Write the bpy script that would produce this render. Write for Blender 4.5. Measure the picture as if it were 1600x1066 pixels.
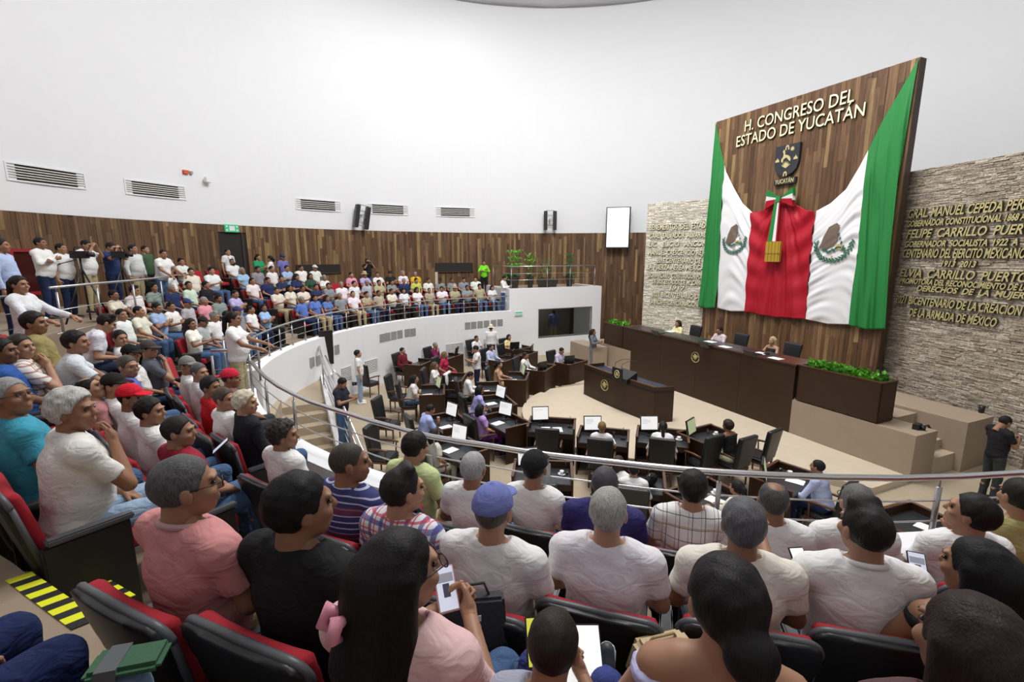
import bpy, math, random
import numpy as np
from mathutils import Vector, Matrix, Euler
random.seed(7); rng = np.random.RandomState(7)
for o in list(bpy.data.objects): bpy.data.objects.remove(o, do_unlink=True)
SC = bpy.context.scene
COL = SC.collection
PI = math.pi
rad = math.radians

# ---------------------------------------------------------------- camera
FPX = 740.0; PITCH = math.atan(135/740.0); CAMZ = 4.6
cam = bpy.data.cameras.new('camera'); camo = bpy.data.objects.new('camera', cam); COL.objects.link(camo)
cam.sensor_width = 36.0; cam.lens = 36.0*FPX/1600.0; cam.clip_start = 0.05; cam.clip_end = 200
camo.location = (0, 0, CAMZ); camo.rotation_euler = (PI/2-PITCH, 0, 0)
SC.camera = camo
# ---------------------------------------------------------------- world, light, exposure
w = bpy.data.worlds.new('world'); SC.world = w; w.use_nodes = True
w.node_tree.nodes['Background'].inputs[0].default_value = (0.9, 0.93, 1.0, 1)
w.node_tree.nodes['Background'].inputs[1].default_value = 0.3
SC.view_settings.view_transform = 'Standard'; SC.view_settings.look = 'None'
SC.view_settings.gamma = 1.0; SC.view_settings.use_curve_mapping = False
SC.view_settings.exposure = -0.06
def area_light(x, y, z, power, size, aim=None, color=(1, 0.982, 0.965)):  # overhead lamps, plus added fill lights without a known fixture
    l = bpy.data.lights.new('lamp_and_fill_light', 'AREA'); l.shape = 'DISK'; l.size = size; l.energy = power; l.color = color
    o = bpy.data.objects.new('lamp_and_fill_light', l); COL.objects.link(o); o.location = (x, y, z)
    if aim is not None:
        d = Vector(aim)-Vector((x, y, z)); o.rotation_euler = d.to_track_quat('-Z', 'Y').to_euler()
    return o
WC = (2.0, 10.5); WR = 15.2; CEIL = 16.5; WOODTOP = 5.72
for a in range(0, 360, 45):          # added wall-wash fill, no such fixtures known, evens the white walls
    cx_, cy_ = WC[0]+1.8*math.cos(rad(a+10)), WC[1]+1.8*math.sin(rad(a+10))
    pw_ = 400*(0.62+0.60*max(0.0, math.cos(rad(a+10-105))))
    area_light(cx_, cy_, 15.6, pw_, 1.2, aim=(WC[0]+15*math.cos(rad(a+10)), WC[1]+15*math.sin(rad(a+10)), 4.0))
area_light(3.5, 13.5, 15.8, 520, 4.0)
area_light(0.0, 17.5, 15.8, 260, 3.0)
area_light(2.0, 4.5, 15.0, 520, 2.0, aim=(-2.0, 20.0, 1.0))  # added fill aimed at the far side to lift parapet and crowd
for (x, y) in ((-5.0, 19.6), (-1.8, 21.8)):
    area_light(x, y, 16.2, 60, 0.6)

C0 = (3.0, 12.8)        # centre of the seating bowl
def ray(px, py):
    dx = (px-800)/FPX; du = (533-py)/FPX
    return (dx, math.cos(PITCH)+du*math.sin(PITCH), -math.sin(PITCH)+du*math.cos(PITCH))
def at(px, py, z):
    X, Y, Z = ray(px, py); t = (z-CAMZ)/Z
    return (X*t, Y*t, z)
def at_wall(px, py, R=None, c=WC):
    X, Y, Z = ray(px, py); R = R or WR
    a = X*X+Y*Y; b = -2*(X*c[0]+Y*c[1]); cc = c[0]**2+c[1]**2-R*R
    t = (-b+math.sqrt(b*b-4*a*cc))/(2*a)
    return (X*t, Y*t, CAMZ+Z*t)
def on_plane(px, py, Q, D):
    X, Y, Z = ray(px, py); n = (-D[1], D[0]); t = (Q[0]*n[0]+Q[1]*n[1])/(X*n[0]+Y*n[1])
    x, y, z = X*t, Y*t, CAMZ+Z*t
    return ((x-Q[0])*D[0]+(y-Q[1])*D[1], z)
def project(x, y, z):
    Yc = y*math.cos(PITCH)-(z-CAMZ)*math.sin(PITCH); U = y*math.sin(PITCH)+(z-CAMZ)*math.cos(PITCH)
    return (800+FPX*x/Yc, 533-FPX*U/Yc)
def pol(R, deg, c=C0): return (c[0]+R*math.cos(rad(deg)), c[1]+R*math.sin(rad(deg)))

# ---------------------------------------------------------------- materials
MATS = {}
def newmat(name):
    m = bpy.data.materials.new(name); m.use_nodes = True; nt = m.node_tree
    return m, nt, nt.nodes['Principled BSDF']
def N(nt, t, **kw):
    n = nt.nodes.new(t)
    for k, v in kw.items(): setattr(n, k, v)
    return n
def simple(name, col, rough=0.6, metal=0.0, noise=0.0, nscale=20, bump=0.0, bscale=60, stretch=None, spec=0.5, emit=None, es=1.0):
    if name in MATS: return MATS[name]
    m, nt, p = newmat(name)
    p.inputs['Base Color'].default_value = (*col, 1); p.inputs['Roughness'].default_value = rough
    p.inputs['Metallic'].default_value = metal; p.inputs['Specular IOR Level'].default_value = spec
    tc = N(nt, 'ShaderNodeTexCoord'); mp = N(nt, 'ShaderNodeMapping'); nt.links.new(tc.outputs['Object'], mp.inputs[0])
    if stretch: mp.inputs['Scale'].default_value = stretch
    if noise:
        no = N(nt, 'ShaderNodeTexNoise'); no.inputs['Scale'].default_value = nscale; no.inputs['Detail'].default_value = 4
        nt.links.new(mp.outputs[0], no.inputs['Vector'])
        mx = N(nt, 'ShaderNodeMix', data_type='RGBA')
        mx.inputs[6].default_value = (*[c*(1-noise) for c in col], 1); mx.inputs[7].default_value = (*[min(1, c*(1+noise)) for c in col], 1)
        nt.links.new(no.outputs[0], mx.inputs[0]); nt.links.new(mx.outputs[2], p.inputs['Base Color'])
    if bump:
        nb = N(nt, 'ShaderNodeTexNoise'); nb.inputs['Scale'].default_value = bscale; nb.inputs['Detail'].default_value = 3
        nt.links.new(mp.outputs[0], nb.inputs['Vector'])
        b = N(nt, 'ShaderNodeBump'); b.inputs['Strength'].default_value = bump; b.inputs['Distance'].default_value = 0.02
        nt.links.new(nb.outputs[0], b.inputs['Height']); nt.links.new(b.outputs[0], p.inputs['Normal'])
    if emit:
        p.inputs['Emission Color'].default_value = (*emit, 1); p.inputs['Emission Strength'].default_value = es
    MATS[name] = m
    return m
def wood_plank(name, attr):
    m, nt, p = newmat(name)
    if attr == 'object': src = N(nt, 'ShaderNodeObjectInfo').outputs['Color']
    else:
        a = N(nt, 'ShaderNodeAttribute'); a.attribute_name = 'col'; src = a.outputs['Color']
    tc = N(nt, 'ShaderNodeNewGeometry'); mp = N(nt, 'ShaderNodeMapping'); nt.links.new(tc.outputs['Position'], mp.inputs[0]); mp.inputs['Scale'].default_value = (14, 14, 0.9)
    no = N(nt, 'ShaderNodeTexNoise'); no.inputs['Scale'].default_value = 1.6; no.inputs['Detail'].default_value = 6; no.inputs['Distortion'].default_value = 0.6
    nt.links.new(mp.outputs[0], no.inputs['Vector'])
    cr = N(nt, 'ShaderNodeMapRange'); cr.inputs[1].default_value = 0.3; cr.inputs[2].default_value = 0.7; cr.inputs[3].default_value = 0.62; cr.inputs[4].default_value = 1.3
    nt.links.new(no.outputs[0], cr.inputs[0])
    mx = N(nt, 'ShaderNodeVectorMath', operation='SCALE'); nt.links.new(src, mx.inputs[0]); nt.links.new(cr.outputs[0], mx.inputs['Scale'])
    nt.links.new(mx.outputs[0], p.inputs['Base Color']); p.inputs['Roughness'].default_value = 0.5; p.inputs['Specular IOR Level'].default_value = 0.3
    return m
def cloth_mat(name, rough=0.85, fold=0.32, sheen=0.1, scale=9):
    m, nt, p = newmat(name)
    oi = N(nt, 'ShaderNodeObjectInfo'); nt.links.new(oi.outputs['Color'], p.inputs['Base Color'])
    p.inputs['Roughness'].default_value = rough; p.inputs['Specular IOR Level'].default_value = 0.25
    tc = N(nt, 'ShaderNodeTexCoord'); mp = N(nt, 'ShaderNodeMapping'); nt.links.new(tc.outputs['Object'], mp.inputs[0]); mp.inputs['Scale'].default_value = (1.0, 1.0, 1.7)
    no = N(nt, 'ShaderNodeTexNoise'); no.inputs['Scale'].default_value = scale; no.inputs['Detail'].default_value = 2.5; no.inputs['Distortion'].default_value = 1.2
    nt.links.new(mp.outputs[0], no.inputs['Vector'])
    b = N(nt, 'ShaderNodeBump'); b.inputs['Strength'].default_value = fold; b.inputs['Distance'].default_value = 0.05
    nt.links.new(no.outputs[0], b.inputs['Height']); nt.links.new(b.outputs[0], p.inputs['Normal'])
    return m
def hair_mat():
    m, nt, p = newmat('hair')
    oi = N(nt, 'ShaderNodeObjectInfo')
    tc = N(nt, 'ShaderNodeTexCoord'); mp = N(nt, 'ShaderNodeMapping'); nt.links.new(tc.outputs['Object'], mp.inputs[0]); mp.inputs['Scale'].default_value = (1, .55, 0.13)
    no = N(nt, 'ShaderNodeTexNoise'); no.inputs['Scale'].default_value = 260; no.inputs['Detail'].default_value = 2; no.inputs['Distortion'].default_value = 0.4
    nt.links.new(mp.outputs[0], no.inputs['Vector'])
    cr = N(nt, 'ShaderNodeMapRange'); cr.inputs[1].default_value = 0.3; cr.inputs[2].default_value = 0.7; cr.inputs[3].default_value = 0.6; cr.inputs[4].default_value = 1.35
    nt.links.new(no.outputs[0], cr.inputs[0])
    mx = N(nt, 'ShaderNodeVectorMath', operation='SCALE'); nt.links.new(oi.outputs['Color'], mx.inputs[0]); nt.links.new(cr.outputs[0], mx.inputs['Scale'])
    nt.links.new(mx.outputs[0], p.inputs['Base Color']); p.inputs['Roughness'].default_value = 0.55; p.inputs['Specular IOR Level'].default_value = 0.22
    b = N(nt, 'ShaderNodeBump'); b.inputs['Strength'].default_value = 0.35; b.inputs['Distance'].default_value = 0.008
    nt.links.new(no.outputs[0], b.inputs['Height']); nt.links.new(b.outputs[0], p.inputs['Normal'])
    return m
M_PLANKO = wood_plank('wood_board', 'object'); M_PLANKA = wood_plank('wood_boards', 'attr')
M_CLOTH = cloth_mat('cloth'); M_DENIM = cloth_mat('trouser_cloth', 0.9, 0.45, scale=12); M_HAIR = hair_mat()
M_SKIN, _nt, _p = newmat('skin')
_oi = N(_nt, 'ShaderNodeObjectInfo'); _nt.links.new(_oi.outputs['Color'], _p.inputs['Base Color']); _p.inputs['Roughness'].default_value = 0.5
_p.inputs['Subsurface Weight'].default_value = 0.0; _p.inputs['Specular IOR Level'].default_value = 0.35
M_EYE = simple('eye_dark', (0.02, 0.015, 0.012), 0.25)
M_LIP = simple('lips', (0.28, 0.10, 0.08), 0.5)
M_OBJ, _nt, _p = newmat('painted_by_object')
_oi = N(_nt, 'ShaderNodeObjectInfo'); _nt.links.new(_oi.outputs['Color'], _p.inputs['Base Color']); _p.inputs['Roughness'].default_value = 0.5
def pattern_cloth(name, base, bands, kind='plaid', scale=14.0):
    """woven plaid / stripes in real cloth coordinates"""
    m, nt, p = newmat(name)
    tc = N(nt, 'ShaderNodeTexCoord'); sp = N(nt, 'ShaderNodeSeparateXYZ'); nt.links.new(tc.outputs['Object'], sp.inputs[0])
    cur = None
    prev = N(nt, 'ShaderNodeRGB'); prev.outputs[0].default_value = (*base, 1); cur = prev.outputs[0]
    for (axis, freq, width, col, phase) in bands:
        mul = N(nt, 'ShaderNodeMath', operation='MULTIPLY_ADD'); nt.links.new(sp.outputs[axis], mul.inputs[0]); mul.inputs[1].default_value = freq; mul.inputs[2].default_value = phase
        fr = N(nt, 'ShaderNodeMath', operation='FRACT'); nt.links.new(mul.outputs[0], fr.inputs[0])
        lt = N(nt, 'ShaderNodeMath', operation='LESS_THAN'); nt.links.new(fr.outputs[0], lt.inputs[0]); lt.inputs[1].default_value = width
        sc = N(nt, 'ShaderNodeMath', operation='MULTIPLY'); nt.links.new(lt.outputs[0], sc.inputs[0]); sc.inputs[1].default_value = 0.8
        mx = N(nt, 'ShaderNodeMix', data_type='RGBA'); nt.links.new(sc.outputs[0], mx.inputs[0]); nt.links.new(cur, mx.inputs[6]); mx.inputs[7].default_value = (*col, 1)
        cur = mx.outputs[2]
    nt.links.new(cur, p.inputs['Base Color']); p.inputs['Roughness'].default_value = 0.85
    no = N(nt, 'ShaderNodeTexNoise'); no.inputs['Scale'].default_value = 9; nt.links.new(tc.outputs['Object'], no.inputs['Vector'])
    b = N(nt, 'ShaderNodeBump'); b.inputs['Strength'].default_value = 0.45; b.inputs['Distance'].default_value = 0.05
    nt.links.new(no.outputs[0], b.inputs['Height']); nt.links.new(b.outputs[0], p.inputs['Normal'])
    return m
M_WALL = simple('white_plaster', (0.79, 0.805, 0.83), 0.8, noise=0.015, nscale=0.6, bump=0.03, bscale=40)
M_CEIL = simple('ceiling_white', (0.66, 0.67, 0.68), 0.9)
M_FLOOR = simple('beige_carpet', (0.40, 0.33, 0.235), 0.95, noise=0.10, nscale=3.0, bump=0.25, bscale=220)
M_STEP = simple('brown_carpet', (0.31, 0.24, 0.17), 0.95, noise=0.10, nscale=5.0, bump=0.25, bscale=220)
M_DESK = simple('dark_veneer', (0.034, 0.0145, 0.0045), 0.48, noise=0.35, nscale=3, stretch=(1, 1, 8), spec=0.4)
M_DESKEDGE = simple('veneer_edge', (0.085, 0.036, 0.02), 0.3, noise=0.2, nscale=6)
M_MAT = simple('desk_leather', (0.022, 0.025, 0.032), 0.3)
M_LEATHER = simple('black_leather', (0.014, 0.015, 0.018), 0.36, bump=0.2, bscale=160)
M_CHAIRWOOD = simple('chair_wood', (0.10, 0.04, 0.022), 0.35)
M_STEEL = simple('brushed_steel', (0.62, 0.62, 0.64), 0.28, metal=1.0)
M_STEELD = simple('dark_steel', (0.40, 0.40, 0.41), 0.4, metal=0.9)  # darker steel for posts, brackets and frames
M_RED = simple('red_upholstery', (0.36, 0.010, 0.022), 0.9, bump=0.2, bscale=300)
M_SHELL = simple('seat_shell_black', (0.012, 0.012, 0.014), 0.45)
M_GREY = simple('seat_edge_grey', (0.085, 0.09, 0.10), 0.45)
M_BLACK = simple('black_plastic', (0.012, 0.012, 0.013), 0.4)
M_DARK = simple('recess_shade', (0.012, 0.009, 0.007), 0.7)  # near-black colour stands in for shade inside slots, vents and the opening
M_WHITEP = simple('white_plastic', (0.8, 0.8, 0.8), 0.35)
M_PAPER = simple('paper', (0.82, 0.82, 0.80), 0.8)
M_GOLD = simple('brass_letters', (0.62, 0.54, 0.27), 0.42, metal=0.35)
M_CREAM = simple('cream_letters', (0.80, 0.74, 0.52), 0.5)
M_BRONZE = simple('letter_side_green', (0.06, 0.07, 0.03), 0.6)
M_SCREEN = simple('monitor_lit', (0.3, 0.3, 0.3), 0.3, emit=(1, 1, 1), es=0.75)
M_SCREENG = simple('monitor_greenish', (0.1, 0.1, 0.1), 0.3, emit=(0.62, 0.72, 0.38), es=0.55)
M_SCREENOFF = simple('monitor_off', (0.01, 0.012, 0.014), 0.15)
M_LEAF = simple('leaf_bright', (0.13, 0.42, 0.03), 0.5, noise=0.45, nscale=9)
M_LEAFD = simple('leaf_dark', (0.05, 0.16, 0.03), 0.5, noise=0.4, nscale=9)
M_POT = simple('planter_dark', (0.03, 0.022, 0.018), 0.5)
M_YEL = simple('tape_yellow', (0.78, 0.80, 0.02), 0.5)
M_TAPEB = simple('tape_black', (0.015, 0.015, 0.015), 0.5)

# ---------------------------------------------------------------- mesh helpers
class MB:
    def __init__(s): s.v = []; s.f = []; s.m = []; s.c = []
    def add(s, vs, fs, mi=0, col=None):
        b = len(s.v); s.v += [tuple(v) for v in vs]
        for f in fs: s.f.append([b+i for i in f]); s.m.append(mi); s.c.append(col)
        return s
    def hexa(s, p, mi=0, col=None):     # 8 points: bottom 4 (ccw), top 4
        return s.add(p, [(3, 2, 1, 0), (4, 5, 6, 7), (0, 1, 5, 4), (1, 2, 6, 5), (2, 3, 7, 6), (3, 0, 4, 7)], mi, col)
    def box(s, x0, x1, y0, y1, z0, z1, mi=0, col=None, M=None):
        p = [(x0, y0, z0), (x1, y0, z0), (x1, y1, z0), (x0, y1, z0), (x0, y0, z1), (x1, y0, z1), (x1, y1, z1), (x0, y1, z1)]
        if M is not None: p = [tuple(M @ Vector(q)) for q in p]
        return s.hexa(p, mi, col)
    def bar(s, a, b, wx, wz, mi=0):
        a = Vector(a); b = Vector(b); d = b-a; L = d.length
        q = d.to_track_quat('Y', 'Z').to_matrix().to_4x4(); q.translation = a
        return s.box(-wx/2, wx/2, 0, L, -wz/2, wz/2, mi, M=q)
    def tube(s, pts, r, n=8, mi=0, cap=True):
        pts = [Vector(p) for p in pts]; rr = r if isinstance(r, (list, tuple)) else [r]*len(pts)
        b = len(s.v); up = Vector((0, 0, 1)); x = None
        for i, p in enumerate(pts):
            d = (pts[min(i+1, len(pts)-1)]-pts[max(i-1, 0)]).normalized()
            if x is None:
                x = d.cross(up)
                if x.length < 0.05: x = d.cross(Vector((0, 1, 0)))
            x = (x-d*x.dot(d)).normalized(); y = d.cross(x)
            for k in range(n):
                a = 2*PI*k/n; s.v.append(tuple(p+(x*math.cos(a)+y*math.sin(a))*rr[i]))
        for i in range(len(pts)-1):
            for k in range(n):
                s.f.append([b+i*n+k, b+i*n+(k+1) % n, b+(i+1)*n+(k+1) % n, b+(i+1)*n+k]); s.m.append(mi); s.c.append(None)
        if cap:
            s.f.append([b+k for k in range(n)][::-1]); s.m.append(mi); s.c.append(None)
            s.f.append([b+(len(pts)-1)*n+k for k in range(n)]); s.m.append(mi); s.c.append(None)
        return s
    def lathe(s, prof, c=(0, 0, 0), n=12, mi=0, M=None):
        b = len(s.v)
        for (r, z) in prof:
            for k in range(n):
                a = 2*PI*k/n; q = Vector((c[0]+r*math.cos(a), c[1]+r*math.sin(a), c[2]+z))
                s.v.append(tuple(M @ q if M is not None else q))
        for i in range(len(prof)-1):
            for k in range(n):
                s.f.append([b+i*n+k, b+i*n+(k+1) % n, b+(i+1)*n+(k+1) % n, b+(i+1)*n+k]); s.m.append(mi); s.c.append(None)
        return s
    def prism(s, poly, z0, z1, mi=0):   # poly ccw in xy
        n = len(poly); b = len(s.v)
        s.v += [(p[0], p[1], z0) for p in poly]+[(p[0], p[1], z1) for p in poly]
        s.f.append([b+i for i in range(n)][::-1]); s.f.append([b+n+i for i in range(n)])
        for i in range(n): s.f.append([b+i, b+(i+1) % n, b+n+(i+1) % n, b+n+i])
        s.m += [mi]*(n+2); s.c += [None]*(n+2)
        return s
    def mesh(s, name, mats, smooth=False):
        me = bpy.data.meshes.new(name); me.from_pydata(s.v, [], s.f)
        for m in (mats if isinstance(mats, (list, tuple)) else [mats]): me.materials.append(m)
        me.polygons.foreach_set('material_index', s.m)
        if any(c is not None for c in s.c):
            at_ = me.color_attributes.new('col', 'FLOAT_COLOR', 'CORNER'); arr = []
            for f, c in zip(s.f, s.c): arr += list((*(c or (0.1, 0.1, 0.1)), 1))*len(f)
            at_.data.foreach_set('color', arr)
        if smooth: me.polygons.foreach_set('use_smooth', [True]*len(me.polygons))
        me.update(); return me
    def build(s, name, mats, parent=None, smooth=False, loc=None, rz=0):
        return link(name, s.mesh(name, mats, smooth), parent, loc, rz)
def link(name, me, parent=None, loc=None, rz=0, color=None):
    o = bpy.data.objects.new(name, me); COL.objects.link(o)
    if parent is not None: o.parent = parent
    if loc is not None: o.location = loc
    if rz: o.rotation_euler = (0, 0, rz)
    if color: o.color = (*color, 1)
    return o
def bevel_mesh(me, wd=0.01, seg=2):
    import bmesh
    bm = bmesh.new(); bm.from_mesh(me); bmesh.ops.bevel(bm, geom=bm.edges[:], offset=wd, segments=seg, affect='EDGES', clamp_overlap=True)
    bm.to_mesh(me); bm.free(); return me
def tag(o, label, cat, group=None):
    o['label'] = label; o['category'] = cat
    if group: o['group'] = group
    return o
def thing(name, label, cat, loc=(0, 0, 0), rz=0, group=None):
    o = bpy.data.objects.new(name, None); COL.objects.link(o); o.location = loc; o.rotation_euler = (0, 0, rz); o.empty_display_size = 0.1
    return tag(o, label, cat, group)
def struct(o, label=None):
    o['kind'] = 'structure'
    if label: o['label'] = label
    return o
def copy_tree(o, parent=None):
    c = o.copy(); COL.objects.link(c)
    if parent is not None: c.parent = parent; c.matrix_parent_inverse = o.matrix_parent_inverse.copy()
    for ch in KIDS.get(o.name, []): copy_tree(ch, c)
    return c
KIDS = {}
def remember(root):
    for o in bpy.data.objects:
        if o.parent is not None and (o.parent == root or o.parent.parent == root): KIDS.setdefault(o.parent.name, []).append(o)

# ================================================================ STRUCTURE
FL = -0.15      # outer floor ; podium floor is 0
def wallR(deg, c=C0, R=WR):      # distance from c to the round wall in direction deg
    ux, uy = math.cos(rad(deg)), math.sin(rad(deg)); dx, dy = c[0]-WC[0], c[1]-WC[1]
    b = ux*dx+uy*dy; return -b+math.sqrt(b*b-(dx*dx+dy*dy-R*R))
# ---- floor
m = MB(); m.prism([pol(WR+0.2, a, WC) for a in range(0, 360, 6)], -0.45, FL)
struct(m.build('floor', M_FLOOR))
CD = (3.75, 13.5); RD = 3.45
DESKD = Vector((-0.40, 0.9165)); DESKN = Vector((-0.9165, -0.40)); DQ = Vector((7.27, 11.81))
def dk(s, n, z=None):            # point on the dais frame: s along the desk, n towards the hall
    p = DQ+DESKD*s+DESKN*n
    return (p.x, p.y) if z is None else (p.x, p.y, z)
m = MB()
arc = []
p0 = Vector(dk(-2.74, 1.25)); p1 = Vector(dk(8.6, 1.25))
arc_pts = [Vector(pol(RD, a, CD)) for a in range(0, 360, 5)]
outer = [p for p in arc_pts if (p-DQ).dot(DESKN) > 1.25]
outer.sort(key=lambda p: -(p-DQ).dot(DESKD))
poly = [dk(8.6, 0), dk(8.6, 1.25)]+[(p.x, p.y) for p in outer]+[dk(-2.74, 1.25), dk(-2.74, 0)]
m.prism(poly, FL, 0.0)
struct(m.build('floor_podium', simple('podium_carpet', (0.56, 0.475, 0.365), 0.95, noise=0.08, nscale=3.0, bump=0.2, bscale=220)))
# ---- round wall: white plaster above, boards below
def ring_wall(R, z0, z1, a0, a1, n, th, c=WC):
    m = MB(); 
    for i in range(n+1):
        a = a0+(a1-a0)*i/n
        for r in (R, R+th):
            for z in (z0, z1):
                x, y = pol(r, a, c); m.v.append((x, y, z))
    for i in range(n):
        b = i*4; d = b+4
        for f in ((b, b+1, d+1, d), (b+2, d+2, d+3, b+3), (b+1, b+3, d+3, d+1), (b, d, d+2, b+2)):
            m.f.append(list(f)); m.m.append(0); m.c.append(None)
    if a1-a0 < 359.9:
        b = n*4
        for f in ((0, 2, 3, 1), (b, b+1, b+3, b+2)): m.f.append(list(f)); m.m.append(0); m.c.append(None)
    return m
struct(ring_wall(WR, WOODTOP, CEIL, 0, 360, 240, 0.25).build('wall_upper', M_WALL))
wall_lower = struct(ring_wall(WR+0.06, FL, WOODTOP+0.0, 0, 360, 96, 0.2).build('wall_lower', M_DARK))
m = MB(); m.prism([pol(WR+0.2, a+11, WC) for a in range(0, 360, 10)], CEIL, CEIL+0.2)
struct(m.build('ceiling', M_CEIL))
m = ring_wall(WR-0.14, CEIL-0.05, CEIL, 0, 360, 24, 0.2)
struct(m.build('trim_1', simple('ceiling_line', (0.35, 0.35, 0.36), 0.8)))
BROWNS = [(0.105, 0.056, 0.028), (0.13, 0.070, 0.035), (0.155, 0.088, 0.044), (0.115, 0.062, 0.033), (0.185, 0.108, 0.054), (0.095, 0.050, 0.027), (0.14, 0.078, 0.042)]
def brown():
    if random.random() < 0.17: c = random.choice([(0.27, 0.175, 0.080), (0.23, 0.145, 0.07)])
    else: c = random.choice(BROWNS)
    k = random.uniform(0.85, 1.2); return tuple(q*k for q in c)
unit = MB().box(-0.5, 0.5, -0.5, 0.5, 0, 1).mesh('wood_board', M_PLANKO)
D1 = [at_wall(340, 362), at_wall(380, 362)]
da0 = math.degrees(math.atan2(D1[0][1]-WC[1], D1[0][0]-WC[0])); da1 = math.degrees(math.atan2(D1[1][1]-WC[1], D1[1][0]-WC[0]))
m = MB(); a = -10.0; pitch = math.degrees(0.135/WR); nplank = 0
while a < 292:
    wdt = random.choice((0.7, 0.9, 0.9, 1.1, 0.5)); ac = a+pitch*wdt/2
    z = random.uniform(-1.4, 0)
    if 20 < a < 70: z0lim = 5.6
    while z < WOODTOP:
        L = random.uniform(0.7, 2.1); z0 = max(z, FL if not (100 < a < 260) else 1.8); z1 = min(z+L, WOODTOP); z += L
        if z1-z0 < 0.05: continue
        if da1-0.2 < ac < da0+0.2:
            if z0 < 5.45:
                if z1 <= 5.45: continue
                z0 = 5.45
        th = random.uniform(0.045, 0.075); hw = rad(pitch*wdt)/2*WR-0.003
        x, y = pol(WR+0.03, ac, WC)
        near = 155 < a < 205 and z1 > 3.2 and nplank < 299
        if near:
            nplank += 1
            o = link('board', unit, wall_lower, (x, y, z0), rad(ac)-PI/2, brown()); o.scale = (hw*2, th, z1-z0-0.004)
        else:
            Mx = Matrix.Translation((x, y, 0)) @ Matrix.Rotation(rad(ac)-PI/2, 4, 'Z')
            m.box(-hw, hw, -th/2, th/2, z0, z1-0.004, 0, brown(), Mx)
    a += pitch*wdt
o = m.build('boards', M_PLANKA, wall_lower); o['kind'] = 'stuff'
# doorway
m = MB()
for i in range(7):
    pass
x, y = pol(WR+0.09, (da0+da1)/2, WC); Mx = Matrix.Translation((x, y, 0)) @ Matrix.Rotation(rad((da0+da1)/2)-PI/2, 4, 'Z')
m = MB().box(-0.58, 0.45, -0.02, 0.02, 2.98, 5.44, M=Mx); d1 = struct(m.build('door_1', simple('doorway_shade', (0.02, 0.018, 0.017), 0.5)), 'dark open doorway in the board wall under the green exit sign')  # panel colour stands in for the shade inside the doorway
MB().box(0.40, 0.46, -0.09, 0.03, 2.98, 5.44, M=Mx).build('door_leaf', simple('door_brown', (0.045, 0.028, 0.02), 0.5), d1)
def wall_box(pxa, pya, pxb, pyb, depth, mat, name, out=0.0, R=None):
    a = at_wall(pxa, pya); b = at_wall(pxb, pyb); aa = math.atan2(a[1]-WC[1], a[0]-WC[0]); ab = math.atan2(b[1]-WC[1], b[0]-WC[0])
    ac = (aa+ab)/2; hw = abs(aa-ab)/2*WR; x, y = pol(WR-out, math.degrees(ac), WC)
    return (x, y, a[2], b[2], hw, ac-PI/2)
# dark boxes painted as slot shade (booth windows) in the board wall
for i, (q, lab) in enumerate((((463, 414, 532, 425), 'long dark slot window in the board wall behind the far gallery'), ((680, 411, 739, 423), 'dark slot window in the board wall left of the woman in lime green'))):
    x, y, z1, z0, hw, rz = wall_box(*q, 0, None, '')
    m = MB().box(-hw, hw, -0.03, 0.03, z0-0.02, z1); o = struct(m.build('window_%d' % (i+1), M_DARK, None, loc=(x*0.9975, y*0.9975, 0), rz=rz), lab)
    MB().box(-hw-0.04, hw+0.04, -0.04, 0.02, z0-0.06, z0-0.02).build('window_sill', simple('slot_sill', (0.06, 0.035, 0.02), 0.5), o)
x, y, z1, z0, hw, rz = wall_box(679, 425, 684, 462, 0, None, '')
struct(MB().box(-0.07, 0.07, -0.10, 0.0, z0-0.4, z1).build('trim_2', simple('cream_jamb', (0.55, 0.50, 0.36), 0.6), None, loc=(x, y, 0), rz=rz), 'cream jamb below the dark slot window')
# ---------------------------------------------------------------- gallery tiers
def rowR(k): return 9.35+0.95*k
def rowZ(k): return 1.9+0.31*(k-1)
def sector(R0, R1, a0, a1, z0, z1, step=3.0, clamp=True):
    n = max(1, int(math.ceil((a1-a0)/step))); inn = []; out = []
    for i in range(n+1):
        a = a0+(a1-a0)*i/n; r1 = min(R1, wallR(a)-0.0) if clamp else R1
        inn.append(pol(min(R0, r1-0.02), a)); out.append(pol(r1, a))
    m = MB()
    for i in range(n):
        q = [inn[i], out[i], out[i+1], inn[i+1]]
        m.hexa([(x, y, z0) for x, y in q]+[(x, y, z1) for x, y in q])
    return m
AISLES = [(-115.2, 1.05), (-158.5, 1.3), (168.5-360+360, 1.1)]
m = MB()
def tier(k, R0, R1, a0, a1):
    s = sector(R0, R1, a0, a1, rowZ(k)-0.31 if k > 1 else FL, rowZ(k)); return s
for k in range(1, 6):
    R0 = rowR(k)-0.48 if k > 1 else 9.2; R1 = rowR(k+1)-0.48 if k < 5 else 25
    if k < 4: s = tier(k, R0, R1, -50-360+360, 0)
    if k == 3:
        parts = [tier(3, R0, 25, 109, 140), tier(3, R0, R1, 140, 310)]
    elif k in (1, 2): parts = [tier(k, R0, R1, 109, 310)]
    else: parts = [tier(k, R0, R1 if k < 5 else 25, 140, 310)]
    mm = MB()
    for p in parts: mm.add(p.v, p.f)
    struct(mm.build('gallery_step', M_STEP), 'carpeted tier of the gallery, level %s from the rail' % ('one two three four five'.split()[k-1]))
# aisle half steps
AI_STEP = {}
for ai, (ac, wd) in enumerate(((-115.2, 1.0), (-157.5, 1.2), (168.3, 1.0))):
    for k in range(1, 4):
        R = rowR(k+1)-0.48; hw = math.degrees(wd/2/R)
        struct(sector(R-0.46, R, ac-hw, ac+hw, rowZ(k), rowZ(k)+0.155).build('aisle_step', M_FLOOR), 'low carpeted aisle step between seat blocks')
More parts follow.
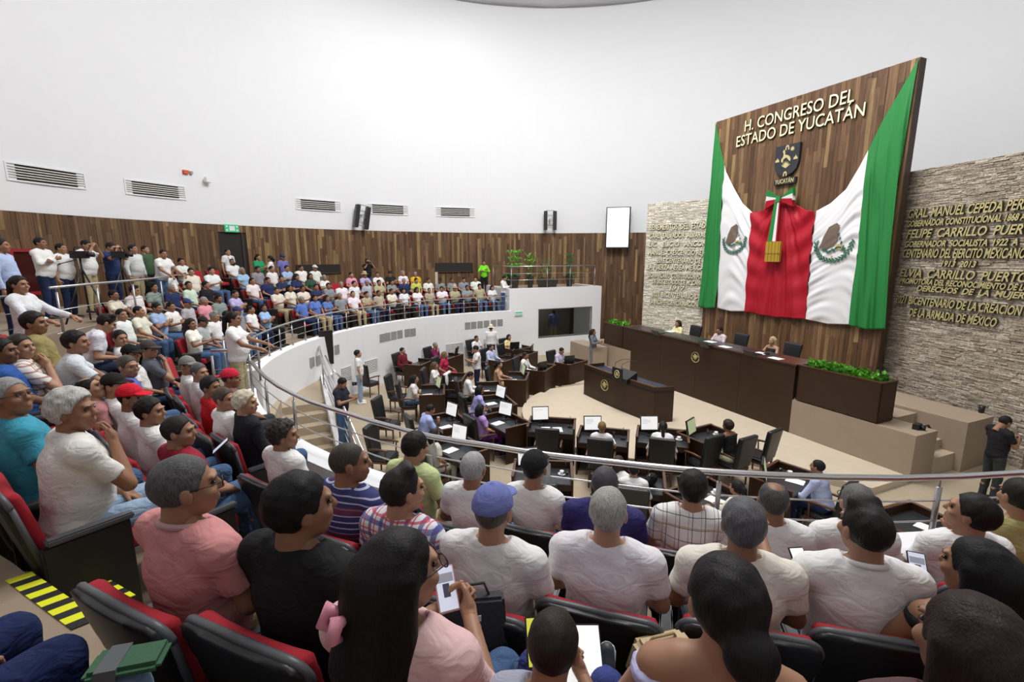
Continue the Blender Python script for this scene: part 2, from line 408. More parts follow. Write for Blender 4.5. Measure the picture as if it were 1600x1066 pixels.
# hazard tape on the near aisle
def tape(pts, z, wid=0.075):
    t = thing('hazard_tape', 'yellow and black striped hazard tape on the near aisle step', 'tape', (pts[0][0], pts[0][1], z))
    return t
def tape_strip(pa, pb, z, label, npx):
    a = Vector(at(*pa, z)[:2]); b = Vector(at(*pb, z)[:2]); d = (b-a); L = d.length; d.normalize(); n = Vector((-d.y, d.x))
    t = thing('hazard_tape', label, 'tape', (a.x, a.y, z)); k = max(4, int(L/0.055)); w_ = 0.045
    y_ = MB(); b_ = MB()
    for i in range(k):
        s0, s1 = L*i/k, L*(i+1)/k; sk = 0.03
        q = [d*s0-n*w_, d*s1-n*w_, d*(s1+sk)+n*w_, d*(s0+sk)+n*w_]
        (y_ if i % 2 == 0 else b_).hexa([(p.x, p.y, 0.0) for p in q]+[(p.x, p.y, 0.004) for p in q])
    y_.build('yellow_stripes', M_YEL, t); b_.build('black_stripes', M_TAPEB, t)
TZ = 2.805
def patch(pxs, z, name, lab, zb):
    q = [at(x, y, z)[:2] for x, y in pxs]
    ar = sum(q[i][0]*q[(i+1) % len(q)][1]-q[(i+1) % len(q)][0]*q[i][1] for i in range(len(q)))
    if ar < 0: q = q[::-1]
    return struct(MB().prism(q, zb, z).build(name, M_STEP), lab)
patch([(-60, 830), (20, 880), (140, 975), (200, 1100), (-60, 1100)], 2.97, 'aisle_step', 'carpeted aisle step edged with a long hazard tape', 2.2)
patch([(20, 893), (146, 893), (250, 1040), (240, 1100), (60, 960)], 2.80, 'aisle_step', 'carpeted aisle step edged with a short hazard tape', 2.2)
tape_strip((27, 900), (132, 974), 2.972, 'long yellow and black hazard tape on the aisle step edge at lower left', 0)
tape_strip((148, 909), (192, 936), 2.802, 'short yellow and black hazard tape on the step beside the first near seat', 0)

# ---------------------------------------------------------------- parapet
def parapet(a0, a1, R=9.1, z1=2.1, th=0.3, name='wall_gallery'):
    n = int(abs(a1-a0)/2.5); m = MB()
    for i in range(n):
        b0 = a0+(a1-a0)*i/n; b1 = a0+(a1-a0)*(i+1)/n
        q = [pol(R-th/2, b0), pol(R+th/2, b0), pol(R+th/2, b1), pol(R-th/2, b1)]
        m.hexa([(x, y, FL) for x, y in q]+[(x, y, z1) for x, y in q])
    return m
struct(parapet(109.5, 197.3).build('wall_gallery_far', M_WALL), 'white curved parapet wall under the far gallery rail')
struct(parapet(207.4, 322, R=9.02).build('wall_gallery_near', M_WALL), 'white curved parapet under the near handrail')
# corner at landing
# ---- stairs and landing
SA = Vector((-4.84, 11.78)); SB = Vector((-5.92, 11.16)); sd = Vector((0.50, -0.866)).normalized(); sx_ = (SB-SA)
land = [(-4.84, 11.78), (-5.2, 12.6), (-5.6, 13.5), (-5.85, 14.1), (-5.93, 13.2), (-5.96, 12.4), (-5.93, 11.7), (-5.92, 11.16)]
struct(MB().prism(land, FL, 0.85).build('floor_landing', M_FLOOR), 'beige carpeted stair landing below the gallery')
for i in range(4):
    a = SA+sd*(0.3*i); b = SA+sd*(0.3*(i+1)); o2 = Vector((-1.25, -0.72)); q = [a, a+o2, b+o2, b]
    struct(MB().prism([(p.x, p.y) for p in q], FL, 0.85-0.2*(i+1)).build('stair_step', M_FLOOR), 'beige carpeted stair tread leading down from the landing')
for i in range(5):      # flight up from the landing to the gallery gap
    c = Vector((-5.55, 10.95))+Vector((-0.62, -0.42))*(0.0+0.5*i)*0.9
    q = [c+Vector((0.55, -0.75)), c+Vector((0.30, 0.55))-Vector((0.2, 0)), c+Vector((-0.5, 0.35)), c+Vector((-0.1, -1.0))]
    ar = sum(q[j].x*q[(j+1) % 4].y-q[(j+1) % 4].x*q[j].y for j in range(4))
    if ar < 0: q = q[::-1]
    if i > 0: struct(MB().prism([(p.x, p.y) for p in q], 0.3, 0.85+0.2*i).build('stair_step', M_FLOOR), 'beige carpeted stair tread behind the handrail')
q = [(-4.84, 11.78), (-4.74, 11.80), (-5.75, 14.1), (-5.87, 14.1)]
struct(MB().prism(q, FL, 0.98).build('trim_3', M_WALL), 'white stringer beside the stair landing')
e = SA+sd*1.35; q = [(SA.x, SA.y), (e.x, e.y), (e.x+0.1, e.y+0.04), (SA.x+0.1, SA.y+0.03)]
m = MB(); z0s = (FL, FL, FL, FL); zt = (0.98, 0.1, 0.1, 0.98)
m.hexa([(x, y, FL) for x, y in q]+[(x, y, z) for (x, y), z in zip(q, zt)]); struct(m.build('trim_4', M_WALL), 'white sloping stringer of the stairs')

# ---------------------------------------------------------------- booth
BA = Vector((-0.12, 21.55)); BB = Vector((4.45, 23.6)); bd = (BB-BA).normalized(); bn = Vector((-bd.y, bd.x)); BT = 3.07
def bp(s, n): p = BA+bd*s+bn*n; return (p.x, p.y)
L = (BB-BA).length
def on_booth(px, py): s, z = on_plane(px, py, (BA.x, BA.y), (bd.x, bd.y)); return s, z
w0 = on_booth(842, 484); w1 = on_booth(923, 521)
m = MB()
def wallbox(m, s0, s1, z0, z1, n0=0.0, n1=0.22):
    q = [bp(s0, n0), bp(s1, n0), bp(s1, n1), bp(s0, n1)]; m.hexa([(x, y, z0) for x, y in q]+[(x, y, z1) for x, y in q])
wallbox(m, 0, w0[0], FL, BT); wallbox(m, w1[0], L, FL, BT); wallbox(m, w0[0], w1[0], w0[1], BT); wallbox(m, w0[0], w1[0], FL, w1[1])
wallbox(m, L-0.22, L, FL, BT, 0.22, 2.2); wallbox(m, 0, 0.2, FL, BT, 0.22, 3.3)
booth = struct(m.build('wall_booth', M_WALL), 'white booth wall with the dark glazed window')
m = MB(); wallbox(m, 0.2, L-0.22, BT-0.25, BT-0.02, 0.22, 2.6); struct(m.build('floor_booth_roof', M_STEP), 'booth roof carrying the potted plants')
# glazed window
m = MB(); wallbox(m, w0[0], w1[0], w1[1], w0[1], 0.10, 0.115)
M_GLASS = simple('dark_glass', (0.03, 0.035, 0.035), 0.03, spec=1.0); M_GLASS.node_tree.nodes['Principled BSDF'].inputs['Transmission Weight'].default_value = 1.0; M_GLASS.node_tree.nodes['Principled BSDF'].inputs['Base Color'].default_value = (.55, .58, .56, 1); M_GLASS.node_tree.nodes['Principled BSDF'].inputs['IOR'].default_value = 1.08
win = struct(m.build('window_3', M_GLASS), 'dark control booth window in the white booth wall')
m = MB(); 
for (a_, b_, c_, d_) in ((w0[0]-0.03, w1[0]+0.03, w0[1], w0[1]+0.03), (w0[0]-0.03, w1[0]+0.03, w1[1]-0.03, w1[1]), (w0[0]-0.03, w0[0], w1[1], w0[1]), (w1[0], w1[0]+0.03, w1[1], w0[1])): wallbox(m, a_, b_, c_, d_, -0.012, 0.09)
m.build('window_frame', M_STEELD, win)
m = MB(); wallbox(m, 0.3, L-0.3, FL, 2.6, 2.4, 2.5); struct(m.build('wall_booth_back', simple('booth_inside', (0.20, 0.18, 0.15), 0.8)), 'dim back wall inside the booth')
m = MB(); wallbox(m, 1.2, L-0.3, FL, FL+0.05, 0.3, 2.4); struct(m.build('floor_booth', M_STEP))
for i in range(4):
    m = MB(); wallbox(m, 1.35, 2.1, 0.35+0.28*i, 0.45+0.28*i, 1.3+0.25*i, 1.65+0.25*i); struct(m.build('stair_step', M_FLOOR), 'pale stair tread seen through the booth window')

_x, _y = bp(2.6, 1.4); area_light(_x, _y, 2.7, 14, 0.6)  # added fill inside the booth, brightens the people behind the glass
# ---------------------------------------------------------------- rails
def rail(name, label, pts, ztop, zbase, postidx, mids=(0.33, 0.62), r=0.028, pr_=0.022, group=None, close=False):
    t = thing(name, label, 'railing', (pts[0][0], pts[0][1], zbase), group=group); o = Vector(t.location)
    P = [Vector((p[0], p[1], ztop))-o for p in pts]
    MB().tube(P, r, 10).build('handrail', M_STEEL, t, True)
    for f in mids: MB().tube([p+Vector((0, 0, -(ztop-zbase)*f)) for p in P], 0.008, 6).build('mid_rail', M_STEEL, t, True)
    for i in postidx:
        i0 = int(i); fr = i-i0; p = P[i0] if i0 >= len(P)-1 else P[i0].lerp(P[i0+1], fr)
        m = MB().tube([p+Vector((0, 0, -(ztop-zbase))), p+Vector((0, 0, -0.09))], pr_, 8).tube([p+Vector((0, 0, -0.09)), p], 0.007, 6)
        m.tube([p+Vector((0, 0, -(ztop-zbase))), p+Vector((0, 0, -(ztop-zbase)+0.012))], pr_*2.0, 10)
        m.build('post', M_STEELD, t, True)
    return t
npx = [(390, 563), (402, 577), (414, 589), (435, 604), (458, 616), (485, 628), (515, 638), (545, 647), (580, 658), (620, 669), (650, 677), (678, 683), (718, 690), (760, 696), (808, 704), (857, 711), (928, 719), (1000, 727), (1062, 733), (1125, 738), (1200, 742), (1300, 746), (1400, 747.5), (1500, 745), (1600, 739), (1700, 728), (1850, 700)]
rail('guard_rail', 'long curved steel handrail sweeping across the near gallery in front of the front row', [at(x, y, 2.75) for x, y in npx], 2.75, 2.1, [2, 4, 7, 11, 15, 19, 22.7, 24.6])
fa = [197.0-(197.0-110.5)*i/40 for i in range(41)]
rail('guard_rail', 'curved steel rail on the white parapet along the far gallery', [pol(9.15, a) for a in fa], 2.75, 2.1, [0.2]+[0.2+40*i/19.0 for i in range(1, 19)]+[39.8], r=0.022, pr_=0.016)
# left return of the far rail and cluster of posts at the stair head
rail('guard_rail', 'short steel rail at the head of the stairs where the man in white leans', [(-5.45, 9.95), (-5.95, 9.6)], 2.95, 1.9, [0, 0.5, 1], r=0.025)
rail('guard_rail', 'short steel rail closing the near parapet beside the stair head', [at(390, 563, 2.75), (-5.25, 8.1)], 2.95, 1.9, [0, 0.45, 1], r=0.025)
# platform rail for the press
pp = [at(77, 450, 4.02), at(150, 443, 4.02), at(212, 438, 4.02), at(250, 434, 4.02), at(290, 427, 4.02)]
PZ = 3.10
rail('guard_rail', 'straight steel rail in front of the camera crew platform', [(p[0], p[1]) for p in pp], 4.02, PZ, [0.12, 1, 1.9, 3, 3.95], mids=(0.45, 0.9), r=0.024, pr_=0.02)
rail('guard_rail', 'steel rail at the left edge beside the woman with long dark hair', [at(-60, 470, 3.95)[:2], at(22, 462, 3.95)[:2]], 3.95, 3.1, [0.9], r=0.024)
# booth roof rail
rail('guard_rail', 'thin steel rail on the booth roof before the potted plants', [bp(0.15, 2.3), bp(0.15, 0.12), bp(L*0.4, 0.12), bp(L*0.65, 0.12), bp(L-0.35, 0.12), bp(L-0.35, 1.7)], BT+1.0, BT, [0, 1, 2, 3, 4], mids=(0.33, 0.62), r=0.02, pr_=0.016)
# stair rail
a = Vector(at(503, 560, 1.75)); b = Vector(at(578, 729, 0.72)); c = Vector(at(497, 536, 1.9))
t = thing('stair_rail', 'double steel stair rail descending to the chamber floor beside the steps', 'railing', (b.x, b.y, FL)); o_ = Vector(t.location)
MB().tube([c-o_, a-o_, b-o_], 0.03, 10).build('handrail', M_STEEL, t, True)
for dz in (0.25, 0.5, 0.68): MB().tube([a-o_-Vector((0, 0, dz)), b-o_-Vector((0, 0, dz))], 0.012, 6).build('mid_rail', M_STEEL, t, True)
for f, zb in ((0.0, 0.85), (0.35, 0.6), (0.7, 0.1), (0.97, FL)):
    p = a.lerp(b, f)-o_; MB().tube([(p.x, p.y, zb-FL), p], 0.022, 8).build('post', M_STEELD, t, True)
t = thing('stair_rail', 'outer steel stair rail curving down past the man in the dark shirt', 'railing', tuple(at(536, 640, FL))); o_ = Vector(t.location)
pts = [Vector(at(508, 556, 1.75)), Vector(at(520, 578, 1.5)), Vector(at(534, 592, 1.25))]
MB().tube([p-o_ for p in pts], 0.024, 8).build('handrail', M_STEEL, t, True)
for p, zb in ((pts[1], FL), (pts[2], FL)): MB().tube([(p.x-o_.x, p.y-o_.y, 0), p-o_], 0.02, 8).build('post', M_STEELD, t, True)

# ---------------------------------------------------------------- dais
def dprism(poly, z0, z1, name, mat, lab, parent=None):
    q = [dk(s, n) for s, n in poly]
    ar = sum(q[i][0]*q[(i+1) % len(q)][1]-q[(i+1) % len(q)][0]*q[i][1] for i in range(len(q)))
    if ar < 0: q = q[::-1]
    o = MB().prism(q, z0, z1).build(name, mat, parent)
    return struct(o, lab) if parent is None else o
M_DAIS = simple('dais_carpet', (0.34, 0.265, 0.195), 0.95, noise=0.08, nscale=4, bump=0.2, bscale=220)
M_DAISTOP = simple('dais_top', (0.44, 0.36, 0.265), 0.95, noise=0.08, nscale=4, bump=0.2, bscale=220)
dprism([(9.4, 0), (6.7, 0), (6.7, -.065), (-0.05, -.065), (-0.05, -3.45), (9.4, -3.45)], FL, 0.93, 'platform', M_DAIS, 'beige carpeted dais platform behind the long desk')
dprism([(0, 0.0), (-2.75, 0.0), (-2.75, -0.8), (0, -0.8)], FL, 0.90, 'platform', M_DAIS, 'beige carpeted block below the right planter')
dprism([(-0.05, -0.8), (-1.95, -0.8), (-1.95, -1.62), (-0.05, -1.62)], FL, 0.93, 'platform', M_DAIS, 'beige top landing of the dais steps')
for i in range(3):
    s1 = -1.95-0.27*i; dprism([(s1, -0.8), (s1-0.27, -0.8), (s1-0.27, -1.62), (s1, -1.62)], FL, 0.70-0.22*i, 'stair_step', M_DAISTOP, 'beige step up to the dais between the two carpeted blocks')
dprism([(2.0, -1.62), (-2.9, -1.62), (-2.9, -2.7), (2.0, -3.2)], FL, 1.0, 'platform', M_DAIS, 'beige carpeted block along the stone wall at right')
# long desk
t = thing('podium_desk', 'long dark wood desk of the presiding board, raised on the dais', 'desk', (DQ.x, DQ.y, 0))
def dlocal(poly, z0, z1, name, mat, curve=0.0):
    q = [(dk(s, n)[0]-DQ.x, dk(s, n)[1]-DQ.y) for s, n in poly]
    ar = sum(q[i][0]*q[(i+1) % len(q)][1]-q[(i+1) % len(q)][0]*q[i][1] for i in range(len(q)))
    if ar < 0: q = q[::-1]
    return MB().prism(q, z0, z1).build(name, mat, t)
for i in range(4):
    s0 = 6.7*i/4; s1 = 6.7*(i+1)/4; dlocal([(s0+0.004, 0.0), (s1-0.004, 0.0), (s1-0.004, -0.06), (s0+0.004, -0.06)], 0.0, 1.80, 'front_panel', M_DESK)
dlocal([(6.7, 0.0), (7.22, 0.0), (7.22, -0.06), (6.7, -0.06)], 0.94, 1.80, 'front_panel', M_DESK)
dlocal([(0, -0.06), (0.06, -0.06), (0.06, -0.75), (0, -0.75)], 0.94, 1.80, 'side_panel', M_DESK)
dlocal([(7.16, -0.06), (7.22, -0.06), (7.22, -0.75), (7.16, -0.75)], 0.94, 1.80, 'side_panel', M_DESK)
dlocal([(-0.03, 0.03), (7.2, 0.03), (7.2, -0.8), (-0.03, -0.8)], 1.80, 1.84, 'top', M_DESKEDGE)
dlocal([(0.9, -0.05), (7.0, -0.05), (7.0, -0.7), (0.9, -0.7)], 1.84, 1.846, 'desk_mat', M_MAT)
DOFF = Vector((DQ.x, DQ.y, 0))
def emblem(name, cx, cy, z, rz, R, mat, label, cat='emblem', parent=None, plane='wall'):
    """round crest: ring of leaves and an eagle-like figure, raised"""
    m = MB()
    for i in range(22):
        a = rad(200+140*i/21); cxr = R*math.cos(a); cz = R*math.sin(a); a2 = a+PI/2
        m.box(-R*0.12, R*0.12, -0.012, 0.006, -R*0.05, R*0.05, M=Matrix.Translation((cxr, 0, cz)) @ Matrix.Rotation(-a2+0.5*(-1)**i, 4, 'Y'))
    for i in range(26):
        a = 2*PI*i/26; m.box(-R*0.10, R*0.10, -0.008, 0.004, -R*0.035, R*0.035, M=Matrix.Translation((R*0.93*math.cos(a), 0, R*0.93*math.sin(a))) @ Matrix.Rotation(-a-PI/2, 4, 'Y'))
    body = [(-0.15, -0.1), (0.1, -0.2), (0.3, 0.0), (0.25, 0.3), (0.05, 0.55), (-0.12, 0.62), (-0.32, 0.5), (-0.2, 0.42), (-0.1, 0.3), (-0.3, 0.15), (-0.55, 0.25), (-0.45, 0.0)]
    n = len(body); b = len(m.v)
    m.v += [(x*R, -0.02, y*R) for x, y in body]+[(x*R, 0.0, y*R) for x, y in body]
    m.f.append([b+i for i in range(n)]); m.m.append(0); m.c.append(None)
    for i in range(n): m.f.append([b+i, b+n+i, b+n+(i+1) % n, b+(i+1) % n]); m.m.append(0); m.c.append(None)
    for k in range(5): m.box(-0.02*R, 0.02*R, -0.016, 0.0, -0.35*R, 0.35*R, M=Matrix.Translation((0.32*R+0.06*k*R, 0, 0.22*R-0.05*k*R)) @ Matrix.Rotation(0.5+0.18*k, 4, 'Y'))
    m.box(-0.45*R, 0.45*R, -0.014, 0, -0.3*R, -0.2*R); m.box(-0.06*R, 0.06*R, -0.014, 0, -0.6*R, -0.2*R)
    o = m.build(name, mat, parent, loc=(cx, cy, z), rz=rz)
    return tag(o, label, cat) if parent is None else o
RZD = math.atan2(DESKN.y, DESKN.x)+PI/2      # local -Y faces the hall
s_, z_ = on_plane(1087, 558, (DQ.x, DQ.y), (DESKD.x, DESKD.y)); x, y = dk(s_, 0.015)
emblem('brass_emblem', x, y, z_, RZD, 0.17, M_GOLD, 'round brass national emblem on the front of the long dais desk')
# planters
def leaves(n, x0, x1, y0, y1, z0, z1, size, mats):
    m = MB()
    for i in range(n):
        c = Vector((random.uniform(x0, x1), random.uniform(y0, y1), random.uniform(z0, z1)-0.04*random.random())); d = Vector((random.gauss(0, 1), random.gauss(0, 1), random.gauss(0.6, .5))).normalized()
        s = d.cross(Vector((random.random(), random.random(), 0.3))).normalized(); L = size*random.uniform(0.7, 1.3); W = L*0.36; u = s.cross(d)*0.01
        v = [c, c+d*L*0.45+s*W+u, c+d*L, c+d*L*0.45-s*W+u]; m.add(v, [(0, 1, 2, 3)], 0 if random.random() < 0.8 else 1)
    return m
def planter(s0, s1, n1, z0, z1, lab, plab, ns, group):
    t = thing('planter_box', lab, 'planter', (*dk((s0+s1)/2, n1/2), z0)); o = Vector(t.location); Mt = Matrix.Rotation(math.atan2(DESKD.y, DESKD.x), 4, 'Z'); L = (s1-s0); W = abs(n1)
    def lb(x0, x1, y0, y1, a, b, nm, mt): MB().box(x0, x1, y0, y1, a, b, M=Mt).build(nm, mt, t)
    h = z1-z0
    lb(-L/2, L/2, W/2-0.03, W/2, 0, h, 'front_panel', M_DESK); lb(-L/2, L/2, -W/2, -W/2+0.03, 0, h, 'back_panel', M_DESK)
    lb(-L/2, -L/2+0.03, -W/2, W/2, 0, h, 'side_panel', M_DESK); lb(L/2-0.03, L/2, -W/2, W/2, 0, h, 'side_panel', M_DESK)
    for (a_, b_, c_, d_) in ((-L/2-0.015, L/2+0.015, W/2-0.04, W/2+0.015), (-L/2-0.015, L/2+0.015, -W/2-0.015, -W/2+0.04), (-L/2-0.015, -L/2+0.04, -W/2+0.04, W/2-0.04), (L/2-0.04, L/2+0.015, -W/2+0.04, W/2-0.04)): lb(a_, b_, c_, d_, h, h+0.025, 'rim', M_DESKEDGE)
    lb(-L/2+0.03, L/2-0.03, -W/2+0.03, W/2-0.03, h-0.30, h-0.26, 'soil', simple('soil', (0.03, 0.02, 0.015), 0.9))
    k = ns
    for i in range(k):
        s = s0+0.16+(s1-s0-0.32)*(i+0.5)/k; x, y = dk(s, n1*0.5)
        p = thing('pothos_plant', plab % ordinal(k-i), 'plant', (x, y, z1-0.26), group=group)
        MB().lathe([(0.0, 0), (0.08, 0), (0.10, 0.2), (0.095, 0.2), (0.07, 0.16), (0, 0.15)], n=12).build('pot', simple('grey_pot', (0.28, 0.34, 0.36), 0.5), p)
        leaves(150, -0.2, 0.2, -0.17, 0.17, 0.18, 0.40, 0.10, None).build('foliage', [M_LEAF, M_LEAFD], p)
    return t
ORD = ['first', 'second', 'third', 'fourth', 'fifth', 'sixth', 'seventh', 'eighth', 'ninth', 'tenth', 'eleventh', 'twelfth', 'thirteenth', 'fourteenth', 'fifteenth', 'sixteenth', 'seventeenth', 'eighteenth', 'nineteenth', 'twentieth']
def ordinal(i): return ORD[i-1] if i <= 20 else '%dth' % i
planter(-2.0, -0.08, -0.56, 0.93, 1.83, 'dark wood planter box at the right end of the dais desk', 'bright green pothos, %s from the left in the right planter', 6, 'pothos in the right planter')
planter(7.24, 8.5, -0.5, 0.93, 1.80, 'dark wood planter recess at the far left end of the dais desk', 'bright green pothos, %s from the left in the far planter', 4, 'pothos in the far planter')

# ---------------------------------------------------------------- feature wall slab, boards one by one
SQ = Vector((10.39, 13.16)); SD = DESKD      # a runs left(0) -> right(6.57)
SLW = 6.57; SLT = 9.55
def sl(a, off=0.0): p = SQ+SD*(6.55-a)+DESKN*off; return (p.x, p.y)
cx, cy = sl(SLW/2, -0.15)
m = MB(); q = [sl(-0.02, -0.02), sl(SLW, -0.02), sl(SLW, -0.26), sl(-0.02, -0.26)]
slab = struct(MB().prism(q[::-1] if False else [q[i] for i in (3, 2, 1, 0)], 0.9, SLT).build('wall_centre', simple('slab_core', (0.05, 0.03, 0.02), 0.6)), 'tall board clad wall panel behind the dais')
rzs = RZD
a = 0.0; cnt = 0
while a < SLW-0.02:
    wd = min(random.choice((0.10, 0.125, 0.14, 0.16)), SLW-a); z = 0.9-random.uniform(0, 1.5)
    while z < SLT:
        Ln = random.uniform(1.1, 2.9); z0 = max(z, 0.93); z1 = min(z+Ln, SLT); z += Ln
        if z1-z0 < 0.03: continue
        x, y = sl(a+wd/2, 0.0)
        o = link('board', unit, slab, (x, y, z0), rzs, brown()); o.scale = (wd-0.005, random.uniform(0.03, 0.055), z1-z0-0.004); cnt += 1
    a += wd
print('slab boards', cnt, 'wall boards', nplank)

# ---------------------------------------------------------------- stone walls
def stone_mat():
    m, nt, p = newmat('ledger_stone')
    a = N(nt, 'ShaderNodeAttribute'); a.attribute_name = 'col'; tc = N(nt, 'ShaderNodeTexCoord')
    no = N(nt, 'ShaderNodeTexNoise'); no.inputs['Scale'].default_value = 22; no.inputs['Detail'].default_value = 5; nt.links.new(tc.outputs['Object'], no.inputs['Vector'])
    cr = N(nt, 'ShaderNodeMapRange'); cr.inputs[1].default_value = 0.3; cr.inputs[2].default_value = 0.7; cr.inputs[3].default_value = 0.6; cr.inputs[4].default_value = 1.3; nt.links.new(no.outputs[0], cr.inputs[0])
    mx = N(nt, 'ShaderNodeVectorMath', operation='SCALE'); nt.links.new(a.outputs['Color'], mx.inputs[0]); nt.links.new(cr.outputs[0], mx.inputs['Scale']); nt.links.new(mx.outputs[0], p.inputs['Base Color'])
    p.inputs['Roughness'].default_value = 0.85
    b = N(nt, 'ShaderNodeBump'); b.inputs['Strength'].default_value = 0.5; b.inputs['Distance'].default_value = 0.02; nt.links.new(no.outputs[0], b.inputs['Height']); nt.links.new(b.outputs[0], p.inputs['Normal'])
    return m
M_STONE = stone_mat(); M_STONEB = simple('mortar', (0.16, 0.135, 0.11), 0.9)
def stone_wall(name, P0, P1, z0, z1, lab, cols, h=0.034, thick=0.3):
    P0 = Vector(P0); P1 = Vector(P1); d = (P1-P0); L = d.length; d.normalize(); n = Vector((-d.y, d.x))
    if n.dot(Vector((C0[0], C0[1]))-P0) < 0: n = -n
    q = [P0, P1, P1-n*thick, P0-n*thick]; ar = sum(q[j].x*q[(j+1) % 4].y-q[(j+1) % 4].x*q[j].y for j in range(4))
    if ar < 0: q = q[::-1]
    base = struct(MB().prism([(p.x, p.y) for p in q], z0, z1-0.01).build(name, M_STONEB), lab)
    m = MB(); z = z0
    while z < z1-0.01:
        hh = h*random.uniform(0.7, 1.25); s = -random.uniform(0, 0.3)
        while s < L:
            w_ = random.uniform(0.09, 0.34); s0 = max(0, s); s1 = min(L, s+w_); s += w_
            if s1-s0 < 0.01: continue
            o0 = random.uniform(0.012, 0.036); g = 0.003; jz = random.uniform(-0.006, 0.006)
            a = P0+d*(s0+g); b = P0+d*(s1-g); A = a+n*o0; B = b+n*(o0+random.uniform(-.01, .01)); zt = min(z+hh-g, z1+0.01)+jz
            c = random.choice(cols); k = random.uniform(0.8, 1.2); c = tuple(v*k for v in c)
            v = [(a.x, a.y, z), (b.x, b.y, z), (B.x, B.y, z+0.003), (A.x, A.y, z+0.003), (a.x, a.y, zt), (b.x, b.y, zt), (B.x, B.y, zt-0.003), (A.x, A.y, zt-0.003)]
            m.add(v, [(4, 5, 6, 7), (2, 3, 7, 6), (3, 0, 4, 7), (1, 2, 6, 5), (0, 1, 2, 3)], 0, c)
        z += hh
    o = m.build('stones', M_STONE, base); o['kind'] = 'stuff'
    return P0, d, n
GR = [(0.50, 0.44, 0.35), (0.42, 0.36, 0.285), (0.56, 0.50, 0.42), (0.33, 0.28, 0.22), (0.46, 0.38, 0.29)]
GL = [(0.80, 0.77, 0.66), (0.74, 0.70, 0.59), (0.82, 0.80, 0.70), (0.66, 0.61, 0.50)]
RW0 = Vector((10.9, 13.9))+Vector((0.134, -0.991))*(-0.4); RW1 = Vector((10.9, 13.9))+Vector((0.134, -0.991))*4.0
stone_wall('wall_right', RW0, RW1, FL, 6.83, 'grey brown ledger stone wall right of the flag', GR)
RW2 = RW1+Vector((0.9, -1.0)); stone_wall('wall_right_return', RW1+Vector((0.0, 0.0)), RW1+Vector((1.0, 0.35)), FL, 6.83, 'short return of the stone wall at the right edge', GR)
LW0 = Vector((7.9, 19.2))+Vector((-0.753, 0.658))*2.76; LW1 = Vector((7.9, 19.2))+Vector((-0.753, 0.658))*(-0.3)
stone_wall('wall_left', LW0, LW1, FL, 6.74, 'cream ledger stone wall left of the flag', GL)
m = MB().box(-2.2, 2.2, -0.1, 0.1, FL, 3.2); struct(m.build('wall_right_dark', M_DARK, loc=(RW1.x+2.6, RW1.y+0.4, 0), rz=0.1), 'dark opening beyond the stone wall at the right edge')  # solid box, dark colour painted for the shade of the opening

# ---------------------------------------------------------------- lettering
def text_mesh(s, size, extrude, mats, bold=0.0, shear=0.0, spacing=1.0):
    cu = bpy.data.curves.new('lettering', 'FONT'); cu.body = s; cu.size = size; cu.extrude = extrude; cu.offset = bold; cu.shear = shear; cu.space_character = spacing; cu.align_x = 'LEFT'; cu.resolution_u = 3
    o = bpy.data.objects.new('tmp', cu); COL.objects.link(o); bpy.context.view_layer.update()
    me = bpy.data.meshes.new_from_object(o.evaluated_get(bpy.context.evaluated_depsgraph_get())); bpy.data.objects.remove(o, do_unlink=True); bpy.data.curves.remove(cu)
    for mt in mats: me.materials.append(mt)
    if len(mats) > 1:
        for p in me.polygons: p.material_index = 0 if p.normal.z > 0.5 else 1
    return me
def letter_line(parent, text, P, d, n, z, a0, a1, h, mats, extrude=0.02, bold=0.004, off=0.05, shear=0.0, name='text_line', mode='fit'):
    """text whose lower left corner sits at a0 along d on plane P, stretched to a1, cap height h"""
    me = text_mesh(text, 1.0, extrude/h*0.69, mats, bold/h*0.69, shear)
    xs = [v.co.x for v in me.vertices]; ys = [v.co.y for v in me.vertices]; x0, x1 = min(xs), max(xs)
    sx = (a1-a0)/(x1-x0); sy = h/0.69
    o = link(name, me, parent)
    X = Vector((d.x, d.y, 0)); Z = Vector((n.x, n.y, 0)); Y = Vector((0, 0, 1)); p = Vector((P.x, P.y, 0))+X*(a0-x0*sx)+Z*off+Y*z
    Mx = Matrix(((X.x*sx, 0, Z.x*sy, p.x), (X.y*sx, 0, Z.y*sy, p.y), (0, sy, 0, p.z), (0, 0, 0, 1)))
    if parent is not None: Mx = Matrix.Translation(-Vector(parent.location)) @ Mx
    o.matrix_local = Mx
    return o
# title on the slab
T0 = SQ+SD*6.55; TD = -SD
def slp(px, py): s, z = on_plane(px, py, (SQ.x, SQ.y), (SD.x, SD.y)); return 6.55-s, z
t = thing('wall_title', 'cream lettering H. CONGRESO DEL ESTADO DE YUCATÁN on the board wall', 'lettering', (*sl(0), 8.4))
a0, z0 = slp(1166, 206); a1, z1 = slp(1337, 159)
letter_line(t, 'H. CONGRESO DEL', T0, TD, DESKN, (z0+z1)/2, a0, a1, 0.36, [M_CREAM, M_BRONZE], 0.03, 0.002, 0.06)
a0, z0 = slp(1153, 229); a1, z1 = slp(1353, 183)
letter_line(t, 'ESTADO DE YUCATÁN', T0, TD, DESKN, (z0+z1)/2, a0, a1, 0.36, [M_CREAM, M_BRONZE], 0.03, 0.002, 0.06)
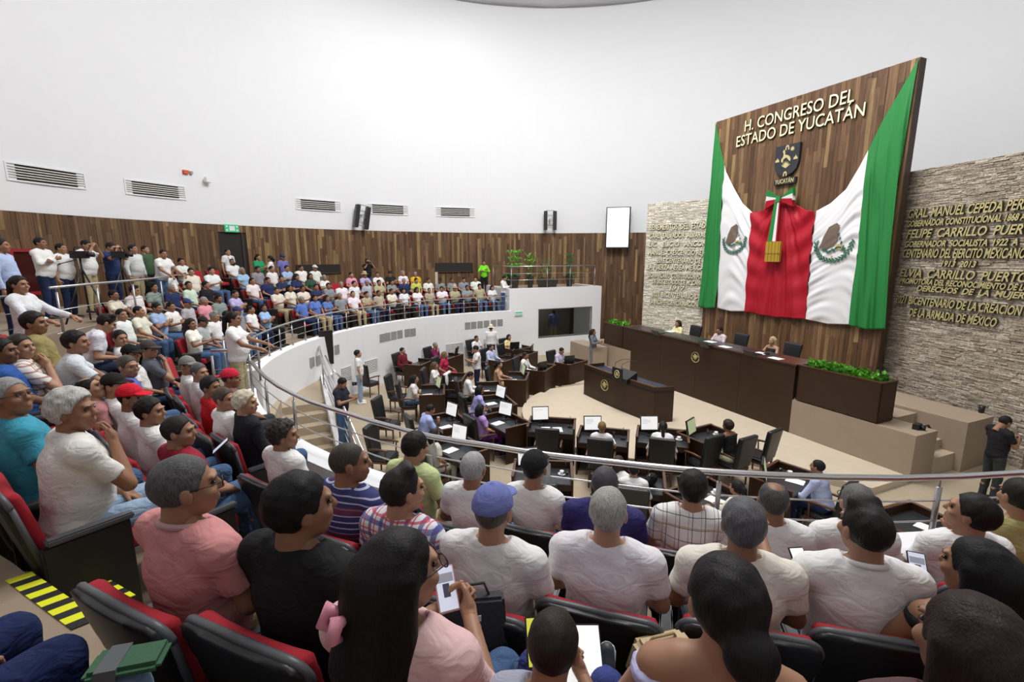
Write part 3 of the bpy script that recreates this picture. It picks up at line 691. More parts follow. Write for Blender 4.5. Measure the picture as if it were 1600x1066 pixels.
# shield
a0, zt = slp(1217, 231); a1, zt2 = slp(1255, 222); a2, zb = slp(1236, 275); sw = (a1-a0); sh = (zt+zt2)/2-zb
t = thing('wall_shield', 'black coat of arms shield with gold figures below the title', 'emblem', (*sl((a0+a1)/2, 0.03), zb), RZD)
prof = [(-sw/2, sh), (-sw/2, sh*0.42), (-sw*0.44, sh*0.22), (-sw*0.28, sh*0.08), (0, 0), (sw*0.28, sh*0.08), (sw*0.44, sh*0.22), (sw/2, sh*0.42), (sw/2, sh)]
m = MB(); n_ = len(prof); m.v = [(x, -0.10, z) for x, z in prof]+[(x, 0, z) for x, z in prof]; m.f = [list(range(n_))]+[[i, n_+i, n_+(i+1) % n_, (i+1) % n_] for i in range(n_)]; m.m = [0]*len(m.f); m.c = [None]*len(m.f)
m.build('shield_plate', simple('shield_black', (0.02, 0.022, 0.03), 0.4), t)
def flatpoly(poly, name, y=-0.115, mat=M_GOLD, th=0.015):
    m = MB(); n = len(poly); m.v = [(x, y, z) for x, z in poly]+[(x, y+th, z) for x, z in poly]; m.f = [list(range(n))]+[[i, n+i, n+(i+1) % n, (i+1) % n] for i in range(n)]; m.m = [0]*len(m.f); m.c = [None]*len(m.f)
    return m.build(name, mat, t)
u = sw
def P_(pts, cx, cz, k): return [(cx+x*k, cz+z*k) for x, z in pts]
deer = [(-0.9, -0.7), (-0.6, -0.9), (-0.5, -0.3), (0.1, 0.0), (0.9, -0.9), (1.0, -0.5), (0.8, 0.0), (0.3, 0.4), (-0.2, 0.5), (-0.35, 1.3), (-0.55, 1.5), (-0.8, 1.1), (-0.55, 0.9), (-0.6, 0.2), (-1.0, -0.3)]
flatpoly(P_(deer, -0.02*u, sh*0.60, 0.20*u), 'deer_figure')
agave = []
for i in range(9):
    a = rad(15+150*i/8); agave.append((0.95*math.cos(a)*1.1, 0.95*math.sin(a))); 
    if i < 8: a = rad(15+150*(i+0.5)/8); agave.append((0.45*math.cos(a), 0.45*math.sin(a)))
agave += [(-0.5, -0.15), (0, -0.45), (0.5, -0.15)]
flatpoly(P_(agave, 0, sh*0.33, 0.19*u), 'agave_figure')
star = [((1.0 if i % 2 else 0.5)*math.cos(PI*i/8), (1.0 if i % 2 else 0.5)*math.sin(PI*i/8)) for i in range(16)]
flatpoly(P_(star, 0.22*u, sh*0.84, 0.10*u), 'sun_figure')
tower = [(-1, -1), (-0.4, -1), (-0.4, 0), (-0.2, 0.3), (0.2, 0.3), (0.4, 0), (0.4, -1), (1, -1), (0.8, 0.4), (0.4, 1), (-0.4, 1), (-0.8, 0.4)]
for (x, z) in ((0, 0.93), (0, 0.10)): flatpoly(P_(tower, x*u, sh*z-0.02, 0.085*u), 'arch_figure')
tri = [(-1, -0.8), (1, -0.8), (0.8, 0.1), (0.3, 0.3), (0, 1.1), (-0.3, 0.3), (-0.8, 0.1)]
for x in (-0.38, 0.38): flatpoly(P_(tri, x*u, sh*0.55, 0.085*u), 'bell_tower_figure')
pw = sw*0.9; MB().box(-pw/2, pw/2, -0.10, 0, -0.25, -0.06).build('name_plate', simple('shield_black', (0.02, 0.022, 0.03), 0.4), t)
tt = text_mesh('YUCATÁN', 0.19, 0.006, [M_GOLD], 0.003); xs = [v.co.x for v in tt.vertices]
o = link('text_line', tt, t); k_ = (pw*0.86)/(max(xs)-min(xs)); o.matrix_local = Matrix(((k_, 0, 0, -pw*0.43), (0, 0, -1, -0.108), (0, 1, 0, -0.215), (0, 0, 0, 1)))
# inscriptions
LM = [M_GOLD, M_BRONZE]
RP = Vector((10.9, 13.9)); RD_ = Vector((0.134, -0.991)); RN = Vector((-0.991, -0.134))
def rw(px, py): s, z = on_plane(px, py, (RP.x, RP.y), (RD_.x, RD_.y)); return s, z
t = thing('wall_inscription', 'brass letter inscription of honoured names on the right stone wall', 'lettering', (RP.x, RP.y, 3.0))
RL = [('GRAL. MANUEL CEPEDA PERAZA', 1424, 340, 1640, 326, 0.26), ('GOBERNADOR CONSTITUCIONAL 1868 A 1869', 1422, 353, 1638, 344, 0.17), ('FELIPE  CARRILLO  PUERTO', 1421, 370, 1635, 367, 0.24), ('GOBERNADOR  SOCIALISTA  1922  A  1924', 1419, 385, 1632, 384, 0.17),
      ('CENTENARIO DEL EJERCITO MEXICANO', 1415, 402, 1608, 404, 0.25), ('1913  2013', 1475, 416, 1530, 418, 0.16), ('ELVIA  CARRILLO  PUERTO', 1410, 433, 1612, 440, 0.24), ('PROMOTORA DEL RECONOCIMIENTO DE LOS', 1410, 444, 1622, 453, 0.155),
      ('DERECHOS  DE  LA  MUJER', 1437, 454, 1606, 467, 0.155), ('2021 BICENTENARIO DE LA CREACION', 1403, 472, 1602, 494, 0.23), ('DE LA ARMADA DE MÉXICO', 1424, 494, 1562, 510, 0.23)]
for s, xa, ya, xb, yb, h in RL:
    a0, z0 = rw(xa, ya); a1, z1 = rw(xb, yb); letter_line(t, s, RP, RD_, RN, (z0+z1)/2, a0, a1, h*.88, LM, 0.03, 0.006, 0.075, shear=0.25)
LP = Vector((7.9, 19.2)); LD_ = Vector((0.753, -0.658)); LN = Vector((-0.658, -0.753))
def lw(px, py): s, z = on_plane(px, py, (LP.x, LP.y), (LD_.x, LD_.y)); return s, z
t = thing('wall_inscription', 'brass letter inscription of honoured names on the left stone wall', 'lettering', (LP.x, LP.y, 3.0))
LL = [('BENEMERITOS  DEL  ESTADO', 1016, 359, 1110, 357, 0.22), ('GRAL.  SALVADOR  ALVARADO', 1016, 373, 1112, 370, 0.20), ('LIC.   ELIGIO   ANCONA', 1015, 386, 1112, 384, 0.20), ('MANUEL CRESCENCIO REJON', 1014, 399, 1112, 398, 0.20), ('2015 CENTENARIO DE', 1027, 411, 1096, 411, 0.19),
      ('LA FUERZA AEREA MEXICANA', 1013, 421, 1112, 422, 0.20), ('LEONA VICARIO  CONSTITUCION POLITICA', 1013, 434, 1112, 435, 0.18), ('DE LOS ESTADOS DE Mº CANO', 1020, 443, 1100, 445, 0.17), ('1917', 1048, 452, 1071, 454, 0.17), ('2021 BICENTENARIO DE', 1019, 463, 1096, 467, 0.19), ('LA INDEPENDENCIA NACIONAL', 1016, 474, 1098, 480, 0.19)]
for s, xa, ya, xb, yb, h in LL:
    a0, z0 = lw(xa, ya); a1, z1 = lw(xb, yb); letter_line(t, s, LP, LD_, LN, (z0+z1)/2, a0, a1, h, [M_CREAM, M_BRONZE], 0.022, 0.004, 0.06, shear=0.1)

# ---------------------------------------------------------------- draped flag
TOPC = [(0.0, 9.52), (0.35, 8.47), (0.67, 7.66), (1.14, 6.98), (1.56, 6.42), (2.01, 6.05), (2.56, 6.11), (2.91, 6.29), (3.24, 6.43), (3.6, 6.23), (3.99, 6.0), (4.31, 5.93), (4.74, 6.12), (5.16, 6.48), (5.44, 7.04), (5.6, 7.43), (5.88, 8.17), (6.24, 8.87), (6.55, 9.51)]
BOTC = [(-0.15, 2.62), (0.75, 2.53), (1.46, 2.48), (2.11, 2.48), (3.32, 2.50), (4.39, 2.52), (5.16, 2.55), (5.79, 2.60), (6.25, 2.62), (6.70, 2.66)]
def arc_resample(P, n, t0=0.0, t1=1.0):
    P = [Vector(p) for p in P]; L = [0]
    for i in range(1, len(P)): L.append(L[-1]+(P[i]-P[i-1]).length)
    out = []
    for k in range(n):
        s = L[-1]*(t0+(t1-t0)*k/(n-1)); j = 1
        while j < len(L)-1 and L[j] < s: j += 1
        f = (s-L[j-1])/(L[j]-L[j-1]); out.append(P[j-1].lerp(P[j], f))
    return out
def seg(P, a, b): return [p for p in P if a-1e-6 <= p[0] <= b+1e-6]
def flag_band(ta, tb, ba, bb, nu, nv, kind, side):
    T = arc_resample(ta, nu); B = arc_resample([(ba, 2.56), ((ba+bb)/2, 2.50), (bb, 2.57)], nu); m = MB()
    for i in range(nu):
        u = i/(nu-1)
        for j in range(nv):
            v = j/(nv-1); p = T[i].lerp(B[i], v); env = min(1, v*5)*0.9+0.1; edge = 0.0
            if kind == 'green':
                uu = u if side > 0 else 1-u; w1 = uu*5.6+1.0*math.sin(v*2.6+side)+0.35*math.sin(uu*17); f = math.sin(w1*PI)*0.55+0.25*math.sin(w1*PI*2.3+3*v+side)
                d = 0.05+0.125*env*(0.35+0.65*v)*(1+f*(0.7+0.3*math.sin(5*v+9*uu)))
                p.x += side*0.10*math.sin(PI*v)*(1-u if side > 0 else u)
            elif kind == 'white':
                uu = u if side > 0 else 1-u      # uu = 0 at green edge, 1 at red edge
                sag = 4*(uu-0.15)*(0.95-uu); sw_ = v*10+1.3*math.sin(3.1*v+side)+sag*1.2-uu*2.2*(1-v); f = math.sin(sw_*PI*0.98+0.9*math.sin(4*v+side+2*uu))*0.5+0.22*math.sin(sw_*PI*2.3+2.1*uu)
                d = 0.05+0.055*env*(1+f*(0.6+0.4*math.sin(7*uu+4*v+side)))+0.03*math.sin(PI*uu)
                p.y -= 0.16*max(0, sag)*min(1, v*3)*(1-v)
            else:
                x = (u-0.5)*2; th_ = math.atan2(x*(0.55+0.45*v), v+0.04); rr_ = math.hypot(x, v*1.5); f1 = math.sin(th_*13+0.8*math.sin(4*v)+0.5)+0.4*math.sin(th_*29+3*v)
                f2 = math.sin((v*11+2.6*abs(x)**1.5*(1-v))*PI+x); wgt = min(1, max(0, abs(x)*1.6-0.2))*(1-v)**0.7; f = 0.7*(f1*(1-wgt)+f2*wgt)
                d = 0.07+0.075*min(1, rr_*2.2+.15)*(1+f)+0.05*(1-abs(x))*(1-v)
            x_, y_ = sl(p.x, d); m.v.append((x_, y_, p.y))
    for i in range(nu-1):
        for j in range(nv-1):
            a = i*nv+j; m.f.append([a, a+1, a+nv+1, a+nv]); m.m.append(0); m.c.append(None)
    return m
GREENF = simple('flag_green', (0.022, 0.215, 0.05), 0.55, spec=0.3); WHITEF = simple('flag_white', (0.80, 0.80, 0.83), 0.65, spec=0.3); REDF = simple('flag_red', (0.40, 0.008, 0.022), 0.55, spec=0.3)
fo = Vector((*sl(3.3), 2.5)); t = thing('draped_flag', 'huge green white and red flag draped over the board wall', 'flag', tuple(fo))
def lerpc(P, a):
    for i in range(1, len(P)):
        if P[i][0] >= a: f = (a-P[i-1][0])/(P[i][0]-P[i-1][0]); return (a, P[i-1][1]+(P[i][1]-P[i-1][1])*f)
bands = [('green', 0.0, 0.58, -0.12, 0.80, GREENF, 1, 60), ('white', 0.58, 2.01, 0.80, 2.11, WHITEF, 1, 60), ('red', 2.01, 4.31, 2.11, 4.39, REDF, 0, 120), ('white', 4.31, 5.62, 4.39, 5.79, WHITEF, -1, 60), ('green', 5.62, 6.55, 5.79, 6.72, GREENF, -1, 60)]
from mathutils import kdtree
fl_v = []
for kind, t0, t1, b0, b1, mt, side, nu in bands:
    P = [lerpc(TOPC, t0) if t0 > 0 else TOPC[0]]+[p for p in TOPC if t0+0.01 < p[0] < t1-0.01]+[lerpc(TOPC, t1) if t1 < 6.55 else TOPC[-1]]
    m = flag_band(P, None, b0, b1, nu, 130, kind, side); fl_v += m.v
    m.v = [tuple(Vector(v)-fo) for v in m.v]; ob = m.build(kind+'_band', mt, t, True)
    md = ob.modifiers.new('thick', 'SOLIDIFY'); md.thickness = 0.01
kd = kdtree.KDTree(len(fl_v))
for i, v in enumerate(fl_v): kd.insert((*[0, 0], 0) if False else Vector((v[0], v[1], v[2])), i)
kd.balance()
def on_flag(a, z, off=0.02):
    x, y = sl(a, 0.1); co, i, d = kd.find(Vector((x, y, z))); n = Vector((DESKN.x, DESKN.y, 0)); dd = (co-Vector((*sl(a, 0), z))).dot(n)
    xx, yy = sl(a, dd+off+0.02); return Vector((xx, yy, z))
def flag_emblem(ca, cz, R, rot):
    leaf = MB(); eagle = MB(); gold = MB()
    def quad(mb, cx, cz_, w_, h_, ang):
        pts = [(-w_, 0), (-w_*0.3, -h_), (w_*0.6, -h_*0.7), (w_, 0), (w_*0.6, h_*0.7), (-w_*0.3, h_)]; v = []
        for x, y in pts:
            X = cx+x*math.cos(ang)-y*math.sin(ang); Z = cz_+x*math.sin(ang)+y*math.cos(ang); v.append(on_flag(ca+X, cz+Z)-fo)
        mb.add(v, [tuple(range(6))])
    for i in range(34):
        a = rad(175+190*i/33); rr = R*(1.0 if i % 2 else 0.88)
        quad(leaf, rr*math.cos(a), rr*math.sin(a), R*0.15, R*0.05, a+PI/2+(0.6 if i % 2 else -0.6))
    for i in range(7): quad(leaf, R*(-0.45+0.17*i), -R*(0.35+0.1*math.sin(i)), R*0.14, R*0.07, 0.5*(-1)**i)
    for i in range(5): quad(leaf, R*(0.25+0.10*i), R*(0.45-0.22*i), R*0.10, R*0.05, 1.2)
    E = [(-0.55, 0.35), (-0.30, 0.85), (0.10, 1.05), (0.28, 0.9), (0.20, 0.55), (0.25, 0.2), (0.05, -0.1), (-0.35, -0.3), (-0.75, -0.25), (-0.62, 0.05)]
    c_ = (-0.15, 0.3)
    for i in range(len(E)):
        a_, b_ = E[i], E[(i+1) % len(E)]; K = 4
        for k in range(K):
            p0, p1 = k/K, (k+1)/K; v = []
            for (q, f) in ((a_, p0), (b_, p0), (b_, p1), (a_, p1)): v.append(on_flag(ca+R*(c_[0]+(q[0]-c_[0])*f), cz+R*(c_[1]+(q[1]-c_[1])*f), 0.025)-fo)
            eagle.add(v, [(0, 1, 2, 3)])
    for i in range(6): quad(gold, R*(0.2+0.12*(i % 3)), R*(-0.1-0.2*(i//3)), R*0.09, R*0.04, 0.8*i)
    quad(gold, 0.02*R, -0.75*R, R*0.12, R*0.06, 1.57)
    em = eagle.build('eagle_emblem', simple('eagle_brown', (0.16, 0.115, 0.085), 0.7, noise=0.3, nscale=30), t)
    leaf.build('wreath', simple('wreath_green', (0.03, 0.12, 0.08), 0.7), em); gold.build('emblem_gold', simple('emblem_gold', (0.6, 0.4, 0.08), 0.6), em)
a0, z0 = slp(1152, 374); flag_emblem(a0, z0, 0.52, 0)
a0, z0 = slp(1307, 380); flag_emblem(a0, z0, 0.56, 0)
# bow
ba, bz = slp(1229, 312); bo = Vector((*sl(ba, 0.30), bz)); bw = thing('tricolour_bow', 'green white and red ribbon bow pinned above the red band', 'bow', tuple(bo), RZD)
for sx in (-1, 1):
    for (nm, mt, z0_, z1_) in (('green_loop', GREENF, 0.10, 0.30), ('white_loop', WHITEF, -0.05, 0.10), ('red_loop', REDF, -0.26, -0.05)):
        MB().add([(0, -0.03, 0.02), (sx*0.46, -0.09, z1_*1.0+0.03), (sx*0.50, -0.06, z0_-0.02), (0, -0.03, -0.03), (0, 0.03, 0.02), (sx*0.46, 0.05, z1_+0.03), (sx*0.5, 0.05, z0_-0.02), (0, 0.03, -0.03)], [(0, 1, 2, 3), (7, 6, 5, 4), (0, 4, 5, 1), (1, 5, 6, 2), (2, 6, 7, 3), (3, 7, 4, 0)]).build(nm, mt, bw)
MB().box(-0.07, 0.07, -0.12, 0.0, -0.09, 0.09).build('knot', GREENF, bw)
for (nm, mt, x0, x1) in (('green_tail', GREENF, -0.27, -0.09), ('white_tail', WHITEF, -0.09, 0.03), ('red_tail', REDF, 0.03, 0.08)):
    MB().hexa([(x0-0.02, -0.05, -1.35), (x1-0.02, -0.05, -1.35), (x1-0.02, -0.02, -1.35), (x0-0.02, -0.02, -1.35), (x0*0.5+0.02, -0.10, 0), (x1*0.5+0.04, -0.10, 0), (x1*0.5+0.04, -0.07, 0), (x0*0.5+0.02, -0.07, 0)]).build(nm, mt, bw)
m = MB()
for i in range(9): m.box(-0.27+0.06*i, -0.215+0.06*i, -0.13-0.012*(i % 2), -0.04, -2.02, -1.36)
o = m.build('golden_plaque', simple('gold_wood', (0.45, 0.30, 0.03), 0.45, metal=0.2), bw); MB().box(-0.28, 0.28, -0.15, -0.13, -1.76, -1.74).build('plaque_band', simple('gold_dark', (0.2, 0.12, 0.02), 0.5), bw)

# ---------------------------------------------------------------- wall fixtures
def vent(pxa, pya, pxb, pyb, nsl, lab, group, z1=None, z0=None):
    a = at_wall(pxa, pya); b = at_wall(pxb, pyb); aa = math.atan2(a[1]-WC[1], a[0]-WC[0]); ab = math.atan2(b[1]-WC[1], b[0]-WC[0]); ac = (aa+ab)/2; hw = abs(aa-ab)/2*WR
    z1 = 6.93; z0 = 6.53; x, y = pol(WR-0.03-hw*hw/2/WR*0.3, math.degrees(ac), WC)
    t = thing('air_vent', lab, 'vent', (x, y, z0), ac-PI/2, group)
    m = MB(); h = z1-z0
    for q in ((-hw-0.04, hw+0.04, h, h+0.04), (-hw-0.04, hw+0.04, -0.04, 0), (-hw-0.04, -hw, 0, h), (hw, hw+0.04, 0, h)): m.box(q[0], q[1], -0.02, 0.03, q[2], q[3])
    m.build('frame', M_WALL, t); MB().box(-hw, hw, 0.02, 0.03, 0, h).build('backing', M_DARK, t)
    sl_ = MB().box(-hw, hw, -0.015, 0.015, -0.013, 0.013, M=Matrix.Rotation(rad(-12), 4, 'X')).mesh('slat', simple('vent_slat', (0.62, 0.60, 0.57), 0.6))
    for i in range(nsl-1): link('slat', sl_, t, (0, 0, h*(i+1)/nsl))
VL = ['largest, at the far left edge', 'second from the left edge', 'just left of the speaker pair', 'just right of the speaker pair', 'last on the right']
for i, q in enumerate(((10, 0, 128, 0), (197, 0, 287, 0), (463, 0, 531, 0), (575, 0, 637, 0), (682, 0, 741, 0))):
    vy = (265, 295, 323, 331, 335)[i]; vent(q[0], vy, q[2], vy, 6 if i < 2 else 5, 'slatted air vent high on the white wall, '+VL[i], 'air vents on the upper wall')
def speakers(px, py0, py1, lab, tilt=0.0):
    a = at_wall(px, py0); b = at_wall(px, py1); d = math.atan2(a[1]-WC[1], a[0]-WC[0]); x, y = pol(WR-0.35, math.degrees(d), WC); h = a[2]-b[2]
    t = thing('line_array_speaker', lab, 'speaker', (x, y, b[2]), d-PI/2)
    R_ = Matrix.Rotation(rad(tilt), 4, 'Y')
    for sx in (-1, 1):
        MB().box(sx*0.24-0.09, sx*0.24+0.09, -0.12, 0.12, 0, h, M=R_).build('speaker_column', M_BLACK, t)
    for zz in (0.12, h*0.5, h+0.03): MB().box(-0.24, 0.24, 0.0, 0.04, zz-0.02, zz+0.02, M=R_).build('bracket', M_STEELD, t)
    MB().box(-0.04, 0.04, 0, 0.36, h*0.55, h*0.62, M=R_).build('wall_arm', M_STEELD, t)
speakers(557.5, 322, 357, 'pair of black column speakers on the white wall between the vents', 10)
speakers(859, 331, 360, 'pair of black column speakers on the white wall above the plants', 0)
# hanging screen
a = at_wall(966, 323); b = at_wall(966, 388); wv = WR-0.5; pa = at_wall(947, 350, wv); pb = at_wall(985, 350, wv); za = at_wall(966, 323.5, wv)[2]; zb = at_wall(966, 388, wv)[2]
dx_ = Vector((pb[0]-pa[0], pb[1]-pa[1])); W_ = dx_.length; t = thing('wall_screen', 'tall glowing white screen hung on the wall right of the speakers', 'screen', ((pa[0]+pb[0])/2, (pa[1]+pb[1])/2, zb), math.atan2(dx_.y, dx_.x)+0.0)
MB().box(-W_/2, W_/2, 0.0, 0.16, 0, za-zb).build('housing', M_BLACK, t)
MB().box(-W_/2+0.05, W_/2-0.07, -0.012, 0.0, 0.06, za-zb-0.04).build('display', simple('display_white', (0.5, 0.5, 0.5), 0.3, emit=(0.98, 0.99, 1.0), es=1.2), t)
MB().box(-0.1, 0.1, 0.16, 0.6, (za-zb)*0.4, (za-zb)*0.6).build('wall_mount', M_STEELD, t)
# exit sign, cabinet, small fixtures
def wall_item(px, py, name, lab, cat, parts, out=0.04):
    a = at_wall(px, py); d = math.atan2(a[1]-WC[1], a[0]-WC[0]); x, y = pol(WR-out, math.degrees(d), WC); t = thing(name, lab, cat, (x, y, a[2]), d-PI/2)
    for nm, bx, mt in parts: MB().box(*bx).build(nm, mt, t)
    return t
M_EXIT = simple('exit_green', (0.02, 0.35, 0.16), 0.4, emit=(0.1, 0.9, 0.45), es=0.25)
t = wall_item(361, 357, 'exit_sign', 'green and white emergency exit sign above the dark doorway', 'sign', [('sign_plate', (-0.26, 0.26, -0.03, 0.02, -0.14, 0.14), M_EXIT), ('pictogram', (-0.10, 0.10, -0.04, -0.03, -0.09, 0.09), M_WHITEP)])
for sx in (-1, 1):
    for k in (-1, 1): MB().box(sx*0.19-0.03, sx*0.19+0.03, -0.036, -0.03, k*0.07-0.03, k*0.07+0.03).build('pictogram', M_WHITEP, t)
s_, z_ = on_booth(810, 490); x, y = bp(s_, -0.03); t = thing('exit_sign', 'small green and white exit sign on the white booth wall', 'sign', (x, y, z_), math.atan2(bd.y, bd.x))
MB().box(-0.20, 0.20, -0.02, 0.02, -0.10, 0.10).build('sign_plate', M_WHITEP, t); MB().box(-0.17, 0.17, -0.025, -0.02, 0.02, 0.07).build('pictogram', M_EXIT, t); MB().box(-0.17, 0.17, -0.025, -0.02, -0.07, -0.04).build('pictogram', M_EXIT, t)
wall_item(289, 269, 'fire_alarm', 'small red alarm box on the upper wall', 'alarm', [('housing', (-0.09, 0.09, -0.05, 0.04, -0.06, 0.06), simple('alarm_red', (0.6, 0.08, 0.03), 0.5)), ('strobe', (0.14, 0.22, -0.06, 0.04, -0.05, 0.05), M_STEELD)])
wall_item(321, 281, 'wall_camera', 'white round surveillance camera on the upper wall', 'camera', [('mount', (-0.05, 0.05, -0.12, 0.04, 0.03, 0.09), M_WHITEP), ('dome', (-0.10, 0.10, -0.22, -0.04, -0.10, 0.04), M_WHITEP)])
c = at_wall(38, 388, WR-0.3); d = math.atan2(c[1]-WC[1], c[0]-WC[0]); t = thing('fire_cabinet', 'red fire hose cabinet on the board wall at the left edge', 'cabinet', (c[0], c[1], 3.55), d-PI/2)
MR = simple('cabinet_red', (0.30, 0.012, 0.015), 0.4)
for q in ((-0.42, 0.42, -0.1, 0.2, 1.12, 1.2), (-0.42, 0.42, -0.1, 0.2, 0, 0.08), (-0.42, -0.34, -0.1, 0.2, 0.08, 1.12), (0.34, 0.42, -0.1, 0.2, 0.08, 1.12)): MB().box(*q).build('frame', MR, t)
MB().box(-0.34, 0.34, -0.04, 0.0, 0.08, 1.12).build('glass_door', simple('cabinet_glass', (0.05, 0.01, 0.01), 0.1), t)
# grilles on the far parapet: panels of fine mesh, and two louvres low down
def par_item(px, py, dz0, dz1, hw, name, lab, cat, kind, group):
    # on inner face R=8.95
    X, Y, Z = ray(px, py); a = X*X+Y*Y; b = -2*(X*C0[0]+Y*C0[1]); R = 8.95; cc = C0[0]**2+C0[1]**2-R*R; t_ = (-b+math.sqrt(b*b-4*a*cc))/(2*a)
    x, y, z = X*t_, Y*t_, CAMZ+Z*t_; d = math.atan2(y-C0[1], x-C0[0]); x, y = pol(R-0.012, math.degrees(d)); t = thing(name, lab, cat, (x, y, z), d-PI/2, group)
    if kind == 'mesh':
        MB().box(-hw, hw, -0.004, 0.01, -dz0, dz0).build('backing', simple('mesh_dark', (0.10, 0.10, 0.11), 0.6), t)
        m = MB(); k = 9
        for i in range(k+1):
            u_ = -1+2*i/k; m.box(u_*hw-0.006, u_*hw+0.006, -0.012, 0, -dz0, dz0); m.box(-hw, hw, -0.012, 0, u_*dz0-0.006, u_*dz0+0.006)
        m.build('mesh_grid', simple('mesh_grey', (0.42, 0.42, 0.43), 0.5), t)
    else:
        MB().box(-hw, hw, -0.002, 0.01, -dz0, dz0).build('backing', M_DARK, t)
        s2 = MB().box(-hw, hw, -0.02, 0.0, -0.016, 0.016).mesh('slat', M_WHITEP)
        for i in range(8): link('slat', s2, t, (0, 0, -dz0+2*dz0*i/7))
gp = [(487, 566), (497, 563), (517, 549), (526, 546), (597, 528), (605.5, 526), (615, 524), (624.5, 522), (636, 520), (645, 519), (730.5, 509), (740, 508), (750, 507), (760, 506), (771, 505), (781, 504)]
for i, (px_, py_) in enumerate(gp): par_item(px_, py_, 0.14, 0, 0.115 if px_ < 540 else 0.125, 'speaker_grille', 'square grey mesh grille on the white parapet, %s from the left' % ordinal(i+1), 'grille', 'mesh', 'mesh grilles on the white parapet')
for i, (px_, py_, h_) in enumerate(((541, 583, 0.26), (580, 571, 0.32), (668, 552, 0.30), (710, 544, 0.42))): par_item(px_, py_, 0.20, 0, h_, 'louvre_vent', 'white slatted floor vent low on the parapet, %s from the left' % ordinal(i+1), 'vent', 'louvre', 'slatted vents low on the parapet')
# potted plants on the booth roof
def potted(px, lab, tall, kind, w_=0.16, n=90, long=False):
    s_, z_ = on_booth(px, 447); x, y = bp(s_+0.02, 0.55); t = thing('potted_plant', lab, 'plant', (x, y, BT-0.02)); hp = 0.36 if long else 0.55
    if long: MB().hexa([(-0.42, -0.14, 0), (0.42, -0.14, 0), (0.42, 0.14, 0), (-0.42, 0.14, 0), (-0.52, -0.17, hp), (0.52, -0.17, hp), (0.52, 0.17, hp), (-0.52, 0.17, hp)]).build('pot', M_POT, t)
    else: MB().lathe([(0, 0), (w_*0.8, 0), (w_*1.15, hp), (w_*1.05, hp), (w_, hp-0.06), (0, hp-0.08)], n=14).build('pot', M_POT, t)
    st = MB(); k = 5 if long else 4
    for i in range(k):
        bx = random.uniform(-0.3, 0.3) if long else random.uniform(-w_, w_)*0.6; st.tube([(bx, 0, hp-0.1), (bx*1.5+random.uniform(-.06, .06), random.uniform(-.1, .1), hp+(tall-hp)*0.75)], 0.012, 5)
    st.build('stem', simple('plant_stem', (0.16, 0.11, 0.05), 0.7), t)
    m = MB()
    for i in range(n):
        hz = random.choice((0.45, 0.7, 0.95))*(tall-hp)+hp; a = random.uniform(0, 2*PI); ln = random.uniform(0.22, 0.42); base = Vector((random.uniform(-1, 1)*(0.35 if long else w_), random.uniform(-.1, .1), hz-0.15))
        dr = Vector((math.cos(a), math.sin(a)*0.8, 0)); p1 = base+dr*ln*0.5+Vector((0, 0, ln*0.6)); p2 = base+dr*ln*1.0+Vector((0, 0, ln*0.35)); s = dr.cross(Vector((0, 0, 1)))*0.022
        m.add([base-s*0.4, base+s*0.4, p1+s, p1-s, p2], [(0, 1, 2, 3), (3, 2, 4)], kind)
    m.build('foliage', [M_LEAF, M_LEAFD], t)
    leaves(50, -(0.45 if long else w_), (0.45 if long else w_), -0.12, 0.12, hp-0.05, hp+0.12, 0.12, None).build('undergrowth', [M_LEAFD, M_LEAFD], t)
potted(811, 'tall bright bushy palm in a dark pot, leftmost on the booth roof', 1.75, 0, 0.2, 130)
potted(836, 'slender palm in a small dark pot, second on the booth roof', 1.6, 0, 0.14, 60)
potted(863, 'low spiky plant in a long dark trough on the booth roof', 1.35, 1, n=50, long=True)
potted(898, 'branching dracaena in a dark pot at the right of the booth roof', 1.6, 1, 0.16, 70)
s_, _z = on_booth(800, 447); x, y = bp(s_+0.15, 0.9); t = thing('potted_plant', 'small dark pot with low leaves behind the man at the booth corner', 'plant', (x, y, BT-0.02)); MB().lathe([(0, 0), (0.12, 0), (0.16, 0.45), (0.14, 0.45), (0, 0.4)], n=12).build('pot', M_POT, t); leaves(60, -.15, .15, -.15, .15, .42, .62, 0.12, None).build('foliage', [M_LEAFD, M_LEAF], t)
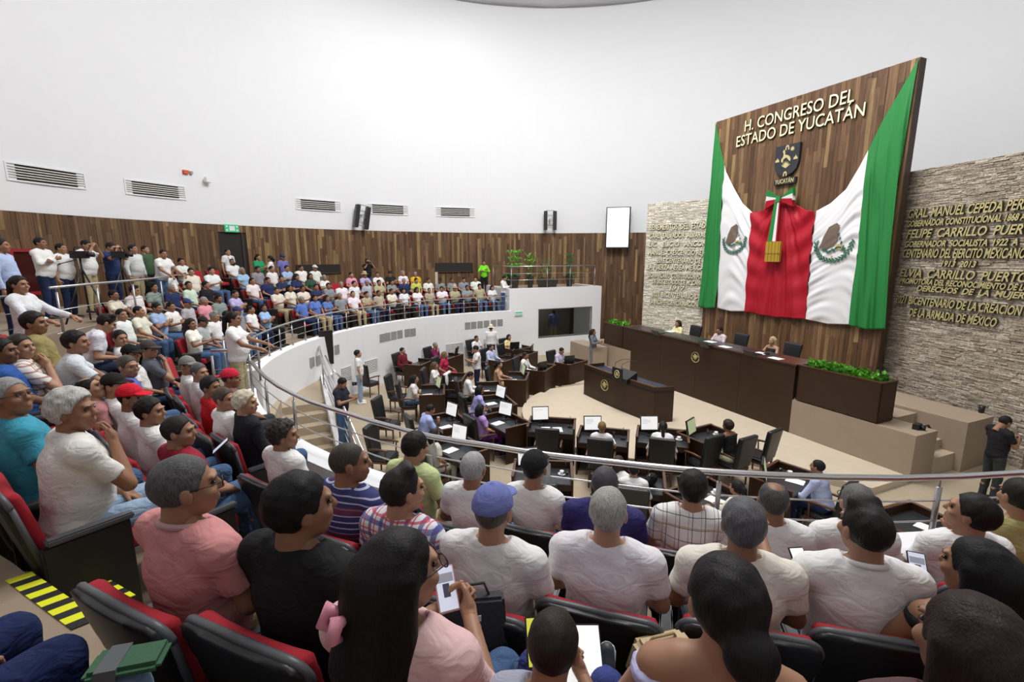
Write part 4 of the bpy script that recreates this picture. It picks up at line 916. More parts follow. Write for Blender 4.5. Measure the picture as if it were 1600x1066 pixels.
# ================================================================ FIGURES (signed distance bodies, polygonised here)
class SDF:
    def __init__(s, lo, hi, h):
        s.lo = np.array(lo, float); s.h = h; s.n = np.ceil((np.array(hi)-s.lo)/h).astype(int)+1
        s.v = np.full(s.n, 0.15, np.float32); s.ax = [s.lo[i]+h*np.arange(s.n[i]) for i in range(3)]
    def clipz(s, zf):
        X = s.ax[0][:, None, None]; Y = s.ax[1][None, :, None]; Z = s.ax[2][None, None, :]; s.v = np.maximum(s.v, (zf(X, Y)-Z).astype(np.float32)*.8); return s
    def put(s, fn, lo, hi, k=0.0, sub=False):
        pad = 2.5*s.h+k+0.02; sl = []
        for i in range(3):
            a = int(max(0, math.floor((lo[i]-pad-s.lo[i])/s.h))); b = int(min(s.n[i], math.ceil((hi[i]+pad-s.lo[i])/s.h)+1))
            if b <= a: return s
            sl.append(slice(a, b))
        X = s.ax[0][sl[0]][:, None, None]; Y = s.ax[1][sl[1]][None, :, None]; Z = s.ax[2][sl[2]][None, None, :]
        d = fn(X, Y, Z).astype(np.float32); a = s.v[tuple(sl)]
        if sub: s.v[tuple(sl)] = np.maximum(a, -d)
        elif k > 0:
            hm = np.clip(0.5+0.5*(a-d)/k, 0, 1); s.v[tuple(sl)] = a*(1-hm)+d*hm-k*hm*(1-hm)
        else: s.v[tuple(sl)] = np.minimum(a, d)
        return s
    def cap(s, a, b, ra, rb=None, k=0.0, clip=None, sub=False, sq=None):
        rb = ra if rb is None else rb; a = np.array(a, float); b = np.array(b, float); ba = b-a; L2 = float(ba@ba)+1e-9; R = max(ra, rb)
        def fn(X, Y, Z):
            px, py, pz = X-a[0], Y-a[1], Z-a[2]; t = np.clip((px*ba[0]+py*ba[1]+pz*ba[2])/L2, 0, 1)
            d = np.sqrt((px-t*ba[0])**2+(py-t*ba[1])**2+(pz-t*ba[2])**2)-(ra+(rb-ra)*t)
            if clip is not None:
                n, c = clip; d = np.maximum(d, X*n[0]+Y*n[1]+Z*n[2]-c)
            return d
        return s.put(fn, np.minimum(a, b)-R, np.maximum(a, b)+R, k, sub)
    def ell(s, c, r, k=0.0, rx=0.0, rz=0.0, clip=None, sub=False):
        c = np.array(c, float); r = np.array(r, float); R = r.max(); ca, sa = math.cos(rx), math.sin(rx); cz, sz = math.cos(rz), math.sin(rz)
        def fn(X, Y, Z):
            x, y, z = X-c[0], Y-c[1], Z-c[2]; x, y = x*cz+y*sz, -x*sz+y*cz; y, z = y*ca+z*sa, -y*sa+z*ca
            k0 = np.sqrt((x/r[0])**2+(y/r[1])**2+(z/r[2])**2); k1 = np.sqrt((x/r[0]**2)**2+(y/r[1]**2)**2+(z/r[2]**2)**2)+1e-6
            d = k0*(k0-1)/k1; d = np.where(k0 < 0.3, -r.min()*0.7, d)
            if clip is not None:
                n, cc = clip; d = np.maximum(d, X*n[0]+Y*n[1]+Z*n[2]-cc)
            return d
        return s.put(fn, c-R, c+R, k, sub)
    def cut(s, n, c):
        s.v = np.maximum(s.v, (s.ax[0][:, None, None]*n[0]+s.ax[1][None, :, None]*n[1]+s.ax[2][None, None, :]*n[2]-c).astype(np.float32)); return s
    def noise(s, amp, f, ph=0.0):
        X = s.ax[0][:, None, None]; Y = s.ax[1][None, :, None]; Z = s.ax[2][None, None, :]
        s.v = s.v+(amp*(np.sin(f*X+ph+1.3*np.sin(f*.6*Z))*np.sin(f*1.1*Y+2*ph)*np.sin(f*0.8*Z+ph*.7+np.sin(f*.5*X)))).astype(np.float32); return s
    def mesh(s):
        v = s.v; v[0] = v[-1] = 0.1; v[:, 0] = v[:, -1] = 0.1; v[:, :, 0] = v[:, :, -1] = 0.1
        ins = v < 0; nx, ny, nz = v.shape; cs = (nx-1, ny-1, nz-1)
        acc = np.zeros(cs+(3,), np.float32); cnt = np.zeros(cs, np.float32)
        def corner(o): return v[o[0]:o[0]+cs[0], o[1]:o[1]+cs[1], o[2]:o[2]+cs[2]]
        for ax in range(3):
            for u in (0, 1):
                for w in (0, 1):
                    o = [0, 0, 0]; q = [i for i in range(3) if i != ax]; o[q[0]] = u; o[q[1]] = w; p = list(o); p[ax] = 1
                    a, b = corner(o), corner(p); cr = (a < 0) != (b < 0); t = np.where(cr, a/(a-b+1e-12*(a == b)), 0)
                    cnt += cr
                    for i in range(3): acc[..., i] += np.where(cr, (o[i]+(t if i == ax else 0)), 0)
        act = cnt > 0; idx = -np.ones(cs, np.int64); idx[act] = np.arange(act.sum())
        g = np.argwhere(act); verts = (acc[act]/cnt[act][:, None]+g)*s.h+s.lo; faces = []
        for ax in range(3):
            q = [i for i in range(3) if i != ax]; sa = [slice(None)]*3; sb = [slice(None)]*3; sa[ax] = slice(0, -1); sb[ax] = slice(1, None)
            cr = ins[tuple(sa)] != ins[tuple(sb)]; e = np.argwhere(cr); e = e[(e[:, q[0]] > 0) & (e[:, q[1]] > 0)]
            e = e[(e[:, q[0]] < v.shape[q[0]]-1) & (e[:, q[1]] < v.shape[q[1]]-1)]
            d0 = np.zeros(3, int); d0[q[0]] = 1; d1 = np.zeros(3, int); d1[q[1]] = 1
            f = np.stack([idx[tuple((e-d0-d1).T)], idx[tuple((e-d1).T)], idx[tuple(e.T)], idx[tuple((e-d0).T)]], 1)
            fl = ins[tuple(e.T)]
            if ax == 1: fl = ~fl
            f[~fl] = f[~fl][:, ::-1]; faces.append(f)
        return verts, np.concatenate(faces)
def np_mesh(name, parts, mats):
    """parts: list of (verts, faces, material index)"""
    V = []; F = []; MI = []; b = 0
    for v, f, mi in parts: V.append(v); F.append(f+b); MI.append(np.full(len(f), mi)); b += len(v)
    V = np.concatenate(V).astype(np.float32); F = np.concatenate(F).astype(np.int32); MI = np.concatenate(MI).astype(np.int32)
    me = bpy.data.meshes.new(name); me.vertices.add(len(V)); me.vertices.foreach_set('co', V.ravel()); me.loops.add(F.size); me.loops.foreach_set('vertex_index', F.ravel())
    me.polygons.add(len(F)); me.polygons.foreach_set('loop_start', np.arange(0, F.size, 4, dtype=np.int32)); me.polygons.foreach_set('loop_total', np.full(len(F), 4, np.int32))
    for m in mats: me.materials.append(m)
    me.polygons.foreach_set('material_index', MI); me.polygons.foreach_set('use_smooth', np.ones(len(F), bool)); me.update(calc_edges=True); return me
def xf(v, M): M = np.array(M); return v@M[:3, :3].T+M[:3, 3]

# ---- head: origin at the skull centre, face towards +Y, chin at -0.12, crown at +0.115
def make_head(h, fem=False):
    g = SDF((-.11, -.13, -.22), (.11, .15, .14), h)
    g.ell((0, -.012, .022), (.074, .094, .090)); g.ell((0, .028, -.045), (.056, .066, .068), k=.03); g.ell((0, .052, -.085), (.032, .034, .030), k=.025)
    g.cap((0, -.025, -.05), (0, -.04, -.20), .050 if fem else .056, .054 if fem else .062, k=.02)
    g.cap((0, .088, .012), (0, .106, -.022), .009, .015, k=.012); g.ell((0, .085, .028), (.05, .014, .011), k=.015)
    for sx in (-1, 1):
        g.ell((sx*.031, .097, .006), (.019, .014, .012), sub=True); g.ell((sx*.077, -.004, -.008), (.011, .021, .033), k=.006, rx=.2); g.ell((sx*.036, .070, -.028), (.024, .022, .022), k=.02)
    g.ell((0, .092, -.056), (.024, .010, .006), k=.006); g.ell((0, .091, -.068), (.019, .010, .007), k=.006)
    parts = [(*g.mesh(), 0)]
    for sx in (-1, 1):
        e = SDF((sx*.031-.02, .06, -.015), (sx*.031+.02, .11, .03), h*0.8); e.ell((sx*.031, .0835, .006), (.0125, .0105, .0065)); parts.append((*e.mesh(), 1))
    l = SDF((-.04, .07, -.08), (.04, .12, -.04), h*0.8); l.ell((0, .094, -.0605), (.021, .008, .0045)); parts.append((*l.mesh(), 2))
    return parts
HEAD = {(l, f): make_head(h, f) for l, h in ((0, .0065), (1, .013)) for f in (0, 1)}
def hairline(z0=-.006, sl=.74): return ((0, sl, -1), -z0)
def make_hair(kind, h):
    g = SDF((-.20, -.26, -.50 if kind in ('long', 'pony') else -.2), (.20, .16, .18), h); cl = ((0, .90, -1), .012)
    r = {'buzz': .003, 'short': .009, 'full': .015, 'curly': .026, 'bald': .007, 'quiff': .009, 'fluffy': .022}.get(kind, .014)
    g.ell((0, -.016, .026), (.074+r, .094+r, .090+r)); am = {'curly': .010, 'fluffy': .007, 'buzz': .0006, 'short': .0022}.get(kind, .0035); g.noise(am, {'curly': 110, 'fluffy': 60}.get(kind, 80), 1.0)
    g.clipz(lambda X, Y: np.interp(Y, [-.13, -.045, -.020, .004, .032, .050, .075, .13], [-.078, -.070, -.052, .008, .000, .045, .078, .083])+.004*np.sin(X*260)*np.sin(Y*210+1)+0*X)
    if kind == 'quiff': g.cap((-.03, .03, .11), (.04, .02, .115), .030, .028, k=.03)
    if kind == 'bald': g.cap((0, .03, .16), (0, -.03, .13), .075, .05, sub=True)
    if kind == 'long':
        g.cap((0, -.075, 0), (0, -.105, -.20), .085, .090, k=.03); g.cap((0, -.105, -.2), (.02, -.11, -.38), .088, .035, k=.03)
        for sx in (-1, 1): g.cap((sx*.075, -.02, .03), (sx*.085, -.045, -.22), .030, .035, k=.02)
    if kind == 'bob':
        for sx in (-1, 1): g.cap((sx*.072, -.02, .03), (sx*.078, -.03, -.10), .032, .032, k=.02)
        g.cap((0, -.07, 0), (0, -.08, -.10), .075, .07, k=.03)
    if kind == 'bun': g.ell((.01, -.125, -.035), (.060, .052, .060), k=.02); g.cap((0, -.09, -.06), (.02, -.13, -.09), .03, .035, k=.02)
    if kind == 'pony': g.ell((0, -.12, .03), (.035, .035, .035), k=.02); g.cap((0, -.13, .02), (.01, -.15, -.18), .040, .034, k=.02); g.cap((.01, -.15, -.18), (.02, -.13, -.33), .034, .012, k=.01)
    parts = [(*g.mesh(), 0)]
    for sx in (-1, 1):
        e = SDF((sx*.033-.03, .07, .01), (sx*.033+.03, .12, .05), max(.004, h*.6)); e.cap((sx*.018, .099, .029), (sx*.045, .088, .031), .0034, .0026); parts.append((*e.mesh(), 0))
    return np_mesh('hair_'+kind, parts, [M_HAIR])
HAIR = {}
def hair_mesh(kind, lod):
    k = (kind, lod)
    if k not in HAIR: HAIR[k] = make_hair(kind, .0075 if lod == 0 else .013)
    return HAIR[k]
HATS = {}
def hat_mesh(kind, lod):
    k = (kind, lod)
    if k in HATS: return HATS[k]
    h = .007 if lod == 0 else .011; g = SDF((-.19, -.2, -.02), (.19, .24, .19), h)
    if kind == 'cap':
        g.ell((0, -.012, .038), (.092, .110, .102), clip=((0, 0, -1), -.036)); g.ell((0, .105, .045), (.072, .085, .009 if lod == 0 else .013), k=.008, rx=-.12); g.ell((0, -.012, .14), (.012, .012, .009), k=.004)
    elif kind == 'backcap':
        g.ell((0, -.012, .038), (.092, .110, .102), clip=((0, 0, -1), -.036)); g.ell((0, -.125, .045), (.07, .08, .009 if lod == 0 else .013), k=.008, rx=.12)
    else:
        g.ell((0, -.01, .05), (.165, .175, .012), k=.01); g.ell((0, -.01, .10), (.085, .10, .085), k=.01, clip=((0, 0, -1), -.05)); g.ell((0, -.01, .19), (.03, .06, .02), sub=True)
    me = np_mesh('hat_'+kind, [(*g.mesh(), 0)], [M_CLOTH]); HATS[k] = me; return me
# ---- hand: wrist at origin, fingers +Y, back of the hand +Z, thumb on +X
def make_hand(h, curl=0.35):
    g = SDF((-.075, -.02, -.10), (.085, .20, .03), h); g.ell((0, .045, 0), (.040, .052, .016)); g.cap((0, -.015, 0), (0, .03, 0), .026, .03, k=.01)
    for x, L, y0 in ((-.030, .060, .080), (-.010, .074, .088), (.010, .080, .090), (.030, .070, .084)):
        p = np.array((x, y0-.012, 0)); a = curl*.6
        for i, f in enumerate((.46, .30, .24)):
            q = p+np.array((0, math.cos(a), -math.sin(a)))*L*f*1.15; g.cap(p, q, .0098-.0012*i, .0092-.0014*i, k=.004); p = q; a += curl*1.5
    g.cap((.028, .018, -.004), (.052, .055, -.018), .014, .011, k=.01); g.cap((.052, .055, -.018), (.056, .088, -.032), .011, .0085, k=.003)
    return g.mesh()
HAND = {(0, 0): make_hand(.0052), (1, 0): make_hand(.009), (0, 1): make_hand(.0052, .75), (1, 1): make_hand(.009, .75)}
SHOES = {}
def shoe_mesh(lod):
    if lod in SHOES: return SHOES[lod]
    g = SDF((-.07, -.12, -.02), (.07, .22, .12), .011 if lod == 0 else .018)
    g.cap((0, -.045, .045), (0, .10, .035), .044, .040); g.cap((0, .08, .032), (0, .16, .030), .042, .034, k=.02); g.cap((0, -.05, .05), (0, -.04, .095), .044, .040, k=.02); g.cut((0, 0, -1), 0.0)
    p1 = g.mesh(); g = SDF((-.07, -.12, -.02), (.07, .22, .06), .011 if lod == 0 else .018); g.cap((0, -.05, .02), (0, .15, .02), .047, .042); g.v = np.maximum(g.v, (g.ax[2][None, None, :]-.022).astype(np.float32)); g.cut((0, 0, -1), 0.0)
    SHOES[lod] = np_mesh('shoe', [(*p1, 0), (*g.mesh(), 1)], [M_OBJ, M_WHITEP]); return SHOES[lod]
# ---- poses
def arms(kind, sit=True):
    """elbow, wrist, back-of-hand, curl per side (+1 = right) in seated or standing frame (shoulder height 1.03 seated)"""
    d = {'lap': lambda s: ((s*.255, .03, .79), (s*.09, .27, .655), (s*.2, 0, 1), 0),
         'knee': lambda s: ((s*.265, .12, .80), (s*.15, .36, .64), (s*.1, 0, 1), 0),
         'cross': lambda s: ((s*.26, .10, .80), (-s*.07, .20, .86+.03*s), (0, 1, .2), 0),
         'phone': lambda s: ((s*.235, .09, .78), (s*.055, .33, .84), (s*.6, .6, -.2), 1),
         'rest': lambda s: ((s*.285, -.02, .76), (s*.285, .25, .705), (0, 0, 1), 0),
         'desk': lambda s: ((s*.27, .20, .79), (s*.10, .44, .815), (0, 0, 1), 0),
         'type': lambda s: ((s*.26, .12, .80), (s*.16, .40, .815), (0, 0, 1), 0)}
    if kind == 'chin': return {1: ((.20, .20, .80), (.045, .155, 1.035), (0, 1, .2), 1), -1: d['lap'](-1)}
    if kind == 'phone_left': return {1: d['lap'](1), -1: ((-.30, .10, .83), (-.30, .34, .93), (-.3, 1, 0), 1)}
    if kind == 'forward': return {1: ((.28, .22, .88), (.22, .48, .84), (0, 0, 1), 0), -1: ((-.28, .22, .88), (-.22, .46, .80), (0, 0, 1), 0)}
    return {s: d[kind](s) for s in (1, -1)}
BODY = {}
def get_body(pose, armk, build, lean, lod, sleeve, fem, legs='std', inflate_shirt=0.0, trunk_only=False):
    key = (pose, armk, build, lean, lod, sleeve, fem, legs)
    if key in BODY: return BODY[key]
    h = (.0155, .026)[lod]; hp = .53 if pose == 'sit' else .95; dz = hp-.53
    W = {'slim': (.150, .105, .12, .140), 'mid': (.168, .122, .14, .158), 'heavy': (.190, .140, .152, .180)}[build]     # chest half width, chest depth, belly depth, belly width
    if fem: W = (W[0]*.90, W[1]*.95, W[2]*.9, W[3]*.95)
    piv = np.array((0, 0, hp)); cl, sl_ = math.cos(rad(lean)), math.sin(rad(lean))
    def T(p):
        p = np.array(p, float)+np.array((0, 0, dz)); q = p-piv; return piv+np.array((q[0], q[1]*cl+q[2]*sl_, -q[1]*sl_+q[2]*cl))
    shw = W[0]+.010
    A = arms(armk) if armk != 'down' and armk not in ('cam', 'rail') else None
    if armk == 'down': A = {s: ((s*(shw+.075), -.02, .76), (s*(shw+.075), .04, .50), (s, .2, 0), 0) for s in (1, -1)}
    if armk == 'cam': A = {s: ((s*.24, .20, .93), (s*.07, .22, 1.17), (s, .3, .2), 1) for s in (1, -1)}
    if armk == 'rail': A = {s: ((s*.26, .16, .83), (s*.24, .42, .74), (0, 0, 1), 1) for s in (1, -1)}
    out = {}
    if pose == 'sit':
        K = {s: np.array((s*.13, .45, .53)) for s in (1, -1)}; AN = {s: np.array((s*.12, .46, .10)) for s in (1, -1)}; hip = {s: np.array((s*.09, .02, .53)) for s in (1, -1)}
        if legs == 'apart': K = {s: np.array((s*.22, .42, .53)) for s in (1, -1)}; AN = {s: np.array((s*.2, .40, .10)) for s in (1, -1)}
        if legs == 'up': K = {s: np.array((s*.15, .36, .78)) for s in (1, -1)}; AN = {s: np.array((s*.12, .62, .55)) for s in (1, -1)}
    else:
        K = {s: np.array((s*.10, .02, .50)) for s in (1, -1)}; AN = {s: np.array((s*.105, -.01, .09)) for s in (1, -1)}; hip = {s: np.array((s*.09, 0, .90)) for s in (1, -1)}
    def trunk(g, f, k=.05, shirt=False):
        g.ell(T((0, 0, .56)), (W[3]*1.02+f, .125+f, .11+f), k=k)
        g.ell(T((0, .02 if build != 'heavy' else .030, .72)), (W[3]+f, W[2]+f, .17+f), k=.06)
        g.ell(T((0, 0, .90)), (W[0]+f, W[1]+f, .17+f), k=.06)
        if fem:
            for s in (1, -1): g.ell(T((s*.07, W[1]*.75, .90)), (.065+f, .055+f, .06+f), k=.03)
        g.cap(T((-shw+.01, -.015, 1.015)), T((shw-.01, -.015, 1.015)), .062+f, .062+f, k=.04)
        g.cap(T((-.09, -.02, 1.05)), T((.09, -.02, 1.05)), .050+f, .050+f, k=.05)
    lo = np.array((-.48, -.30, 0.0)); hi = np.array((.48, .80, 1.35+dz))
    if lean > 20: hi = np.array((.48, .95, 1.35+dz))
    # body
    g = SDF(lo, hi, h); trunk(g, -.006)
    g.cap(T((0, -.03, 1.04)), T((0, -.015, 1.13)), .056, .052, k=.03)
    for s in (1, -1):
        sh = T((s*shw, -.015, 1.01)); el = T(A[s][0]); wr = T(A[s][1]); g.cap(sh, el, .047, .041, k=.02); g.cap(el, wr, .041, .027, k=.012)
        g.cap(hip[s], K[s], .080, .056, k=.03); g.cap(K[s], K[s]*.55+AN[s]*.45+np.array((0, -.012, 0)), .054, .052, k=.02); g.cap(K[s]*.55+AN[s]*.45+np.array((0, -.012, 0)), AN[s], .052, .034, k=.02)
        d = AN[s]-K[s]; g.cap(AN[s], AN[s]+np.array((0, .10, -.045 if legs != 'up' else .02)), .034, .030, k=.02)
    parts = [(*g.mesh(), 0)]
    for s in (1, -1):
        el = T(A[s][0]); wr = T(A[s][1]); y = (wr-el); y /= np.linalg.norm(y); z = np.array(A[s][2], float); z = z-y*(z@y); z /= np.linalg.norm(z); x = np.cross(y, z)
        flip = -1 if s == 1 else 1      # thumb towards the midline for palms down
        M = np.eye(4); M[:3, 0] = x*flip; M[:3, 1] = y; M[:3, 2] = z; M[:3, 3] = wr; hv, hf = HAND[(lod, A[s][3])]
        v = xf(hv, M); f = hf[:, ::-1] if np.linalg.det(M[:3, :3]) < 0 else hf; parts.append((v, f, 0))
    out['body'] = parts
    # shirt
    g = SDF(lo, hi, h); fs = .013+inflate_shirt; trunk(g, fs, shirt=True)
    for s in (1, -1):
        sh = T((s*shw, -.015, 1.01)); el = T(A[s][0]); wr = T(A[s][1]); u = el-sh; L_ = np.linalg.norm(u); u /= L_
        if sleeve == 'none': continue
        if sleeve == 'short': c = float(u@(sh+u*L_*.68)); g.cap(sh, el, .060, .062, k=.03, clip=(u, c))
        else:
            g.cap(sh, el, .059, .053, k=.03); u2 = wr-el; u2 /= np.linalg.norm(u2); g.cap(el, wr, .053, .040, k=.02, clip=(u2, float(u2@(wr-u2*.03))))
    g.noise(.0035, 30, build == 'heavy'); g.noise(.0018, 62, 2.0)
    n_ = T((0, 0, 1.0))-T((0, 0, .5)); n_ /= np.linalg.norm(n_); cz = float(n_@T((0, 0, .50 if pose == 'sit' else .47))); g.cut(-n_, -cz)
    cn = float(n_@T((0, 0, 1.088)));
    if sleeve != 'none':
        g.cap(T((0, -.03, 1.06)), T((0, -.022, 1.105)), .074, .068, k=.02)
        X = g.ax[0][:, None, None]; Y = g.ax[1][None, :, None]; Z = g.ax[2][None, None, :]; ct = T((0, -.02, 1.1)); nn = n_*1.0+np.array((0, .25, 0)); nn /= np.linalg.norm(nn); cc = float(nn@T((0, -.02, 1.092)))
        rr = np.sqrt((X-ct[0])**2+(Y-ct[1])**2)-.085; pl = X*nn[0]+Y*nn[1]+Z*nn[2]-cc; g.v = np.where((rr < 0) & (Z > ct[2]-.08), np.maximum(g.v, pl), g.v).astype(np.float32)
    else: g.cut(n_, float(n_@T((0, 0, 1.02))))
    out['shirt'] = [(*g.mesh(), 0)]
    # trousers
    g = SDF(lo, (hi[0], hi[1], (.72 if pose == 'sit' else 1.12) if legs != 'up' else .95), h); f = .012
    g.ell(T((0, 0, .56)), (W[3]*1.0+f, .122+f, .11+f)); g.cut(n_, float(n_@T((0, 0, .60))))
    for s in (1, -1):
        g.cap(hip[s], K[s], .083+f, .060+f, k=.03); mid = K[s]*.5+AN[s]*.5; g.cap(K[s], mid, .060+f, .050+f, k=.015); g.cap(mid, AN[s], .050+f, .045+f, k=.02)
    g.noise(.003, 45, 1.5)
    if pose == 'sit' and legs != 'up': g.cut((0, 0, -1), -.085)
    else: g.cut((0, 0, -1), -.075)
    g.v = g.v if True else 0
    out['trousers'] = [(*g.mesh(), 0)]
    out['neck'] = T((0, -.02, 1.10)); out['ankle'] = AN; out['wrist'] = {s: T(A[s][1]) for s in (1, -1)}; out['lean'] = lean
    out['m_shirt'] = np_mesh('shirt', out['shirt'], [M_CLOTH]); out['m_trousers'] = np_mesh('trousers', out['trousers'], [M_DENIM])
    BODY[key] = out; return out
BM = {}
SKIN = [(0.36, 0.19, 0.115), (0.30, 0.15, 0.085), (0.42, 0.235, 0.15), (0.26, 0.13, 0.075), (0.34, 0.18, 0.11)]
def person(label, x, y, z, face, pose='sit', arm='lap', build='mid', lean=0, lod=1, sleeve='short', fem=0, hair='short', hairc=(.012, .010, .010), shirt=(.8, .8, .8), trou=(.05, .08, .16), shoe=(.03, .03, .03), skin=None,
           yaw=0, nod=0, hat=None, hatc=(.02, .02, .02), scale=1.0, group=None, legs='std', pat=None, extras=None, cat='person', name='person'):
    """face = world direction (degrees) the body faces; yaw positive = head turns left"""
    yaw = round(yaw/15)*15; nod = round(nod/10)*10
    B = get_body(pose, arm, build, lean, lod, sleeve, fem, legs); k = (pose, arm, build, lean, lod, sleeve, fem, legs, yaw, nod)
    npos = B['neck']; H = Matrix.Translation(Vector(npos)) @ Matrix.Rotation(rad(yaw), 4, 'Z') @ Matrix.Rotation(rad(nod), 4, 'X') @ Matrix.Translation((0, .022, .122)) @ Matrix.Scale(1.02, 4)
    if k not in BM:
        BM[k] = np_mesh('person_body', B['body']+[(xf(v, H), f, mi) for v, f, mi in HEAD[(lod, fem)]], [M_SKIN, M_EYE, M_LIP])
    o = link(name, BM[k], None, (x, y, z), rad(face-90), skin or SKIN[(hash(label) if False else len(label)*7+int(x*13+y*7)) % len(SKIN)]); o.scale = (scale,)*3
    tag(o, label, cat, group)
    def child(nm, me, c, M=None, mat=None):
        q = link(nm, me, o, color=c)
        if M is not None: q.matrix_local = M
        return q
    if pat is not None:
        me = B['m_shirt'].copy(); me.materials[0] = pat; child('shirt', me, (1, 1, 1))
    else: child('shirt' if sleeve != 'none' else 'top', B['m_shirt'], shirt)
    child('trousers', B['m_trousers'], trou)
    if hair and not (hat and lod == 1 and False):
        hm = hair_mesh(hair if not hat or hair in ('long', 'pony') else 'buzz', lod); child('hair', hm, hairc, H)
    if hat: child('cap' if hat != 'straw' else 'hat', hat_mesh(hat, lod), hatc, H)
    for s in (1, -1):
        a = B['ankle'][s]; M = Matrix.Translation((a[0], a[1]+.0, a[2]-.09 if legs != 'up' else a[2]-.03))
        if legs == 'up': M = M @ Matrix.Rotation(rad(65), 4, 'X')
        child('shoe', shoe_mesh(lod), shoe, M)
    if extras:
        for e in extras: e(o, H, B)
    return o
def glasses(o, H, B):
    m = MB()
    for sx in (-1, 1):
        m.tube([(sx*.033+.024*math.cos(a), .112, .006+.017*math.sin(a)) for a in [2*PI*i/12 for i in range(13)]], .0022, 5); m.tube([(sx*.057, .110, .010), (sx*.082, .0, .008)], .002, 5)
    m.tube([(-.009, .114, .010), (.009, .114, .010)], .002, 5); g = m.build('glasses', M_BLACK, o, True); g.matrix_local = H
def hairclip(o, H, B):
    m = MB()
    for sx in (-1, 1): m.tube([(sx*.008, -.15, -.05), (sx*.030, -.185, -.03), (sx*.034, -.20, -.065), (sx*.010, -.165, -.10)], [.008, .020, .018, .006], 8)
    m.tube([(-.02, -.172, -.055), (.02, -.172, -.055)], .012, 8); g = m.build('hair_clip', simple('pink_clip', (.75, .30, .40), .35), o, True); g.matrix_local = H
def collar(c):
    def f(o, H, B):
        n = B['neck']; m = MB(); P = [(n[0]+.075*math.cos(a), n[1]-.005+.070*math.sin(a), n[2]-.012-.022*math.sin(a)) for a in [PI*0.62+2*PI*0.88*i/20 for i in range(21)]]
        m.tube(P, .013, 6); m.build('collar', simple('collar_%d' % int(c[0]*255+c[1]*999), c, .8), o, True)
    return f
# ================================================================ THEATRE SEATS
def seat_parts():
    P = {}
    def back_outline(w0, w1, z0, z1, n=8):      # trapezoid with rounded top corners (x,z)
        r = .07; pts = [(-w0, z0), (w0, z0)]
        for i in range(n+1): a = rad(0+90*i/n); pts.append((w1-r+r*math.cos(a), z1-r+r*math.sin(a)+0.0))
        for i in range(n+1): a = rad(90+90*i/n); pts.append((-w1+r+r*math.cos(a), z1-r+r*math.sin(a)))
        return pts
    def slab_(pts, yf, th, crown=0.02):
        m = MB(); n = len(pts)
        def Y(x, z, t): return yf(x, z)+t
        m.v = [(x, Y(x, z, 0), z) for x, z in pts]+[(x, Y(x, z, th), z) for x, z in pts]; m.f = [list(range(n)), list(range(2*n-1, n-1, -1))]+[[i, n+i, n+(i+1) % n, (i+1) % n] for i in range(n)]; m.m = [0]*len(m.f); m.c = [None]*len(m.f); return m
    yb = lambda x, z: -.185-.24*(z-.45)+.28*x*x
    g = SDF((-.32, -.45, .26), (.32, .05, .96), .016)
    def fs_(X, Y, Z):
        yc = -.185-.24*(Z-.45)+.28*X*X+.004; wz = .205+(.262-.205)*np.clip((Z-.35)/.5, 0, 1); q1 = np.abs(X)-(wz-.06); q2 = np.abs(Z-.61)-(.305-.06); rr_ = np.sqrt(np.maximum(q1, 0)**2+np.maximum(q2, 0)**2)+np.minimum(np.maximum(q1, q2), 0)-.06; q3 = np.abs(Y-yc)-.014
        return np.maximum(rr_, q3)-.004
    g.put(fs_, (-.32, -.45, .26), (.32, .05, .96)); P['back_shell'] = (np_mesh('back_shell', [(*g.mesh(), 0)], [M_SHELL]), None)
    e = back_outline(.262, .262, .60, .915)[2:]; m = MB(); m.tube([(x, yb(x, z)+.020, z) for x, z in e], .016, 8); m.tube([(-.262, yb(.262, .84)+.02, .845), (-.22, yb(.22, .45)+.02, .42)], .014, 6); m.tube([(.262, yb(.262, .84)+.02, .845), (.22, yb(.22, .45)+.02, .42)], .014, 6)
    P['edge_trim'] = (m.mesh('edge_trim', M_GREY, True), None)
    # cushion, subdivided for softness
    g = SDF((-.30, -.42, .36), (.30, .0, 1.0), .016)
    def fn(X, Y, Z):
        yc = -.185-.24*(Z-.45)+.28*X*X+.050; wz = .205+(.252-.205)*np.clip((Z-.4)/.4, 0, 1); q1 = np.abs(X)-(wz-.035); q2 = np.abs(Z-.645)-(.280-.045); q3 = np.abs(Y-yc)-.008
        return np.sqrt(np.maximum(q1, 0)**2+np.maximum(q2, 0)**2+np.maximum(q3, 0)**2)+np.minimum(np.maximum(np.maximum(q1, q2), q3), 0)-.028
    g.put(fn, (-.3, -.42, .36), (.3, 0, 1.0)); P['back_cushion'] = (np_mesh('back_cushion', [(*g.mesh(), 0)], [M_RED]), None)
    g = SDF((-.28, -.22, .34), (.28, .30, .56), .018)
    def fn2(X, Y, Z):
        q1 = np.abs(X)-.195; q2 = np.abs(Y-.045)-.185; q3 = np.abs(Z-(.435-.03*(Y)))-.025
        return np.sqrt(np.maximum(q1, 0)**2+np.maximum(q2, 0)**2+np.maximum(q3, 0)**2)+np.minimum(np.maximum(np.maximum(q1, q2), q3), 0)-.035
    g.put(fn2, (-.28, -.22, .34), (.28, .3, .56)); P['seat_cushion'] = (np_mesh('seat_cushion', [(*g.mesh(), 0)], [M_RED]), None)
    P['armrest'] = (bevel_mesh(MB().box(-.030, .030, -.15, .22, .60, .635).mesh('armrest', M_GREY), .008), 'side')
    m = MB(); m.prism([(-.022, -.17), (.022, -.17), (.022, .20), (-.022, .20)], .0, .60); P['side_panel'] = (bevel_mesh(m.mesh('side_panel', M_SHELL), .008), 'side')
    return P
SEATP = seat_parts()
